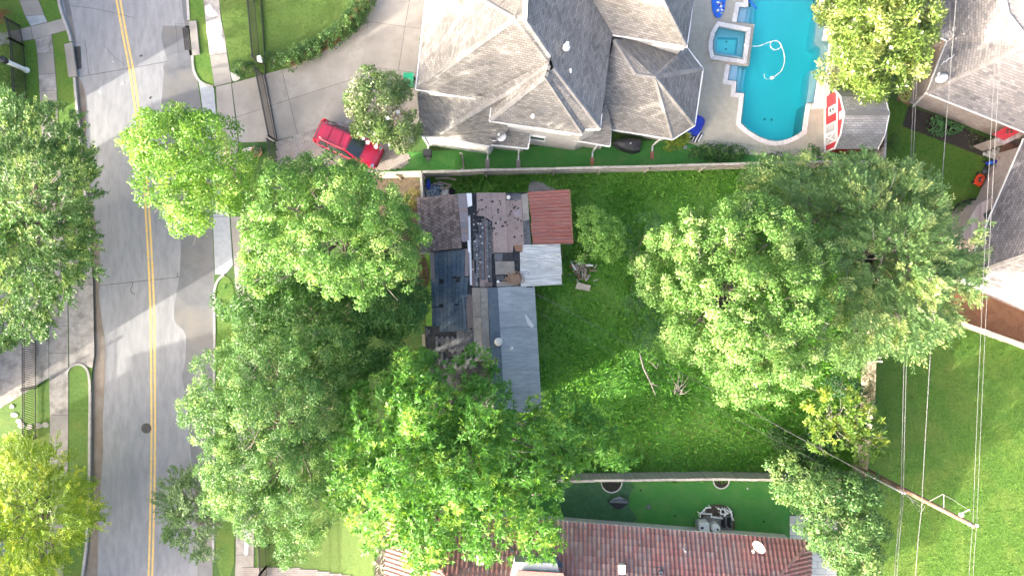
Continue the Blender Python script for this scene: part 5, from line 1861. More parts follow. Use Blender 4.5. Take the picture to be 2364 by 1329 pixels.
for s in (-.2, .2):
    obj('pane', MB().box((x0 + .03, yc + .75, 1.25 + s), (.03, .22, .2)), 'glass', wd_)
obj('loft_door', MB().box((x0 + .06, yc + .1, 2.5), (.05, .5, .5)), 'white_paint', shd)
obj('corner_trim', MB().beam((x0 + .04, yc - hy + .1, G), (x0 + .04, yc - hy + .1, 1.9), .1, .1).beam((x1 - .3, yc - hy + .07, .3), (x1 - .05, yc - hy + .07, 1.85), .06, .1), 'white_paint', shd)

# ------------------------------------------------------------------ fences
def wood_fence(label, tops, h=1.85, m='wood_grey', step=.146, rail_side=-1, cap=True, post_m=None, zig=True):
    """board fence: pickets, three rails, posts, cap; px line gives its top edge"""
    pts = [P(x, y, h + G) for x, y in tops]
    root = thing('wooden_fence', label, 'fence', Vector((pts[0].x, pts[0].y, G)))
    pk = mesh_of('picket', MB().box((0, 0, h / 2), (step - .012, .02, h)), m)
    for a, b in zip(pts, pts[1:]):
        a = Vector((a.x, a.y, G))
        b = Vector((b.x, b.y, G))
        d = (b - a)
        ln = d.length
        d.normalize()
        nn = Vector((d.y, -d.x, 0)) * -rail_side
        n = int(ln / step)
        for i in range(n):
            c = a + d * (i + .5) * ln / n + nn * random.uniform(-.008, .008)
            inst('picket', pk, frame(c + Vector((0, 0, random.uniform(-.05, .0))), d), root)
        for z in (.3, 1.0, h - .2):
            obj('rail', MB().beam(a + nn * .04 + Vector((0, 0, z)), b + nn * .04 + Vector((0, 0, z)), .045, .09), m, root)
        if cap:
            ns = max(1, round(ln / 2.6))
            for i in range(ns):
                p, q = a.lerp(b, i / ns), a.lerp(b, (i + .995) / ns)
                w1_ = random.uniform(-.025, .025)
                obj('cap_board', MB().beam(p + Vector((0, 0, h + .02)) + nn * w1_, q + Vector((0, 0, h + .02 + random.uniform(-.02, .02))) + nn * random.uniform(-.02, .02), .15, .035), m, root)
        npst = max(1, int(ln / 2.5))
        for i in range(npst + 1):
            p = a.lerp(b, i / npst) + nn * .11
            obj('post', MB().box(p + Vector((0, 0, h / 2 - .06)), (.10, .10, h - .1), math.atan2(d.y, d.x)), post_m or m, root)
    return root


wood_fence('weathered grey board fence behind the shed and pool, along the shaded side lawn', [(975, 397), (1120, 393), (1280, 389), (1500, 384), (1760, 377), (1900, 373), (2040, 373)], rail_side=-1)
wood_fence('short pale board fence between the paver bay and the bare soil', [(858, 401), (915, 399), (972, 397)], m='wood_pale', rail_side=-1)
wood_fence('short board fence running past the blue tarp heap', [(972, 399), (974, 457)], m='wood_grey')
wood_fence('grey board fence with red-brown posts between weedy yard and putting green', [(1150, 1113), (1300, 1110), (1440, 1108), (1560, 1106), (1665, 1105), (1750, 1107), (1800, 1108), (1996, 1113)], rail_side=-1, post_m='wood_brown')
wood_fence('brown board fence along the sunny lawn under the power lines', [(2040, 377), (2032, 600), (2025, 800), (2020, 930), (2000, 1108)], m='wood_fence', rail_side=1, cap=False)
wood_fence('grey board fence beside the red barn shed', [(2047, 238), (2042, 370)], m='wood_grey', rail_side=1)
wood_fence('pale new board fence edging the red mulch bed', [(2206, 739), (2364, 795), (2500, 846)], m='wood_pale', rail_side=1, h=1.6)
wood_fence('narrow grey fence panel crossing the shaded side lawn', [(1066, 352), (1070, 388)], h=1.2, cap=False)
# loose ladder-like boards leaning on the fence
r_ = thing('loose_boards', 'pale broken boards stacked against the brown fence', 'boards', P(1995, 815, G))
for i in range(6):
    a = P(1988 + i * 1.5, 802 + i * 6, .6 + .25 * i)
    obj('board', MB().beam(a, a + Vector((1.0, random.uniform(-.15, .15), .35)), .12, .04), 'wood_pale', r_)
obj('board', MB().beam(P(2004, 790, .4), P(2012, 838, 1.8), .1, .05), 'wood_pale', r_)
obj('board', MB().beam(P(1990, 795, G + .05), P(1998, 840, G + .05), .1, .06), 'wood_pale', r_)


def iron_fence(label, base, h=1.4, step=.115, cat='fence', name='iron_fence'):
    root = thing(name, label, cat, P(*base[0], G))
    br = mesh_of('bar', MB().box((0, 0, h / 2), (.034, .034, h)), 'iron')
    for a, b in zip(base, base[1:]):
        a, b = P(*a, G), P(*b, G)
        d = b - a
        n = max(2, int(d.length / step))
        for i in range(1, n):
            inst('bar', br, frame(a.lerp(b, i / n), d), root)
        for z in (.10, h - .22, h - .05):
            obj('rail', MB().beam(a + Vector((0, 0, z)), b + Vector((0, 0, z)), .035, .04), 'iron', root)
        for p in (a, b):
            obj('post', MB().box(p + Vector((0, 0, h / 2 + .04)), (.08, .08, h + .08)), 'iron', root)
    return root


iron_fence('black iron picket fence on the lawn strip next to the gated drive', [(578, -110), (588, 0), (601, 148)], h=1.55)
gt = iron_fence('black sliding iron gate across the concrete drive', [(606, 172), (637, 325)], h=1.5, cat='gate', name='iron_gate')
obj('track', MB().beam(P(601, -20, G + .05), P(613, 170, G + .05), .05, .06), 'iron', gt)
obj('track', MB().beam(P(611, 172, G + .03), P(640, 326, G + .03), .05, .05), 'iron', gt)
iron_fence('short black iron fence beside the brick paver bay', [(634, 332), (645, 415)], h=1.5)
iron_fence('black iron fence and gate across the stained west driveway', [(84, 735), (84, 890)], h=1.4, cat='gate', name='iron_gate')
iron_fence('black iron fence over grass and stepping stones', [(84, 894), (84, 1010)], h=1.4)
iron_fence('black iron fence beside the leafy corner path and white lamp column', [(46, 60), (56, 106), (64, 250)], h=1.4)
iron_fence('black iron fence by the sidewalk in front of the tile house', [(611, 1210), (616, 1306), (618, 1420)], h=1.4)
# ------------------------------------------------------------------ vehicles and yard things
def car(px, ang, paint, label):
    cx = P(px[0], px[1], 0)
    R = Matrix.Rotation(ang, 3, 'Z')
    T = lambda x, y, z: Vector((cx.x, cx.y, G)) + R @ Vector((x, y, z))
    r = thing('parked_car', label, 'car', T(0, 0, 0))
    st = [(-2.30, .70, .48, .82), (-2.24, .82, .36, .96), (-2.0, .885, .28, 1.04), (-1.2, .915, .22, 1.06), (0, .92, .22, 1.04), (.9, .92, .22, 1.02), (1.35, .915, .22, .99), (1.8, .89, .26, .93), (2.12, .80, .32, .82), (2.27, .62, .40, .70)]
    rings = []
    for x, w_, zl, zt in st:
        half = [(w_ * .86, zl), (w_ * .98, zl + .10), (w_, zl + .28), (w_ * .985, zt - .16), (w_ * .93, zt - .05), (w_ * .78, zt), (w_ * .35, zt + .025)]
        pts = [T(x, -y, z) for y, z in half] + [T(x, y, z) for y, z in half[::-1]]
        rings.append(pts)
    obj('body', MB().loft(rings), paint, r, smooth=True)
    # cabin
    lowo = [(-2.12, .70), (-1.7, .80), (-.6, .835), (.5, .82), (1.12, .70)]
    topo = [(-1.72, .50), (-1.45, .575), (-.6, .60), (.05, .585), (.22, .52)]
    low = [T(x, -y, 1.02) for x, y in lowo] + [T(x, y, 1.02) for x, y in lowo[::-1]]
    mid = [T(x * .35 + lx * .65, -(y * .35 + ly * .65), 1.26) for (x, y), (lx, ly) in zip(topo, lowo)] + [T(x * .35 + lx * .65, y * .35 + ly * .65, 1.26) for (x, y), (lx, ly) in list(zip(topo, lowo))[::-1]]
    top = [T(x, -y, 1.60) for x, y in topo] + [T(x, y, 1.60) for x, y in topo[::-1]]
    tp2 = [T(x * .93 - .05, -y * .82, 1.645) for x, y in topo] + [T(x * .93 - .05, y * .82, 1.645) for x, y in topo[::-1]]
    obj('cabin', MB().loft([low, mid, top, tp2]), paint, r)
    q = lambda a, b, c, d, nm, m, out: obj(nm, MB().add([T(*a) + out, T(*b) + out, T(*c) + out, T(*d) + out, T(*a) + out * .2, T(*b) + out * .2, T(*c) + out * .2, T(*d) + out * .2], [(0, 1, 2, 3), (4, 7, 6, 5), (0, 4, 5, 1), (1, 5, 6, 2), (2, 6, 7, 3), (3, 7, 4, 0)]), m, r)
    fo = R @ Vector((.035, 0, .045))
    q((1.07, -.66, 1.05), (1.07, .66, 1.05), (.26, .50, 1.57), (.26, -.50, 1.57), 'windscreen', 'car_glass', fo)
    q((-2.10, .62, 1.06), (-2.10, -.62, 1.06), (-1.76, -.47, 1.55), (-1.76, .47, 1.55), 'rear_window', 'car_glass', R @ Vector((-.04, 0, .035)))
    for s in (-1, 1):
        so_ = R @ Vector((0, .045 * s, .03))
        for xa, xb, ta, tb in ((.86, .02, .10, -.28), (-.05, -.98, -.34, -1.0), (-1.06, -1.85, -1.08, -1.5)):
            pts = [(xa, .80 * s, 1.07), (xb, .815 * s, 1.07), (tb, .60 * s, 1.54), (ta, .59 * s, 1.54)]
            q(*(pts if s < 0 else pts[::-1]), 'side_window', 'car_glass', so_)
        obj('roof_rail', MB().beam(T(-1.55, .50 * s, 1.69), T(.0, .50 * s, 1.69), .035, .04), 'black_plastic', r)
        mi = obj('wing_mirror', MB().blob(T(.78, 1.02 * s, 1.08), (.10, .12, .09), 2, .05), paint, r, smooth=True)
        obj('mirror_arm', MB().beam(T(.8, .88 * s, 1.05), T(.78, 1.0 * s, 1.07), .06, .05), 'black_plastic', mi)
        obj('headlight', MB().prism([T(1.92, .62 * s, .915), T(2.05, .80 * s, .87), T(2.17, .70 * s, .82), T(2.10, .5 * s, .86)], .10), 'chrome', r)
        obj('tail_light', MB().prism([T(-2.27, .58 * s, .98), T(-2.18, .82 * s, 1.0), T(-2.0, .88 * s, 1.055), T(-2.05, .74 * s, 1.075)], .12), 'lamp_red', r)
        obj('sill', MB().beam(T(-1.0, .925 * s, .30), T(.95, .925 * s, .30), .05, .14), 'black_plastic', r)
        obj('door_seam', MB().beam(T(-.02, .925 * s, .45), T(-.02, .91 * s, 1.0), .012, .012), 'black_plastic', r)
        for dx in (-.15, -1.0):
            obj('door_handle', MB().beam(T(dx, .94 * s, .86), T(dx - .2, .94 * s, .86), .03, .03), 'chrome', r)
        for x in (-1.38, 1.38):
            wm = Matrix.Rotation(ang, 3, 'Z') @ Matrix.Rotation(math.pi / 2, 3, 'X')
            wh = obj('wheel', MB().lathe([(.20, -.11), (.34, -.11), (.355, -.06), (.355, .06), (.34, .11), (.20, .11)], T(x, .83 * s, .355), 24, wm), 'tyre', r)
            obj('rim', MB().lathe([(.21, -.125), (.21, .125), (.05, .13)], T(x, .83 * s, .355), 16, wm), 'chrome', wh)
            obj('wheel_arch', MB().lathe([(.36, -.05), (.43, -.05), (.43, .07), (.36, .07)], T(x, .84 * s, .38), 20, wm), 'black_plastic', r)
    for k in range(4):
        obj('roof_rib', MB().beam(T(-1.42, -.33 + k * .22, 1.655), T(-.15, -.33 + k * .22, 1.655), .035, .02), paint, r)
    for x in (-1.15, -.35):
        obj('crossbar', MB().beam(T(x, -.5, 1.70), T(x, .5, 1.69), .035, .025), paint, r)
    obj('front_bumper', MB().beam(T(2.20, -.62, .42), T(2.20, .62, .42), .16, .16), 'black_plastic', r)
    obj('rear_bumper', MB().beam(T(-2.25, -.70, .48), T(-2.25, .70, .48), .16, .18), 'black_plastic', r)
    obj('spoiler', MB().beam(T(-1.80, -.50, 1.60), T(-1.80, .50, 1.60), .16, .04), paint, r)
    for s in (-1, 1):
        obj('wiper', MB().beam(T(1.08, .1 + .3 * s, 1.11), T(.88, -.25 + .3 * s, 1.24), .02, .02), 'black_plastic', r)
        obj('bonnet_crease', MB().beam(T(1.2, .45 * s, 1.035), T(2.0, .34 * s, .925), .03, .02), paint, r)


car((812, 339), math.atan2(-63, 137), 'car_red', 'shiny dark red sport utility car parked on the brick pavers by the magnolia')
mat('car_blue', (.10, .16, .26), (.13, .19, .30), scale=2, rough=.28, coat=1, spec=.5)
car((8, 1318), math.radians(86), 'car_blue', 'slate blue car parked beneath the yellow-green feathery tree')


def at(px, py, z=G):
    return P(px, py, z)


# lamp column by the western corner
c = at(62, 163)
r_ = thing('lamp_column', 'white round lamp column with black lantern top by the iron fence', 'lamp', c)
obj('column', MB().lathe([(.20, -.05), (.20, .12), (.15, .16), (.145, 1.75), (.18, 1.80), (.18, 1.88)], c, 18), 'white_paint', r_, smooth=False)
obj('lantern', MB().lathe([(.12, 1.88), (.22, 1.95), (.24, 2.3), (.10, 2.42), (.02, 2.46)], c, 8), 'iron', r_)
# street name sign on the verge
c = at(172, 1082)
mat('sign_green', (.01, .10, .05), (.014, .13, .065), scale=3, rough=.4)
r_ = thing('street_sign', 'green street name sign on a thin post in the grass verge', 'street sign', c)
obj('post', MB().tube([c - Vector((0, 0, .1)), c + Vector((0, 0, 2.45))], .03, 8), 'galv', r_)
obj('blade', MB().box(c + Vector((0, 0, 2.55)), (.95, .02, .2), .28), 'sign_green', r_)
obj('blade', MB().box(c + Vector((0, 0, 2.78)), (.02, .8, .2), .28), 'sign_green', r_)
obj('cap', MB().box(c + Vector((0, 0, 2.66)), (.06, .06, .04), .28), 'galv', r_)
# green bin at the house corner
c = at(948, 193)
r_ = thing('wheeled_bin', 'green wheeled rubbish bin standing at the house corner by the drive', 'bin', c)
obj('tub', MB().loft([[c + Vector((sx * .24, sy * .28, 0)) for sx, sy in ((-1, -1), (1, -1), (1, 1), (-1, 1))], [c + Vector((sx * .30, sy * .38, .98)) for sx, sy in ((-1, -1), (1, -1), (1, 1), (-1, 1))]]), 'bin_green', r_)
obj('lid', MB().box(c + Vector((0, -.02, 1.02)), (.66, .82, .06)), 'bin_green', r_)
obj('handle', MB().tube([c + Vector((-.26, .44, 1.0)), c + Vector((.26, .44, 1.0))], .02, 6), 'bin_green', r_)
for s in (-1, 1):
    obj('wheel', MB().lathe([(.05, -.04), (.12, -.04), (.12, .04), (.05, .04)], c + Vector((s * .28, .30, .12)), 12, Matrix.Rotation(math.pi / 2, 3, 'Y')), 'tyre', r_)
# gate operator
c = at(612, 148)
r_ = thing('gate_operator', 'white gate motor box on a black post beside the sliding gate', 'gate motor', c)
obj('post', MB().box(c + Vector((0, 0, .4)), (.10, .10, .85)), 'iron', r_)
obj('housing', MB().box(c + Vector((0, 0, .95)), (.22, .34, .30), .15), 'white_plastic', r_)
obj('lid', MB().box(c + Vector((0, 0, 1.12)), (.25, .37, .04), .15), 'white_plastic', r_)
# planter by the gate
c = at(596, 352)
r_ = thing('planter', 'round terracotta planter at the gate end', 'planter', c)
obj('bowl', MB().lathe([(.26, 0), (.36, .30), (.38, .34), (.33, .34), (.30, .28)], c, 18), 'terracotta', r_)
obj('soil', MB().lathe([(.31, .25), (.31, .29), (.05, .30)], c, 18), 'soil', r_)
shrub('potted_plant', 'dark leafy plant growing in the terracotta planter', [(595, 346, 10, 10, .5)], (.16, .09), 500, [(.03, .09, .03), (.06, .16, .05)], 31, 'plant', base_z=G + .29)
# black box by the white wall
c = at(988, 355)
r_ = thing('utility_box', 'low black utility box on the grass under the white wall', 'utility box', c)
obj('casing', MB().loft([[c + Vector((sx * .27, sy * .22, 0)) for sx, sy in ((-1, -1), (1, -1), (1, 1), (-1, 1))], [c + Vector((sx * .24, sy * .19, .42)) for sx, sy in ((-1, -1), (1, -1), (1, 1), (-1, 1))]]), 'black_plastic', r_)
obj('lid', MB().box(c + Vector((0, 0, .44)), (.56, .46, .05)), 'tarp_black', r_)
# covered grill
c = at(1447, 342)
pts = [(1411, 333), (1420, 325), (1450, 322), (1478, 325), (1480, 335), (1476, 352), (1462, 356), (1446, 353), (1425, 345)]
r_ = thing('covered_grill', 'barbecue under a black cover on the grass behind the house', 'grill', c)
bot = PL(pts, G)
ct = sum(bot, Vector()) / len(bot)
lv = lambda k, z: [Vector((ct.x + (p.x - ct.x) * k, ct.y + (p.y - ct.y) * k, z)) for p in bot]
obj('cover', MB().loft([lv(1.0, G), lv(.96, .5), lv(.86, .9), lv(.45, 1.12), lv(.08, 1.18)]), 'tarp_black', r_)
for i in (0, 2, 3, 5, 7):
    obj('fold', MB().tube([lv(.98, G)[i], lv(.96, .5)[i], lv(.87, .9)[i], lv(.3, 1.16)[i]], [.03, .03, .025, .015], 5), 'tarp_black', r_)
obj('tie', MB().box(Vector((ct.x, ct.y, 1.19)), (.12, .05, .03), .5), 'white_plastic', r_)
# pool floats beside the octagonal corner
r_ = thing('deck_box', 'dark blue plastic float tub at the house corner by the pool deck', 'tub', at(1604, 293))
c = at(1604, 293)
rg_ = Matrix.Rotation(math.radians(62), 3, 'Z')
el = lambda a, b, z: [c + rg_ @ Vector((a * math.copysign(abs(math.cos(t)) ** .6, math.cos(t)), b * math.copysign(abs(math.sin(t)) ** .6, math.sin(t)), z)) for t in [i * math.pi / 9 for i in range(18)]]
obj('shell', MB().loft([el(.62, .36, 0), el(.70, .44, .15), el(.68, .42, .45), el(.55, .32, .50)]), 'blue_plastic', r_)
obj('backrest', MB().loft([[p + rg_ @ Vector((.30, 0, 0)) for p in el(.22, .30, .45)], [p + rg_ @ Vector((.34, 0, 0)) for p in el(.16, .24, .62)]]), 'blue_plastic', r_)
r_ = thing('striped_float', 'black and white striped pool float lying beside the blue tub', 'pool float', at(1608, 314))
c = at(1607, 314)
for i in range(7):
    a = c + rg_ @ Vector((-.05, (i - 3) * .10, .12))
    ln = .42 * math.sqrt(max(.2, 1 - ((i - 3) / 3.8) ** 2))
    obj('stripe', MB().tube([a - rg_ @ Vector((ln, 0, 0)), a + rg_ @ Vector((ln, 0, 0))], .055, 8), 'black_plastic' if i % 2 else 'white_plastic', r_)
# patterned board and noodle at the top of the pool
r_ = thing('bodyboard', 'blue and white patterned foam board lying on the deck', 'float board', at(1659, 10))
bp = [(1645, -50), (1643, 5), (1645, 25), (1650, 37), (1656, 41), (1664, 40), (1670, 30), (1675, 5), (1677, -50)]
obj('deck_pad', MB().prism(PL(bp, G + .09), .07), 'blue_bright', r_)
for i in range(16):
    x, y = random.uniform(1649, 1671), random.uniform(-20, 34)
    obj('print_patch', MB().prism([P(x + 4 * random.uniform(.5, 1.2) * math.cos(t), y + 3.5 * random.uniform(.5, 1.2) * math.sin(t), G + .093 + i * .0012) for t in [k * math.pi / 3.5 for k in range(7)]], .006), random.choice(['white_plastic', 'concrete_blue', 'blue_plastic', 'white_plastic']), r_)
tag_obj('pool_noodle', MB().tube([P(x, y, .02) for x, y in smooth_line([(1722, -20), (1729, 0), (1738, 11), (1747, 21)], 4)], .06, 8), 'blue_bright', 'blue foam noodle at the top step of the pool', 'pool noodle', smooth=True)
c = at(1582, 340)
r_ = thing('valve_box', 'small square grey valve lid in the grass near the yellow hedge', 'valve box', c)
obj('box', MB().box(c + Vector((0, 0, .02)), (.22, .22, .05)), 'grey_plastic', r_)
obj('lid', MB().box(c + Vector((0, 0, .05)), (.18, .18, .015)), 'concrete_blue', r_)
# hose coil by the eastern house
pts = []
for i in range(90):
    t = i * .42
    rr_ = .30 + .10 * math.sin(i * .21) + .06 * math.sin(i * .77)
    pts.append(at(2090, 220) + Vector((rr_ * math.cos(t) + .12 * math.sin(i * .13), rr_ * math.sin(t) * 1.2 + .14 * math.sin(i * .17), .03 + .0012 * i)))
pts += [at(2098, 225) + Vector((0, 0, .05)), at(2106, 212) + Vector((0, 0, .05)), at(2120, 190)]
tag_obj('garden_hose', MB().tube(pts, .022, 6), 'hose', 'yellow-green garden hose lying in loose coils on the mulch', 'hose', smooth=True)
# mower
c = at(2257, 416)
an = math.radians(62)
Rm = Matrix.Rotation(an, 3, 'Z')
tt = lambda x, y, z: c + Rm @ Vector((x, y, z))
r_ = thing('lawn_mower', 'orange-red push lawn mower standing at the lawn edge', 'lawn mower', c)
obj('deck', MB().loft([[tt(x * s, y * s, z) for x, y in ((-.40, -.24), (-.2, -.28), (.25, -.27), (.38, -.15), (.38, .15), (.25, .27), (-.2, .28), (-.40, .24))] for s, z in ((1, .12), (1, .24), (.85, .30))]), 'mower_orange', r_)
obj('engine', MB().lathe([(.17, .28), (.17, .42), (.12, .48), (.03, .50)], tt(0, 0, 0), 12), 'black_plastic', r_)
obj('engine_cover', MB().box(tt(-.02, 0, .49), (.2, .16, .06), an), 'mower_orange', r_)
for x in (-.32, .32):
    for y in (-.29, .29):
        obj('wheel', MB().lathe([(.04, -.03), (.12, -.03), (.12, .03), (.04, .03)], tt(x, y, .12), 12, Rm @ Matrix.Rotation(math.pi / 2, 3, 'X')), 'tyre', r_)
for s in (-1, 1):
    obj('handle_tube', MB().tube([tt(.38, .2 * s, .22), tt(.8, .2 * s, .7), tt(1.0, .2 * s, .92)], .014, 6), 'iron', r_)
obj('handle_bar', MB().tube([tt(1.0, -.2, .92), tt(1.0, .2, .92)], .016, 6), 'iron', r_)
obj('grass_bag', MB().blob(tt(.62, 0, .35), (.24, .22, .18), 5, .1), 'tarp_black', r_)
# blue ride-on toy
c = at(2285, 377)
an = math.radians(12)
Rm = Matrix.Rotation(an, 3, 'Z')
tt = lambda x, y, z: c + Rm @ Vector((x, y, z))
r_ = thing('ride_on_toy', 'bright blue plastic ride-on toy beside the mower', 'toy', c)
obj('body', MB().loft([[tt(x + .38 * s * math.cos(t) * sx, .17 * s * math.sin(t) * sy, z) for t in [i * math.pi / 6 for i in range(12)]] for s, z, x, sx, sy in ((.8, .15, 0, 1.3, 1), (1, .28, 0, 1.35, 1), (.9, .42, -.05, 1.2, .9), (.4, .52, -.1, 1.0, .8))]), 'blue_plastic', r_)
obj('seat', MB().blob(tt(-.22, 0, .46), (.16, .13, .08), 2, .05), 'blue_bright', r_)
obj('headlamp', MB().lathe([(.12, 0), (.12, .04), (.05, .06)], tt(.42, .02, .40), 12), 'white_plastic', r_)
obj('handlebar', MB().tube([tt(.22, -.28, .62), tt(.26, 0, .6), tt(.22, .28, .62)], .02, 6), 'black_plastic', r_)
for x, y in ((-.4, -.2), (-.4, .2), (.4, 0)):
    obj('wheel', MB().lathe([(.05, -.04), (.14, -.04), (.14, .04), (.05, .04)], tt(x, y, .14), 12, Rm @ Matrix.Rotation(math.pi / 2, 3, 'X')), 'tyre', r_)
r_ = thing('scooter', 'small red kick scooter lying on the patio', 'scooter', at(2300, 441, G + .02))
c = at(2300, 441, G + .05)
obj('footboard', MB().beam(c + Vector((-.22, -.08, 0)), c + Vector((.22, .08, 0)), .10, .03), 'red_paint', r_)
obj('stem', MB().beam(c + Vector((.2, .07, .02)), c + Vector((-.02, .22, .03)), .03, .03), 'red_paint', r_)
obj('handlebar', MB().beam(c + Vector((-.10, .14, .03)), c + Vector((.06, .30, .03)), .03, .03), 'iron', r_)
for q in (-.24, .24):
    obj('wheel', MB().lathe([(.02, -.02), (.05, -.02), (.05, .02), (.02, .02)], c + Vector((q, q * .36, 0)), 10), 'tyre', r_)
r_ = thing('patio_chair', 'dark round patio chair partly under the roof edge', 'chair', at(2333, 392, G + .02))
c = at(2333, 392, G + .02)
obj('seat', MB().lathe([(.20, .40), (.26, .42), (.25, .46), (.05, .44)], c, 14), 'blue_plastic', r_)
obj('backrest', MB().tube([c + Vector((.25 * math.cos(t), .25 * math.sin(t), .7)) for t in [i * math.pi / 8 for i in range(-3, 7)]], .04, 6), 'tarp_black', r_)
for i in range(4):
    t = i * math.pi / 2 + .6
    obj('leg', MB().tube([c + Vector((.18 * math.cos(t), .18 * math.sin(t), .42)), c + Vector((.26 * math.cos(t), .26 * math.sin(t), 0))], .016, 6), 'iron', r_)

# heap of junk by the old house: tarp, planks
r_ = thing('tarp_heap', 'crumpled blue and silver tarpaulin heaped over rubbish by the old house', 'tarp', at(1000, 440))
rg2 = random.Random(4)
vs, fs = [], []
n = 16
for i in range(n):
    for j in range(n):
        u, v = i / (n - 1), j / (n - 1)
        p = P(979 + 44 * u + 3 * math.sin(v * 7), 424 + 32 * v + 3 * math.sin(u * 6), G)
        e = math.sin(u * math.pi) * math.sin(v * math.pi)
        p.z = G + .03 + .55 * e + rg2.uniform(0, .16) * (.3 + e)
        p.x += rg2.uniform(-.05, .05)
        p.y += rg2.uniform(-.05, .05)
        vs.append(p)
fs = [(i * n + j, i * n + j + 1, (i + 1) * n + j + 1, (i + 1) * n + j) for i in range(n - 1) for j in range(n - 1)]
obj('sheet', MB().add(vs, [f[::-1] for f in fs]), 'tarp_blue', r_)
obj('fold', MB().blob(P(989, 424, .7), (.14, .35, .12), 7, .4), 'blue_plastic', r_)
r_ = thing('rubbish_bag', 'white and black rubbish bags beside the tarpaulin', 'bag', at(1034, 444))
obj('white_bag', MB().blob(at(1030, 446) + Vector((0, 0, .2)), (.30, .26, .26), 9, .35), 'cream', r_)
obj('black_bag', MB().blob(at(1043, 445) + Vector((0, 0, .2)), (.22, .26, .28), 3, .35), 'black_plastic', r_)
for k, (a, b, z) in enumerate((((998, 432), (1036, 437), .45), ((1000, 423), (1022, 427), .5), ((1004, 412), (1030, 411), .25), ((1030, 410), (1052, 415), .25), ((1022, 436), (1040, 430), .55), ((1012, 419), (1042, 428), .35))):
    tag_obj('plank', MB().beam(P(*a, z), P(*b, z + .05), .12, .04), 'wood_fence', 'weathered timber plank thrown on the heap near the tarpaulin', 'plank', 'planks on the junk heap')
# demolition pile in the yard
r_ = thing('debris_pile', 'pile of splintered boards and roots in the weeds beside the white metal roof', 'debris', at(1340, 625))
rg3 = random.Random(12)
for i in range(60):
    x, y = rg3.gauss(1345, 10), rg3.gauss(628, 13)
    a = P(x, y, G + .06 + rg3.uniform(0, .25))
    t = rg3.uniform(0, 3.1)
    ln = rg3.uniform(.2, .55)
    obj('splinter', MB().beam(a, a + Vector((math.cos(t) * ln, math.sin(t) * ln, rg3.uniform(-.05, .15))), .06, .03), rg3.choice(['wood_brown', 'wood_grey', 'wood_grey', 'wood_fence']), r_)
for a, b, m in (((1317, 603), (1329, 623), 'white_paint'), ((1335, 609), (1346, 603), 'white_paint'), ((1353, 612), (1369, 613), 'white_paint'), ((1316, 615), (1326, 612), 'red_paint'), ((1335, 632), (1339, 645), 'wood_brown'), ((1352, 620), (1350, 642), 'wood_fence'), ((1362, 634), (1352, 648), 'wood_grey')):
    obj('board', MB().beam(P(*a, .5), P(*b, .42), .12, .04), m, r_)
tag_obj('plywood_panel', MB().prism([P(1333, 651, .45), P(1364, 659, .35), P(1361, 672, .22), P(1328, 666, .22)], .05), 'wood_pale', 'pale plywood panel leaning on the debris pile', 'panel')
tag_obj('fallen_branch', MB().tube([P(x, y, z) for x, y, z in ((1477, 815, .4), (1486, 850, .5), (1494, 866, .45), (1503, 885, .4), (1512, 908, .25), (1514, 915, .15))], [.05, .06, .06, .05, .03, .01], 6).tube([P(1500, 882, .42), P(1512, 888, .5), P(1524, 892, .4)], [.04, .03, .01], 5), 'bark_pale', 'bare pale dead branch lying in the weedy yard', 'branch')
tag_obj('fallen_branch', MB().tube([P(x, y, z) for x, y, z in ((1520, 838, .5), (1516, 850, .5), (1505, 838, .6), (1498, 834, .4))], [.04, .04, .03, .01], 6), 'bark_pale', 'small curled dead twig beside the oak crown', 'branch')
tag_obj('fallen_branch', MB().tube([P(x, y, z) for x, y, z in ((1236, 676, .25), (1246, 685, .4), (1256, 692, .2))], [.03, .03, .01], 6), 'bark', 'thin dark stick leaning on the metal roof edge', 'branch')
r_ = thing('dead_brush', 'grey tangle of dead brushwood under the oak edge', 'brushwood', at(1560, 900))
rg4 = random.Random(3)
for i in range(16):
    a = at(1562 + rg4.uniform(-6, 6), 908 + rg4.uniform(-6, 6))
    b = at(1562 + rg4.uniform(-26, 26), 880 + rg4.uniform(-30, 22)) + Vector((0, 0, rg4.uniform(.2, .9)))
    obj('twig', MB().tube([a, a.lerp(b, .5) + Vector((rg4.uniform(-.1, .1), rg4.uniform(-.1, .1), .1)), b], [.03, .02, .006], 5), 'bark_pale', r_)

# pool plant behind the tile house
c = at(1648, 1195)
slab_ = sheet('equipment_pad', [(1625, 1190), (1690, 1190), (1692, 1224), (1615, 1226)], G + .03, 'concrete_old', skirt=.04)
sheet('mulch_bed', smooth_line([(1622, 1180), (1640, 1166), (1665, 1164), (1690, 1175), (1695, 1200), (1690, 1225), (1616, 1228), (1615, 1196), (1622, 1180)], 3)[:-1], G + .012, 'soil', skirt=0)
c = P(1618, 1207, G)
r_ = thing('pool_heater', 'white square pool heater with dark display on the equipment pad', 'pool heater', c)
obj('cabinet', MB().box(c + Vector((0, 0, .42)), (.62, .60, .84), .05), 'white_plastic', r_)
obj('lid', MB().box(c + Vector((0, 0, .86)), (.66, .64, .05), .05), 'white_plastic', r_)
obj('display', MB().box(c + Vector((-.15, .0, .89)), (.18, .14, .02), .05), 'black_plastic', r_)
obj('side_grille', MB().box(c + Vector((-.36, .1, .45)), (.10, .5, .7), .05), 'grey_plastic', r_)
c = P(1645, 1210, G)
r_ = thing('pool_filter', 'white round tank filter standing next to the heater', 'pool filter', c)
obj('tank', MB().lathe([(.25, 0), (.30, .15), (.30, .75), (.27, .88), (.15, .96), (.04, .98)], c, 20), 'white_plastic', r_, smooth=True)
obj('clamp', MB().lathe([(.31, .45), (.325, .47), (.325, .51), (.31, .53)], c, 20), 'grey_plastic', r_)
obj('valve', MB().box(c + Vector((.05, .02, 1.0)), (.10, .12, .08), .4), 'black_plastic', r_)
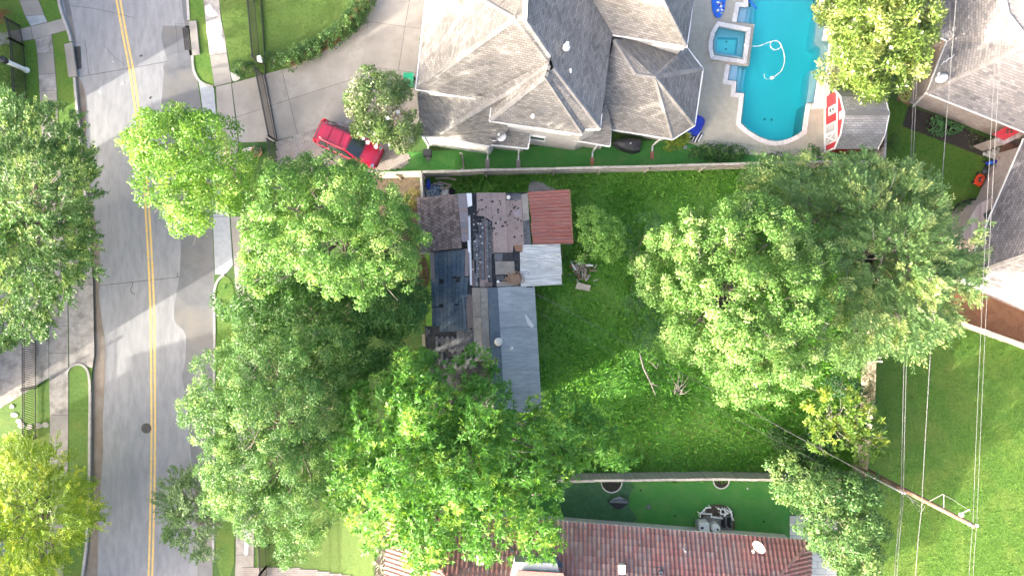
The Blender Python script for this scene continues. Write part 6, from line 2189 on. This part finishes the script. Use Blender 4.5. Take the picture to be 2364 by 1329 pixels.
c = P(1672, 1203, G)
r_ = thing('pool_pump', 'pair of black pool pumps on the equipment pad', 'pump', c)
for dx in (-.12, .28):
    obj('motor', MB().tube([c + Vector((dx, -.05, .22)), c + Vector((dx, .35, .22))], .10, 12), 'black_plastic', r_)
    obj('strainer', MB().lathe([(.11, .05), (.12, .3), (.13, .32), (.12, .36), (.02, .37)], c + Vector((dx, -.2, 0)), 12), 'black_plastic', r_)
    obj('foot', MB().box(c + Vector((dx, .1, .06)), (.2, .4, .1)), 'black_plastic', r_)
r_ = thing('pool_pipes', 'run of white plastic pipes with bends and valves above the pumps', 'pipes', P(1650, 1185, G))
for ln in ([(1617, 1193), (1616, 1184), (1642, 1186), (1643, 1192), (1668, 1196)], [(1616, 1186), (1626, 1176), (1631, 1171), (1641, 1171)], [(1658, 1174), (1672, 1175), (1675, 1185), (1664, 1186)], [(1684, 1174), (1688, 1180), (1689, 1190), (1693, 1200)], [(1664, 1186), (1664, 1176)], [(1672, 1176), (1680, 1184), (1672, 1190)], [(1678, 1176), (1690, 1186)]):
    obj('pipe', MB().tube([P(x, y, .65) for x, y in ln], .045, 8), 'white_plastic', r_)
    for x, y in ln[1:-1]:
        obj('elbow', MB().blob(P(x, y, .65), (.07, .07, .07), 1, 0, 10, 6), 'white_plastic', r_, smooth=True)
    for x, y in (ln[0], ln[-1]):
        obj('riser', MB().tube([P(x, y, .65), Vector((P(x, y, .65).x, P(x, y, .65).y, G))], .04, 8), 'white_plastic', r_)
obj('valve', MB().lathe([(.05, .6), (.08, .68), (.07, .74), (.02, .76)], Vector((P(1626, 1181, .7).x, P(1626, 1181, .7).y, 0)), 10), 'grey_plastic', r_)
# things on the putting green
c = at(1427, 1155)
r_ = thing('chipping_net', 'small grey golf net and its painted shadow on the putting green', 'golf net', c)
a, b = at(1405, 1160), at(1450, 1161)
obj('frame', MB().tube([a, a + Vector((.05, .35, .5)), b + Vector((-.05, .35, .5)), b], .018, 6), 'iron', r_)
obj('net_panel', MB().add([a + Vector((0, 0, .02)), b + Vector((0, 0, .02)), b + Vector((-.05, .35, .49)), (a + b) / 2 + Vector((0, .58, .40)), a + Vector((.05, .35, .49))], [(0, 1, 2, 3, 4)]), 'net', r_)
obj('net_shadow', MB().add([a + Vector((0, 0, .02)), b + Vector((0, 0, .02)), (a + b) / 2 + Vector((.15, -.42, .02)), (a + b) / 2 + Vector((-.15, -.42, .02))], [(0, 3, 2, 1)]), 'iron', r_)  # flat dark sheet painted as the net's shadow
for k, (x, y) in enumerate(((1479, 1131), (1558, 1190), (1763, 1203))):
    p = at(x, y)
    tag_obj('golf_cup', MB().lathe([(.07, -.02), (.07, .004), (.05, .006)], p, 14), 'black_plastic', 'dark golf hole cup set in the putting green', 'golf cup', 'golf cups in the green')
c = at(1498, 1169)
r_ = thing('drain_grate', 'small square blue-grey drain grate in the green', 'drain', c)
obj('rim', MB().box(c + Vector((0, 0, .004)), (.28, .28, .012), -.15), 'iron', r_)
for i in range(4):
    obj('bar', MB().box(c + Vector(((i - 1.5) * .06, (i - 1.5) * -.009, .012)), (.03, .24, .014), -.15), 'concrete_blue', r_)
tag_obj('ball', MB().blob(at(1725, 1126) + Vector((0, 0, .07)), (.07, .07, .07), 1, 0, 14, 9), 'cream', 'small pale ball near the fence on the green', 'ball', smooth=True)
for k, (a, b) in enumerate((((1737, 1226), (1756, 1240)), ((1785, 1236), (1797, 1243)))):
    tag_obj('offcut', MB().beam(at(*a) + Vector((0, 0, .03)), at(*b) + Vector((0, 0, .03)), .10, .03), 'concrete_blue', ('long' if k == 0 else 'short') + ' grey offcut board lying by the tile house gutter', 'board')

# ------------------------------------------------------------------ utility pole and wires
pb = P(1962, 1077, G)
pt = Vector((P(2250, 1214, 12.3).x, P(2250, 1214, 12.3).y, 12.3))
pb = Vector((pt.x + .15, pt.y - .05, G))
r_ = thing('utility_pole', 'tall brown wooden utility pole with risers, lamp arm and insulators', 'utility pole', pb)
up = lambda z: pb.lerp(pt, (z - G) / (12.3 - G))
obj('shaft', MB().tube([pb - Vector((0, 0, .1)), up(4), up(8), pt], [.17, .155, .14, .11], 12), 'pole_wood', r_, smooth=True)
for s in (0, 1):
    o_ = Vector((-.10 + s * .14, -.20, 0))
    obj('conduit', MB().tube([pb + o_, up(5.9) + o_ + Vector((0, .03, 0))], .055, 8), 'white_plastic', r_)
    obj('conduit_head', MB().blob(up(6.0) + o_ + Vector((0, .03, 0)), (.09, .09, .09), 2, 0), 'white_plastic', r_)
obj('transformer_lug', MB().lathe([(.05, 0), (.09, .05), (.09, .22), (.04, .28)], up(11.3) + Vector((-.1, .3, 0)), 10), 'white_plastic', r_)
obj('bracket', MB().tube([up(11.3), up(11.3) + Vector((-.1, .32, .05)), up(11.9) + Vector((-.05, .75, .1))], .018, 6), 'grey_plastic', r_)
obj('bracket', MB().tube([up(9.8), up(9.8) + Vector((0, .85, .0))], .018, 6), 'grey_plastic', r_)
obj('jumper', MB().tube([up(9.2) + Vector((-.4, .3, 0)), up(9.8) + Vector((-.1, .9, .1)), up(10.8) + Vector((0, .8, .0)), up(11.9) + Vector((.1, .6, 0))], .015, 5), 'wire', r_)
obj('jumper', MB().tube([up(6.2) + Vector((0, -.1, 0)), up(6.8) + Vector((.2, -.5, -.3)), up(7.6) + Vector((.2, -.6, -.2)), up(8.0)], .015, 5), 'wire', r_)
obj('jumper', MB().tube([up(6.4) + Vector((0, -.2, 0)), up(7.0) + Vector((.3, -.7, -.5)), up(7.7) + Vector((.1, -.9, -.2)), up(8.1) + Vector((0, -.3, 0))], .012, 5), 'wire', r_)
for z, dx in ((12.25, .1), (12.1, -.15), (6.4, 0), (8.05, 0)):
    obj('insulator', MB().lathe([(.03, -.05), (.07, 0), (.04, .04), (.07, .08), (.02, .13)], up(z) + Vector((dx, .05, .05)), 10), 'white_plastic', r_)


def wire(label, pts, r, m='wire', sag=.3, group=None):
    path = []
    for a, b in zip(pts, pts[1:]):
        a, b = Vector(a), Vector(b)
        for i in range(17):
            t = i / 16
            p = a.lerp(b, t)
            p.z -= sag * 4 * t * (1 - t)
            path.append(p)
    return tag_obj('power_line', MB().tube(path, r, 5), m, label, 'power line', group)


def wpt(px, py, z):
    return P(px, py, z)


zc = 12.2
wire('left one of the two high thin wires from the pole top', [wpt(2318, -200, zc), wpt(2246, 1210, zc), wpt(2236, 1500, zc)], .010, sag=.15)
wire('right one of the two high thin wires from the pole top', [wpt(2330, -200, zc), wpt(2255, 1212, zc), wpt(2246, 1500, zc)], .010, sag=.15)
wire('middle twisted cable slung from the pole below the top wires', [wpt(2225, -200, 8), wpt(2127, 1182, 8), wpt(2112, 1500, 8)], .018, sag=.25)
wire('lower heavy cable bundle slung from the pole over the fence line', [wpt(2135, -200, 6.4), wpt(2085, 1165, 6.4), wpt(2068, 1500, 6.4)], .015, 'wire', sag=.25)
wire('second thin cable lashed beside the lower bundle', [wpt(2130, -200, 6.2), wpt(2080, 1168, 6.2), wpt(2064, 1500, 6.2)], .018, 'wire_dark', sag=.3)
wire('service cable running from the pole across the weedy yard', [wpt(2122, 1160, 7.9), wpt(1690, 925, 5.6), wpt(1240, 678, 3.0)], .013, 'wire_dark', sag=.2)
wire('thin guy cable hanging below the service cable', [wpt(2083, 1166, 6.3), wpt(1780, 1010, 4.6), wpt(1240, 720, 3.2)], .007, 'wire_dark', sag=.5)

# ------------------------------------------------------------------ shrubs
GD = [(.03, .085, .02), (.065, .15, .03), (.12, .22, .05)]
for k in range(9):
    q = [(845, 8), (832, 30), (818, 50), (800, 70), (778, 88), (752, 105), (726, 118), (700, 130), (675, 143)][k]
    shrub('hedge_bush', ['box bush at the top end of the curved hedge', 'second bush of the curved hedge from its top end', 'third bush of the curved hedge from its top end', 'fourth bush of the curved hedge from its top end', 'middle bush of the curved hedge along the drive', 'fourth bush of the curved hedge from the iron gate', 'third bush of the curved hedge from the iron gate', 'second bush of the curved hedge from the iron gate', 'end bush of the curved hedge nearest the iron gate'][k],
          [(q[0] - 8, q[1] - 3, 23, 21, 1.1), (q[0] + 3, q[1] - 8, 18, 17, .9)], (.13, .07), 620, [(.05, .12, .025), (.10, .21, .045), (.17, .30, .06)], 40 + k, group='curved hedge along the drive')
shrub('bush', 'dark rounded bush on the street side of the iron fence', [(560, 158, 22, 18, .9), (575, 162, 20, 16, .8)], (.12, .07), 620, GD, 60)
shrub('bush', 'dark bush beside the white gate motor', [(628, 141, 15, 18, .8)], (.12, .07), 620, GD, 61)
shrub('bush', 'leafy spreading shrub by the side fence and pool deck', [(1605, 357, 22, 14, .8), (1635, 352, 26, 18, 1.0), (1665, 352, 26, 18, 1.0), (1700, 352, 20, 16, .9)], (.15, .09), 560, [(.035, .10, .02), (.075, .175, .035), (.14, .26, .05)], 62)
shrub('bush', 'clipped dark dome bush against the fence by the pool deck', [(1796, 362, 23, 9, .8)], (.08, .05), 1500, [(.03, .09, .02), (.05, .13, .03)], 63, puff=(.08, .16))
shrub('bush', 'feathery bush between the dome bush and red shed', [(1872, 352, 16, 15, 1.0)], (.18, .06), 620, [(.05, .14, .03), (.10, .24, .05)], 64)
shrub('hedge_bush', 'bright yellow-green clipped hedge on the octagonal house corner', [(1548, 338, 14, 12, .7), (1562, 331, 14, 12, .7), (1576, 324, 14, 11, .7), (1588, 317, 11, 10, .7)], (.07, .05), 1500, [(.22, .32, .03), (.32, .42, .05), (.38, .48, .08)], 65, puff=(.08, .16))
shrub('bush', 'light green shrub on the dark mulch bed', [(2160, 292, 22, 18, .7), (2195, 295, 20, 14, .6), (2172, 303, 14, 8, .4)], (.16, .10), 500, [(.07, .20, .05), (.13, .30, .09)], 66)
shrub('bush', 'clipped green ball bush in a round mulch ring', [(2234, 487, 24, 25, 1.2)], (.08, .05), 1500, [(.04, .12, .03), (.08, .19, .045)], 67, puff=(.08, .16))
for k, (x, y) in enumerate(((2235, 310), (2255, 320), (2240, 335), (2266, 328), (2225, 300))):
    shrub('flower_clump', 'tiny sparse plant clump on the dark mulch bed', [(x, y, 6, 6, .25)], (.12, .05), 300, [(.05, .12, .03), (.10, .17, .04)], 70 + k, 'plant', group='small clumps on the mulch bed')
for k, (x, y) in enumerate(((884, 1262), (880, 1282), (884, 1300), (880, 1318), (886, 1336))):
    shrub('spiky_plant', 'pale striped spiky plant in the bed along the tile house', [(x, y, 12, 10, .6)], (.42, .05), 150, [(.22, .26, .14), (.34, .36, .22)], 80 + k, 'plant', style='rosette', group='spiky plants along the tile house')
shrub('vine', 'yellow-green climbing vine on the western iron fence', [(20, 130, 12, 20, 1.2), (30, 165, 14, 20, 1.2), (22, 195, 14, 18, 1.2), (18, 90, 10, 16, 1.1)], (.13, .08), 420, [(.08, .16, .03), (.20, .28, .05)], 90, 'vine')
shrub('bush', 'red-brown bush at the western garden corner', [(4, 40, 14, 18, .9)], (.13, .07), 420, [(.22, .07, .03), (.34, .12, .05)], 91)
shrub('bush', 'yellowing shrub at the edge of the bare soil by the brown shingles', [(950, 455, 16, 18, .9), (940, 480, 16, 16, .8), (925, 470, 12, 12, .6)], (.14, .07), 380, [(.16, .20, .03), (.30, .32, .05)], 92)
shrub('bush', 'bright weed clump at the foot of the fence', [(1104, 410, 11, 9, .6)], (.16, .10), 500, [(.08, .24, .03), (.14, .34, .06)], 93)
shrub('bush', 'young green shrub near the debris pile', [(1308, 598, 9, 12, .7), (1318, 640, 10, 9, .5)], (.16, .10), 420, [(.06, .20, .03), (.12, .30, .05)], 94)
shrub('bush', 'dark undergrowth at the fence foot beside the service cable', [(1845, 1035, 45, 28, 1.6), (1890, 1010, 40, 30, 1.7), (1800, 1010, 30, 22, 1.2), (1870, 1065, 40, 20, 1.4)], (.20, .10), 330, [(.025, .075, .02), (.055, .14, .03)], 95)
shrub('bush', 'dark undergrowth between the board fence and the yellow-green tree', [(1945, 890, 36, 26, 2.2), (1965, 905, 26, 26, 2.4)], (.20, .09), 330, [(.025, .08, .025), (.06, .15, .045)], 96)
shrub('bush', 'dark shade shrub along the pale fence and deck shed corner', [(2062, 330, 8, 24, .6)], (.12, .07), 420, GD, 97)
shrub('bush', 'low bush in the south front lawn corner', [(640, 1260, 22, 18, .9), (650, 1290, 18, 14, .8)], (.12, .07), 500, GD, 98)
shrub('bush', 'narrow shrub at the drive side of the house wall', [(972, 105, 5, 20, .8)], (.10, .06), 600, [(.07, .16, .03), (.13, .25, .05)], 99)
# ground cover
scatter('weeds', backyard, 210, (.17, .075), [(.065, .21, .022), (.18, .40, .06)], 5, z=G - .005, label='tall green weeds and grass filling the back yard', cat='grass', clump=.35,
        holes=[[(965, 450), (1318, 440), (1322, 560), (1300, 660), (1236, 662), (1251, 945), (1000, 945), (985, 760)], [(1219, 418), (1282, 430), (1282, 448), (1219, 448)]], tilt=.55)
scatter('weeds', backyard, 16, (.34, .13), [(.05, .20, .02), (.20, .44, .07)], 15, z=G - .005, label='coarse broad-leaved weed tufts standing in the back yard grass', cat='weeds', clump=.5,
        holes=[[(965, 450), (1318, 440), (1322, 560), (1300, 660), (1236, 662), (1251, 945), (1000, 945), (985, 760)], [(1219, 418), (1282, 430), (1282, 448), (1219, 448)]], tilt=.5)
scatter('grass', lawnSE, 160, (.075, .035), [(.06, .15, .016), (.11, .215, .03)], 6, z=G - .006, label='sunlit mown grass of the large eastern lawn', cat='grass', tilt=.6)
scatter('grass', lawnNE, 120, (.06, .03), [(.055, .145, .02), (.09, .20, .03)], 7, z=G - .004, label='mown grass around the brick house patio', cat='grass', tilt=.6)
scatter('grass', sideN, 260, (.06, .03), [(.045, .17, .03), (.085, .25, .05)], 8, z=G - .006, label='shaded lawn grass along the side of the grey-roofed house', cat='grass', tilt=.6)
scatter('grass', frontN, 200, (.05, .028), [(.06, .125, .02), (.105, .19, .034)], 9, z=G - .006, label='mown front lawn inside the curved hedge', cat='grass', tilt=.6)
scatter('fallen_leaves', [(1000, 960), (1400, 960), (1700, 900), (1980, 850), (1980, 1100), (1250, 1100), (1000, 1080)], 5, (.14, .08), [(.20, .14, .05), (.34, .27, .08)], 10, z=G + .06, label='scattered dry leaves under the yard trees', cat='leaves', tilt=.1)
scatter('grass', green, 300, (.03, .02), [(.05, .20, .04), (.09, .27, .06)], 16, z=G - .003, label='short artificial turf blades of the putting green', cat='grass', tilt=.5)
# ------------------------------------------------------------------ trees
# px lobes: (px, py, radius px, centre height, vertical radius)
tree('street_oak', 'large dark oak with fine leaves over the western sidewalk', [(100, 330, 95, 5.6, 2.6), (120, 460, 105, 6.6, 2.8), (30, 420, 110, 6.4, 2.8), (100, 600, 110, 6.2, 2.8), (20, 620, 110, 6.2, 2.8), (160, 540, 75, 5.4, 2.2), (165, 400, 65, 5.2, 2.2), (25, 280, 70, 5, 2.2), (70, 710, 70, 4.8, 2.0), (10, 760, 50, 4, 1.6)],
     (.16, .08), 560, [(.05, .13, .024), (.10, .22, .04), (.26, .39, .08)], 'feather', 101, twigs=50, dz=0.5, trunk=(112, 520), gap=.2, bark='bark_pale', ntips=30)
tree('cypress_tree', 'bright yellow-green feathery tree over the lower western sidewalk', [(75, 1090, 85, 4.8, 2.4), (40, 1180, 95, 5.4, 2.6), (140, 1160, 88, 5.0, 2.5), (90, 1240, 85, 5, 2.4), (25, 1060, 50, 4, 2), (100, 1290, 60, 4.2, 2), (180, 1200, 50, 4.0, 1.8)],
     (.15, .06), 760, [(.12, .24, .012), (.27, .42, .022), (.44, .54, .04)], 'feather', 102, pden=2.6, trunk=(110, 1150), gap=.06)
tree('street_maple', 'bright green maple overhanging the road and drive apron', [(400, 335, 78, 5.0, 3.2), (480, 345, 82, 5.0, 3.2), (520, 395, 62, 4.6, 2.8), (400, 425, 72, 4.8, 2.9), (450, 470, 62, 4.4, 2.4), (345, 360, 46, 4.2, 2.2), (540, 365, 40, 4.2, 2.0), (515, 465, 38, 4, 1.8), (440, 510, 34, 3.8, 1.6), (440, 300, 46, 5.2, 2.4)],
     (.14, .09), 900, [(.085, .21, .025), (.16, .33, .04), (.26, .42, .07)], 'round', 103, dz=7.6, inner=.3, gap=.08)
tree('elm_tree', 'broad light green elm in front of the old house', [(680, 470, 100, 7.0, 3.0), (790, 460, 95, 7.2, 3.0), (870, 490, 85, 6.8, 2.8), (640, 560, 80, 6.6, 2.8), (760, 580, 100, 7.6, 3.0), (880, 590, 95, 7.0, 3.0), (820, 640, 70, 7.0, 2.6), (720, 412, 44, 5.6, 2.2), (590, 470, 50, 5.6, 2.0), (810, 418, 46, 5.8, 2.2), (930, 550, 55, 6, 2.2), (600, 630, 50, 5.5, 2)],
     (.14, .085), 760, [(.075, .19, .03), (.16, .32, .055), (.29, .44, .10)], 'round', 104, puff=(.24, .56), pden=1.3, twigs=50, dz=3.0, r0=.32, bark='bark_pale', gap=.22, ntips=34)
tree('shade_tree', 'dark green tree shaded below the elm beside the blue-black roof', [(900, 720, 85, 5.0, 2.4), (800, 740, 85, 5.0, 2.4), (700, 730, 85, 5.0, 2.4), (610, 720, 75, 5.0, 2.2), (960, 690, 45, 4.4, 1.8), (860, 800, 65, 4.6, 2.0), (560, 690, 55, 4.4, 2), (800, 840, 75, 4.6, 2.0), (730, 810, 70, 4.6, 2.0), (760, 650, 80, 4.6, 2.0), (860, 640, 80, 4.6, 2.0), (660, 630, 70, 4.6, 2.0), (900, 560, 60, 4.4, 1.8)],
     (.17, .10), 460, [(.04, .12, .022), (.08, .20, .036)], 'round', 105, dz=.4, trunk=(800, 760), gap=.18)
tree('live_oak', 'large oak with small pale green leaves beside the road', [(560, 870, 100, 6.8, 2.8), (650, 830, 95, 7.0, 2.8), (740, 830, 80, 6.6, 2.6), (520, 960, 90, 6.6, 2.8), (630, 960, 110, 7.6, 3.0), (730, 940, 85, 7.0, 2.8), (560, 1080, 95, 6.8, 2.8), (670, 1080, 100, 7.2, 3.0), (640, 1180, 85, 6.4, 2.6), (720, 1180, 65, 5.6, 2.4), (690, 1250, 55, 5.0, 2.0), (570, 790, 60, 6, 2), (520, 1150, 50, 5.6, 2.2)],
     (.125, .07), 760, [(.055, .145, .03), (.12, .255, .05), (.23, .37, .09)], 'round', 106, puff=(.24, .56), pden=1.3, twigs=60, dz=2.0, r0=.34, gap=.2, ntips=36)
tree('pecan_tree', 'tall tree with long bright leaves spreading over the tile house', [(960, 870, 65, 6.4, 2.4), (1100, 850, 50, 5.8, 2.0), (880, 960, 85, 7.2, 2.8), (990, 960, 95, 8.0, 3.0), (1110, 960, 80, 7.4, 2.8), (830, 1060, 80, 7.0, 2.8), (940, 1080, 100, 8.2, 3.2), (1070, 1080, 105, 8.4, 3.2), (1180, 1050, 85, 7.6, 2.8), (1290, 960, 70, 6.4, 2.4), (1350, 1010, 65, 6.0, 2.2), (900, 1180, 75, 6.8, 2.8), (1010, 1190, 90, 7.2, 3.0), (1130, 1180, 90, 7.2, 3.0), (1230, 1150, 60, 6.4, 2.4), (990, 1260, 50, 5.8, 2.2), (1240, 1230, 50, 5.6, 2.2), (1420, 1040, 35, 5.4, 1.6), (1280, 1080, 60, 6.4, 2.2), (800, 1130, 45, 6, 2)],
     (.29, .075), 600, [(.06, .20, .022), (.13, .32, .04), (.26, .45, .06)], 'rosette', 107, twigs=60, dz=1.5, pden=2.6, r0=.36, bark='bark_pale', gap=.10, ntips=30, droop=.12, puff=(.45, .9), fold=.25)
tree('kerb_tree', 'small grey-green tree with airy leaves overhanging the road', [(440, 1150, 62, 3.6, 1.6), (440, 1220, 60, 3.6, 1.6), (400, 1160, 40, 3.2, 1.3), (490, 1200, 45, 3.4, 1.4), (405, 1110, 28, 3, 1), (470, 1255, 38, 3.1, 1.2)],
     (.14, .06), 620, [(.07, .15, .042), (.14, .24, .062)], 'feather', 108, trunk=(502, 1190), r0=.12, gap=.25)
tree('magnolia_tree', 'rounded magnolia with white blooms beside the parked car', [(885, 240, 66, 3.8, 2.2), (866, 266, 56, 3.5, 2.0), (920, 280, 52, 3.5, 2.0), (860, 215, 46, 3.4, 1.8), (905, 212, 45, 3.4, 1.8), (924, 316, 40, 3, 1.8), (838, 242, 36, 3.2, 1.7), (902, 298, 40, 3.2, 1.7)],
     (.20, .09), 560, [(.08, .16, .028), (.19, .28, .07), (.38, .42, .19)], 'round', 109, dz=.6, skirt=0, m='leaf_gloss', gap=.12, r0=.16)
tree('magnolia_tree', 'large olive magnolia overhanging the pool ledge and red shed', [(1990, 60, 85, 5.0, 2.6), (2070, 70, 85, 5.0, 2.6), (1960, 140, 62, 4.6, 2.3), (2040, 150, 75, 5.0, 2.4), (1995, 188, 50, 4.2, 2.0), (2045, 185, 44, 4.0, 2), (1960, 20, 60, 4.6, 2.2), (2110, 20, 60, 4.8, 2.2), (1940, 190, 32, 3.8, 1.6), (2040, -30, 90, 5, 2.4)],
     (.24, .10), 500, [(.08, .15, .02), (.19, .28, .04), (.36, .42, .09)], 'round', 110, m='leaf_gloss', gap=.13, r0=.2)
tree('yard_oak', 'tall bright oak in the middle of the weedy back yard', [(1640, 560, 95, 7.0, 2.8), (1760, 550, 95, 7.2, 2.8), (1850, 600, 75, 6.8, 2.6), (1560, 650, 85, 6.6, 2.6), (1680, 680, 110, 8.2, 3.2), (1800, 690, 100, 7.8, 3.0), (1600, 760, 85, 6.8, 2.8), (1720, 800, 105, 7.8, 3.0), (1820, 790, 90, 7.2, 2.8), (1700, 870, 65, 6.2, 2.4), (1790, 860, 65, 6.4, 2.4), (1500, 620, 40, 5.4, 1.8), (1700, 490, 45, 6, 2), (1540, 560, 50, 5.6, 2), (1900, 560, 38, 6, 1.8)],
     (.145, .09), 760, [(.08, .195, .032), (.18, .33, .06), (.32, .46, .12)], 'round', 111, puff=(.24, .56), pden=1.3, twigs=70, dz=1.5, r0=.34, bark='bark_pale', gap=.24, ntips=40)
tree('pecan_tree', 'wide feathery grey-green tree spreading over the eastern fence', [(1960, 460, 95, 5.4, 2.4), (1860, 450, 80, 4.8, 2.2), (2060, 480, 90, 5.6, 2.4), (2040, 590, 110, 6.4, 2.8), (1960, 600, 90, 6.0, 2.6), (2140, 560, 80, 5.6, 2.4), (2170, 650, 75, 5.4, 2.2), (2090, 700, 95, 6.0, 2.6), (1990, 720, 85, 6.0, 2.6), (2060, 780, 60, 5.2, 2.2), (1960, 800, 50, 4.8, 2.0), (1920, 412, 50, 4.6, 1.8), (1780, 430, 55, 3.6, 1.6), (2050, 420, 50, 4.8, 1.8), (2210, 610, 40, 4.8, 1.6), (2160, 740, 42, 4.6, 1.6)],
     (.22, .08), 520, [(.095, .195, .05), (.185, .31, .072), (.36, .46, .12)], 'feather', 112, twigs=80, dz=1.0, trunk=(1985, 610), r0=.34, bark='bark_pale', gap=.24, ntips=44)
tree('sapling', 'small bright round tree beside the debris pile', [(1370, 540, 48, 2.4, 1.2), (1395, 560, 44, 2.3, 1.1), (1362, 520, 38, 2.2, 1), (1410, 535, 36, 2.2, 1), (1355, 570, 36, 2.0, 1)],
     (.15, .09), 640, [(.14, .31, .045), (.25, .46, .08)], 'round', 113, skirt=.5, r0=.07, gap=.32, ntips=10, puff=(.2, .45))
tree('sapling', 'thin wispy sapling between the small tree and the oak', [(1490, 530, 40, 2.2, 1.1), (1450, 560, 32, 1.8, .9), (1470, 700, 35, 1.6, .8), (1500, 760, 45, 2.4, 1.0)],
     (.15, .085), 300, [(.055, .15, .04), (.10, .23, .055)], 'round', 114, r0=.07, gap=.25, ntips=10, puff=(.2, .45))
tree('loquat_tree', 'yellow-green tree with big leaves at the corner of the board fence', [(1920, 940, 45, 3.8, 1.6), (1975, 960, 50, 3.8, 1.6), (1930, 1010, 50, 3.8, 1.6), (1990, 1020, 42, 3.5, 1.4), (1895, 985, 32, 3.4, 1.2)],
     (.30, .11), 230, [(.10, .21, .028), (.19, .32, .045), (.34, .44, .06)], 'rosette', 115, twigs=16, r0=.11, bark='bark_pale', gap=.2, puff=(.3, .55))
tree('shade_tree', 'dense grey-green tree between utility pole and paved path', [(1830, 1110, 62, 4.6, 2.2), (1900, 1130, 65, 5.0, 2.4), (1960, 1160, 65, 5.0, 2.4), (1882, 1182, 54, 4.8, 2.2), (1930, 1220, 72, 5.2, 2.4), (2000, 1240, 55, 4.6, 2.0), (1960, 1280, 55, 4.4, 2.0), (1810, 1080, 38, 4, 1.8), (1930, 1266, 42, 4.2, 1.8), (1985, 1120, 42, 4.4, 1.8)],
     (.20, .10), 480, [(.055, .135, .03), (.11, .215, .046), (.22, .33, .085)], 'round', 116, twigs=14, r0=.2, gap=.18)
# magnolia blooms
for (cx, cy, rx, ry, n, zt, lab, grp) in ((885, 262, 75, 85, 16, 5.6, 'open white magnolia bloom on the tree beside the parked car', 'blooms on the magnolia by the car'), (2015, 110, 95, 120, 12, 7.2, 'open white magnolia bloom on the tree above the red shed', 'blooms on the magnolia by the pool')):
    rg5 = random.Random(int(cx))
    for i in range(n):
        t, q = rg5.uniform(0, 6.28), math.sqrt(rg5.random()) * .95
        x, y = cx + rx * q * math.cos(t), cy + ry * q * math.sin(t)
        z = zt - (zt * .45) * q ** 2
        c = P(x, y, z)
        mb = MB()
        for k in range(7):
            a = k * 2 * math.pi / 7 + rg5.uniform(-.2, .2)
            d = Vector((math.cos(a), math.sin(a), .45))
            s = Vector((-math.sin(a), math.cos(a), 0))
            mb.add([c, c + d * .08 + s * .045, c + d * .16, c + d * .08 - s * .045], [(0, 1, 2, 3)])
        tag_obj('magnolia_bloom', mb, 'petal', lab, 'flower', grp)

# unseen houses and trees, added past the frame's west edge to shade the road
def shade_house(label, x0, x1, y0, y1, ze=6.0, zr=11.4):
    r = thing('unseen_shade_house', label, 'house', Vector(((x0 + x1) / 2, (y0 + y1) / 2, G)))
    c = [Vector((x0, y0, 0)), Vector((x1, y0, 0)), Vector((x1, y1, 0)), Vector((x0, y1, 0))]
    wo = obj('wall', MB().prism([Vector((p.x, p.y, ze)) for p in offset(c, .5)], zb=G - .05), 'brick_pale', r)
    wall_uv(wo)
    hx, hy = (x1 - x0) / 2, (y1 - y0) / 2
    k = min(hx, hy) * .95
    if hx > hy:
        a, b = Vector((x0 + k, (y0 + y1) / 2, zr)), Vector((x1 - k, (y0 + y1) / 2, zr))
    else:
        a, b = Vector(((x0 + x1) / 2, y0 + k, zr)), Vector(((x0 + x1) / 2, y1 - k, zr))
    e = [Vector((p.x, p.y, ze)) for p in c]
    rf_ = obj('roof', MB().beam(a + Vector((-.2, 0, .03)), b + Vector((.2, 0, .03)), .3, .06), 'cap_dusk', r)
    sl_ = [[e[0], e[1], b, a], [e[1], e[2], b], [e[2], e[3], a, b], [e[3], e[0], a]] if hx > hy else [[e[0], e[1], a], [e[1], e[2], b, a], [e[2], e[3], b], [e[3], e[0], a, b]]
    for q in sl_:
        facet('roof_slope', q, 'roof_dusk', rf_)
    for i in range(4):
        p, q = e[i], e[(i + 1) % 4]
        obj('gutter', MB().beam(p - Vector((0, 0, .08)), q - Vector((0, 0, .08)), .13, .12), 'white_paint', r)
    for t_ in (.25, .75):
        yy = y0 + (y1 - y0) * t_
        wn_ = obj('window', MB().box((x1 - .47, yy, 1.6), (.08, 1.5, 1.3)), 'glass', r)
        obj('sill', MB().box((x1 - .43, yy, .9), (.16, 1.7, .08)), 'white_paint', wn_)
    obj('door', MB().box((x1 - .46, (y0 + y1) / 2, 1.15), (.08, 1.0, 2.1)), 'red_paint', r)
    return r


shade_house('unseen shade-casting house added behind the stained driveway', -46, -37.6, -9.9, -.2)
shade_house('unseen shade-casting house added behind the white lamp column', -48, -38.4, 6.6, 20.5)
shade_house('unseen shade-casting house added behind the yellow-green feathery tree', -47, -37.6, -32, -17.2)  # gaps between these added houses let the sun streaks through
for k, (x, y, r) in enumerate(((-120, -120, 120), (30, 1520, 110))):  # trees added out of view for their shade
    z = 6.2
    tree('unseen_shade_tree', ['unseen shade-casting tree added north of the corner path', 'unseen shade-casting tree added south of the yellow-green feathery tree'][k],
         [(x, y, r * .75, z, 3.2), (x - r * .4, y + r * .3, r * .6, z - .5, 2.8), (x + r * .35, y - r * .35, r * .6, z - .6, 2.8), (x + r * .1, y + r * .5, r * .55, z - .8, 2.6), (x, y - r * .5, r * .5, z - .8, 2.6)], (.30, .18), 150, [(.05, .12, .022), (.10, .2, .04)], 'round', 140 + k, gap=.05, ntips=14, r0=.25, inner=.35)
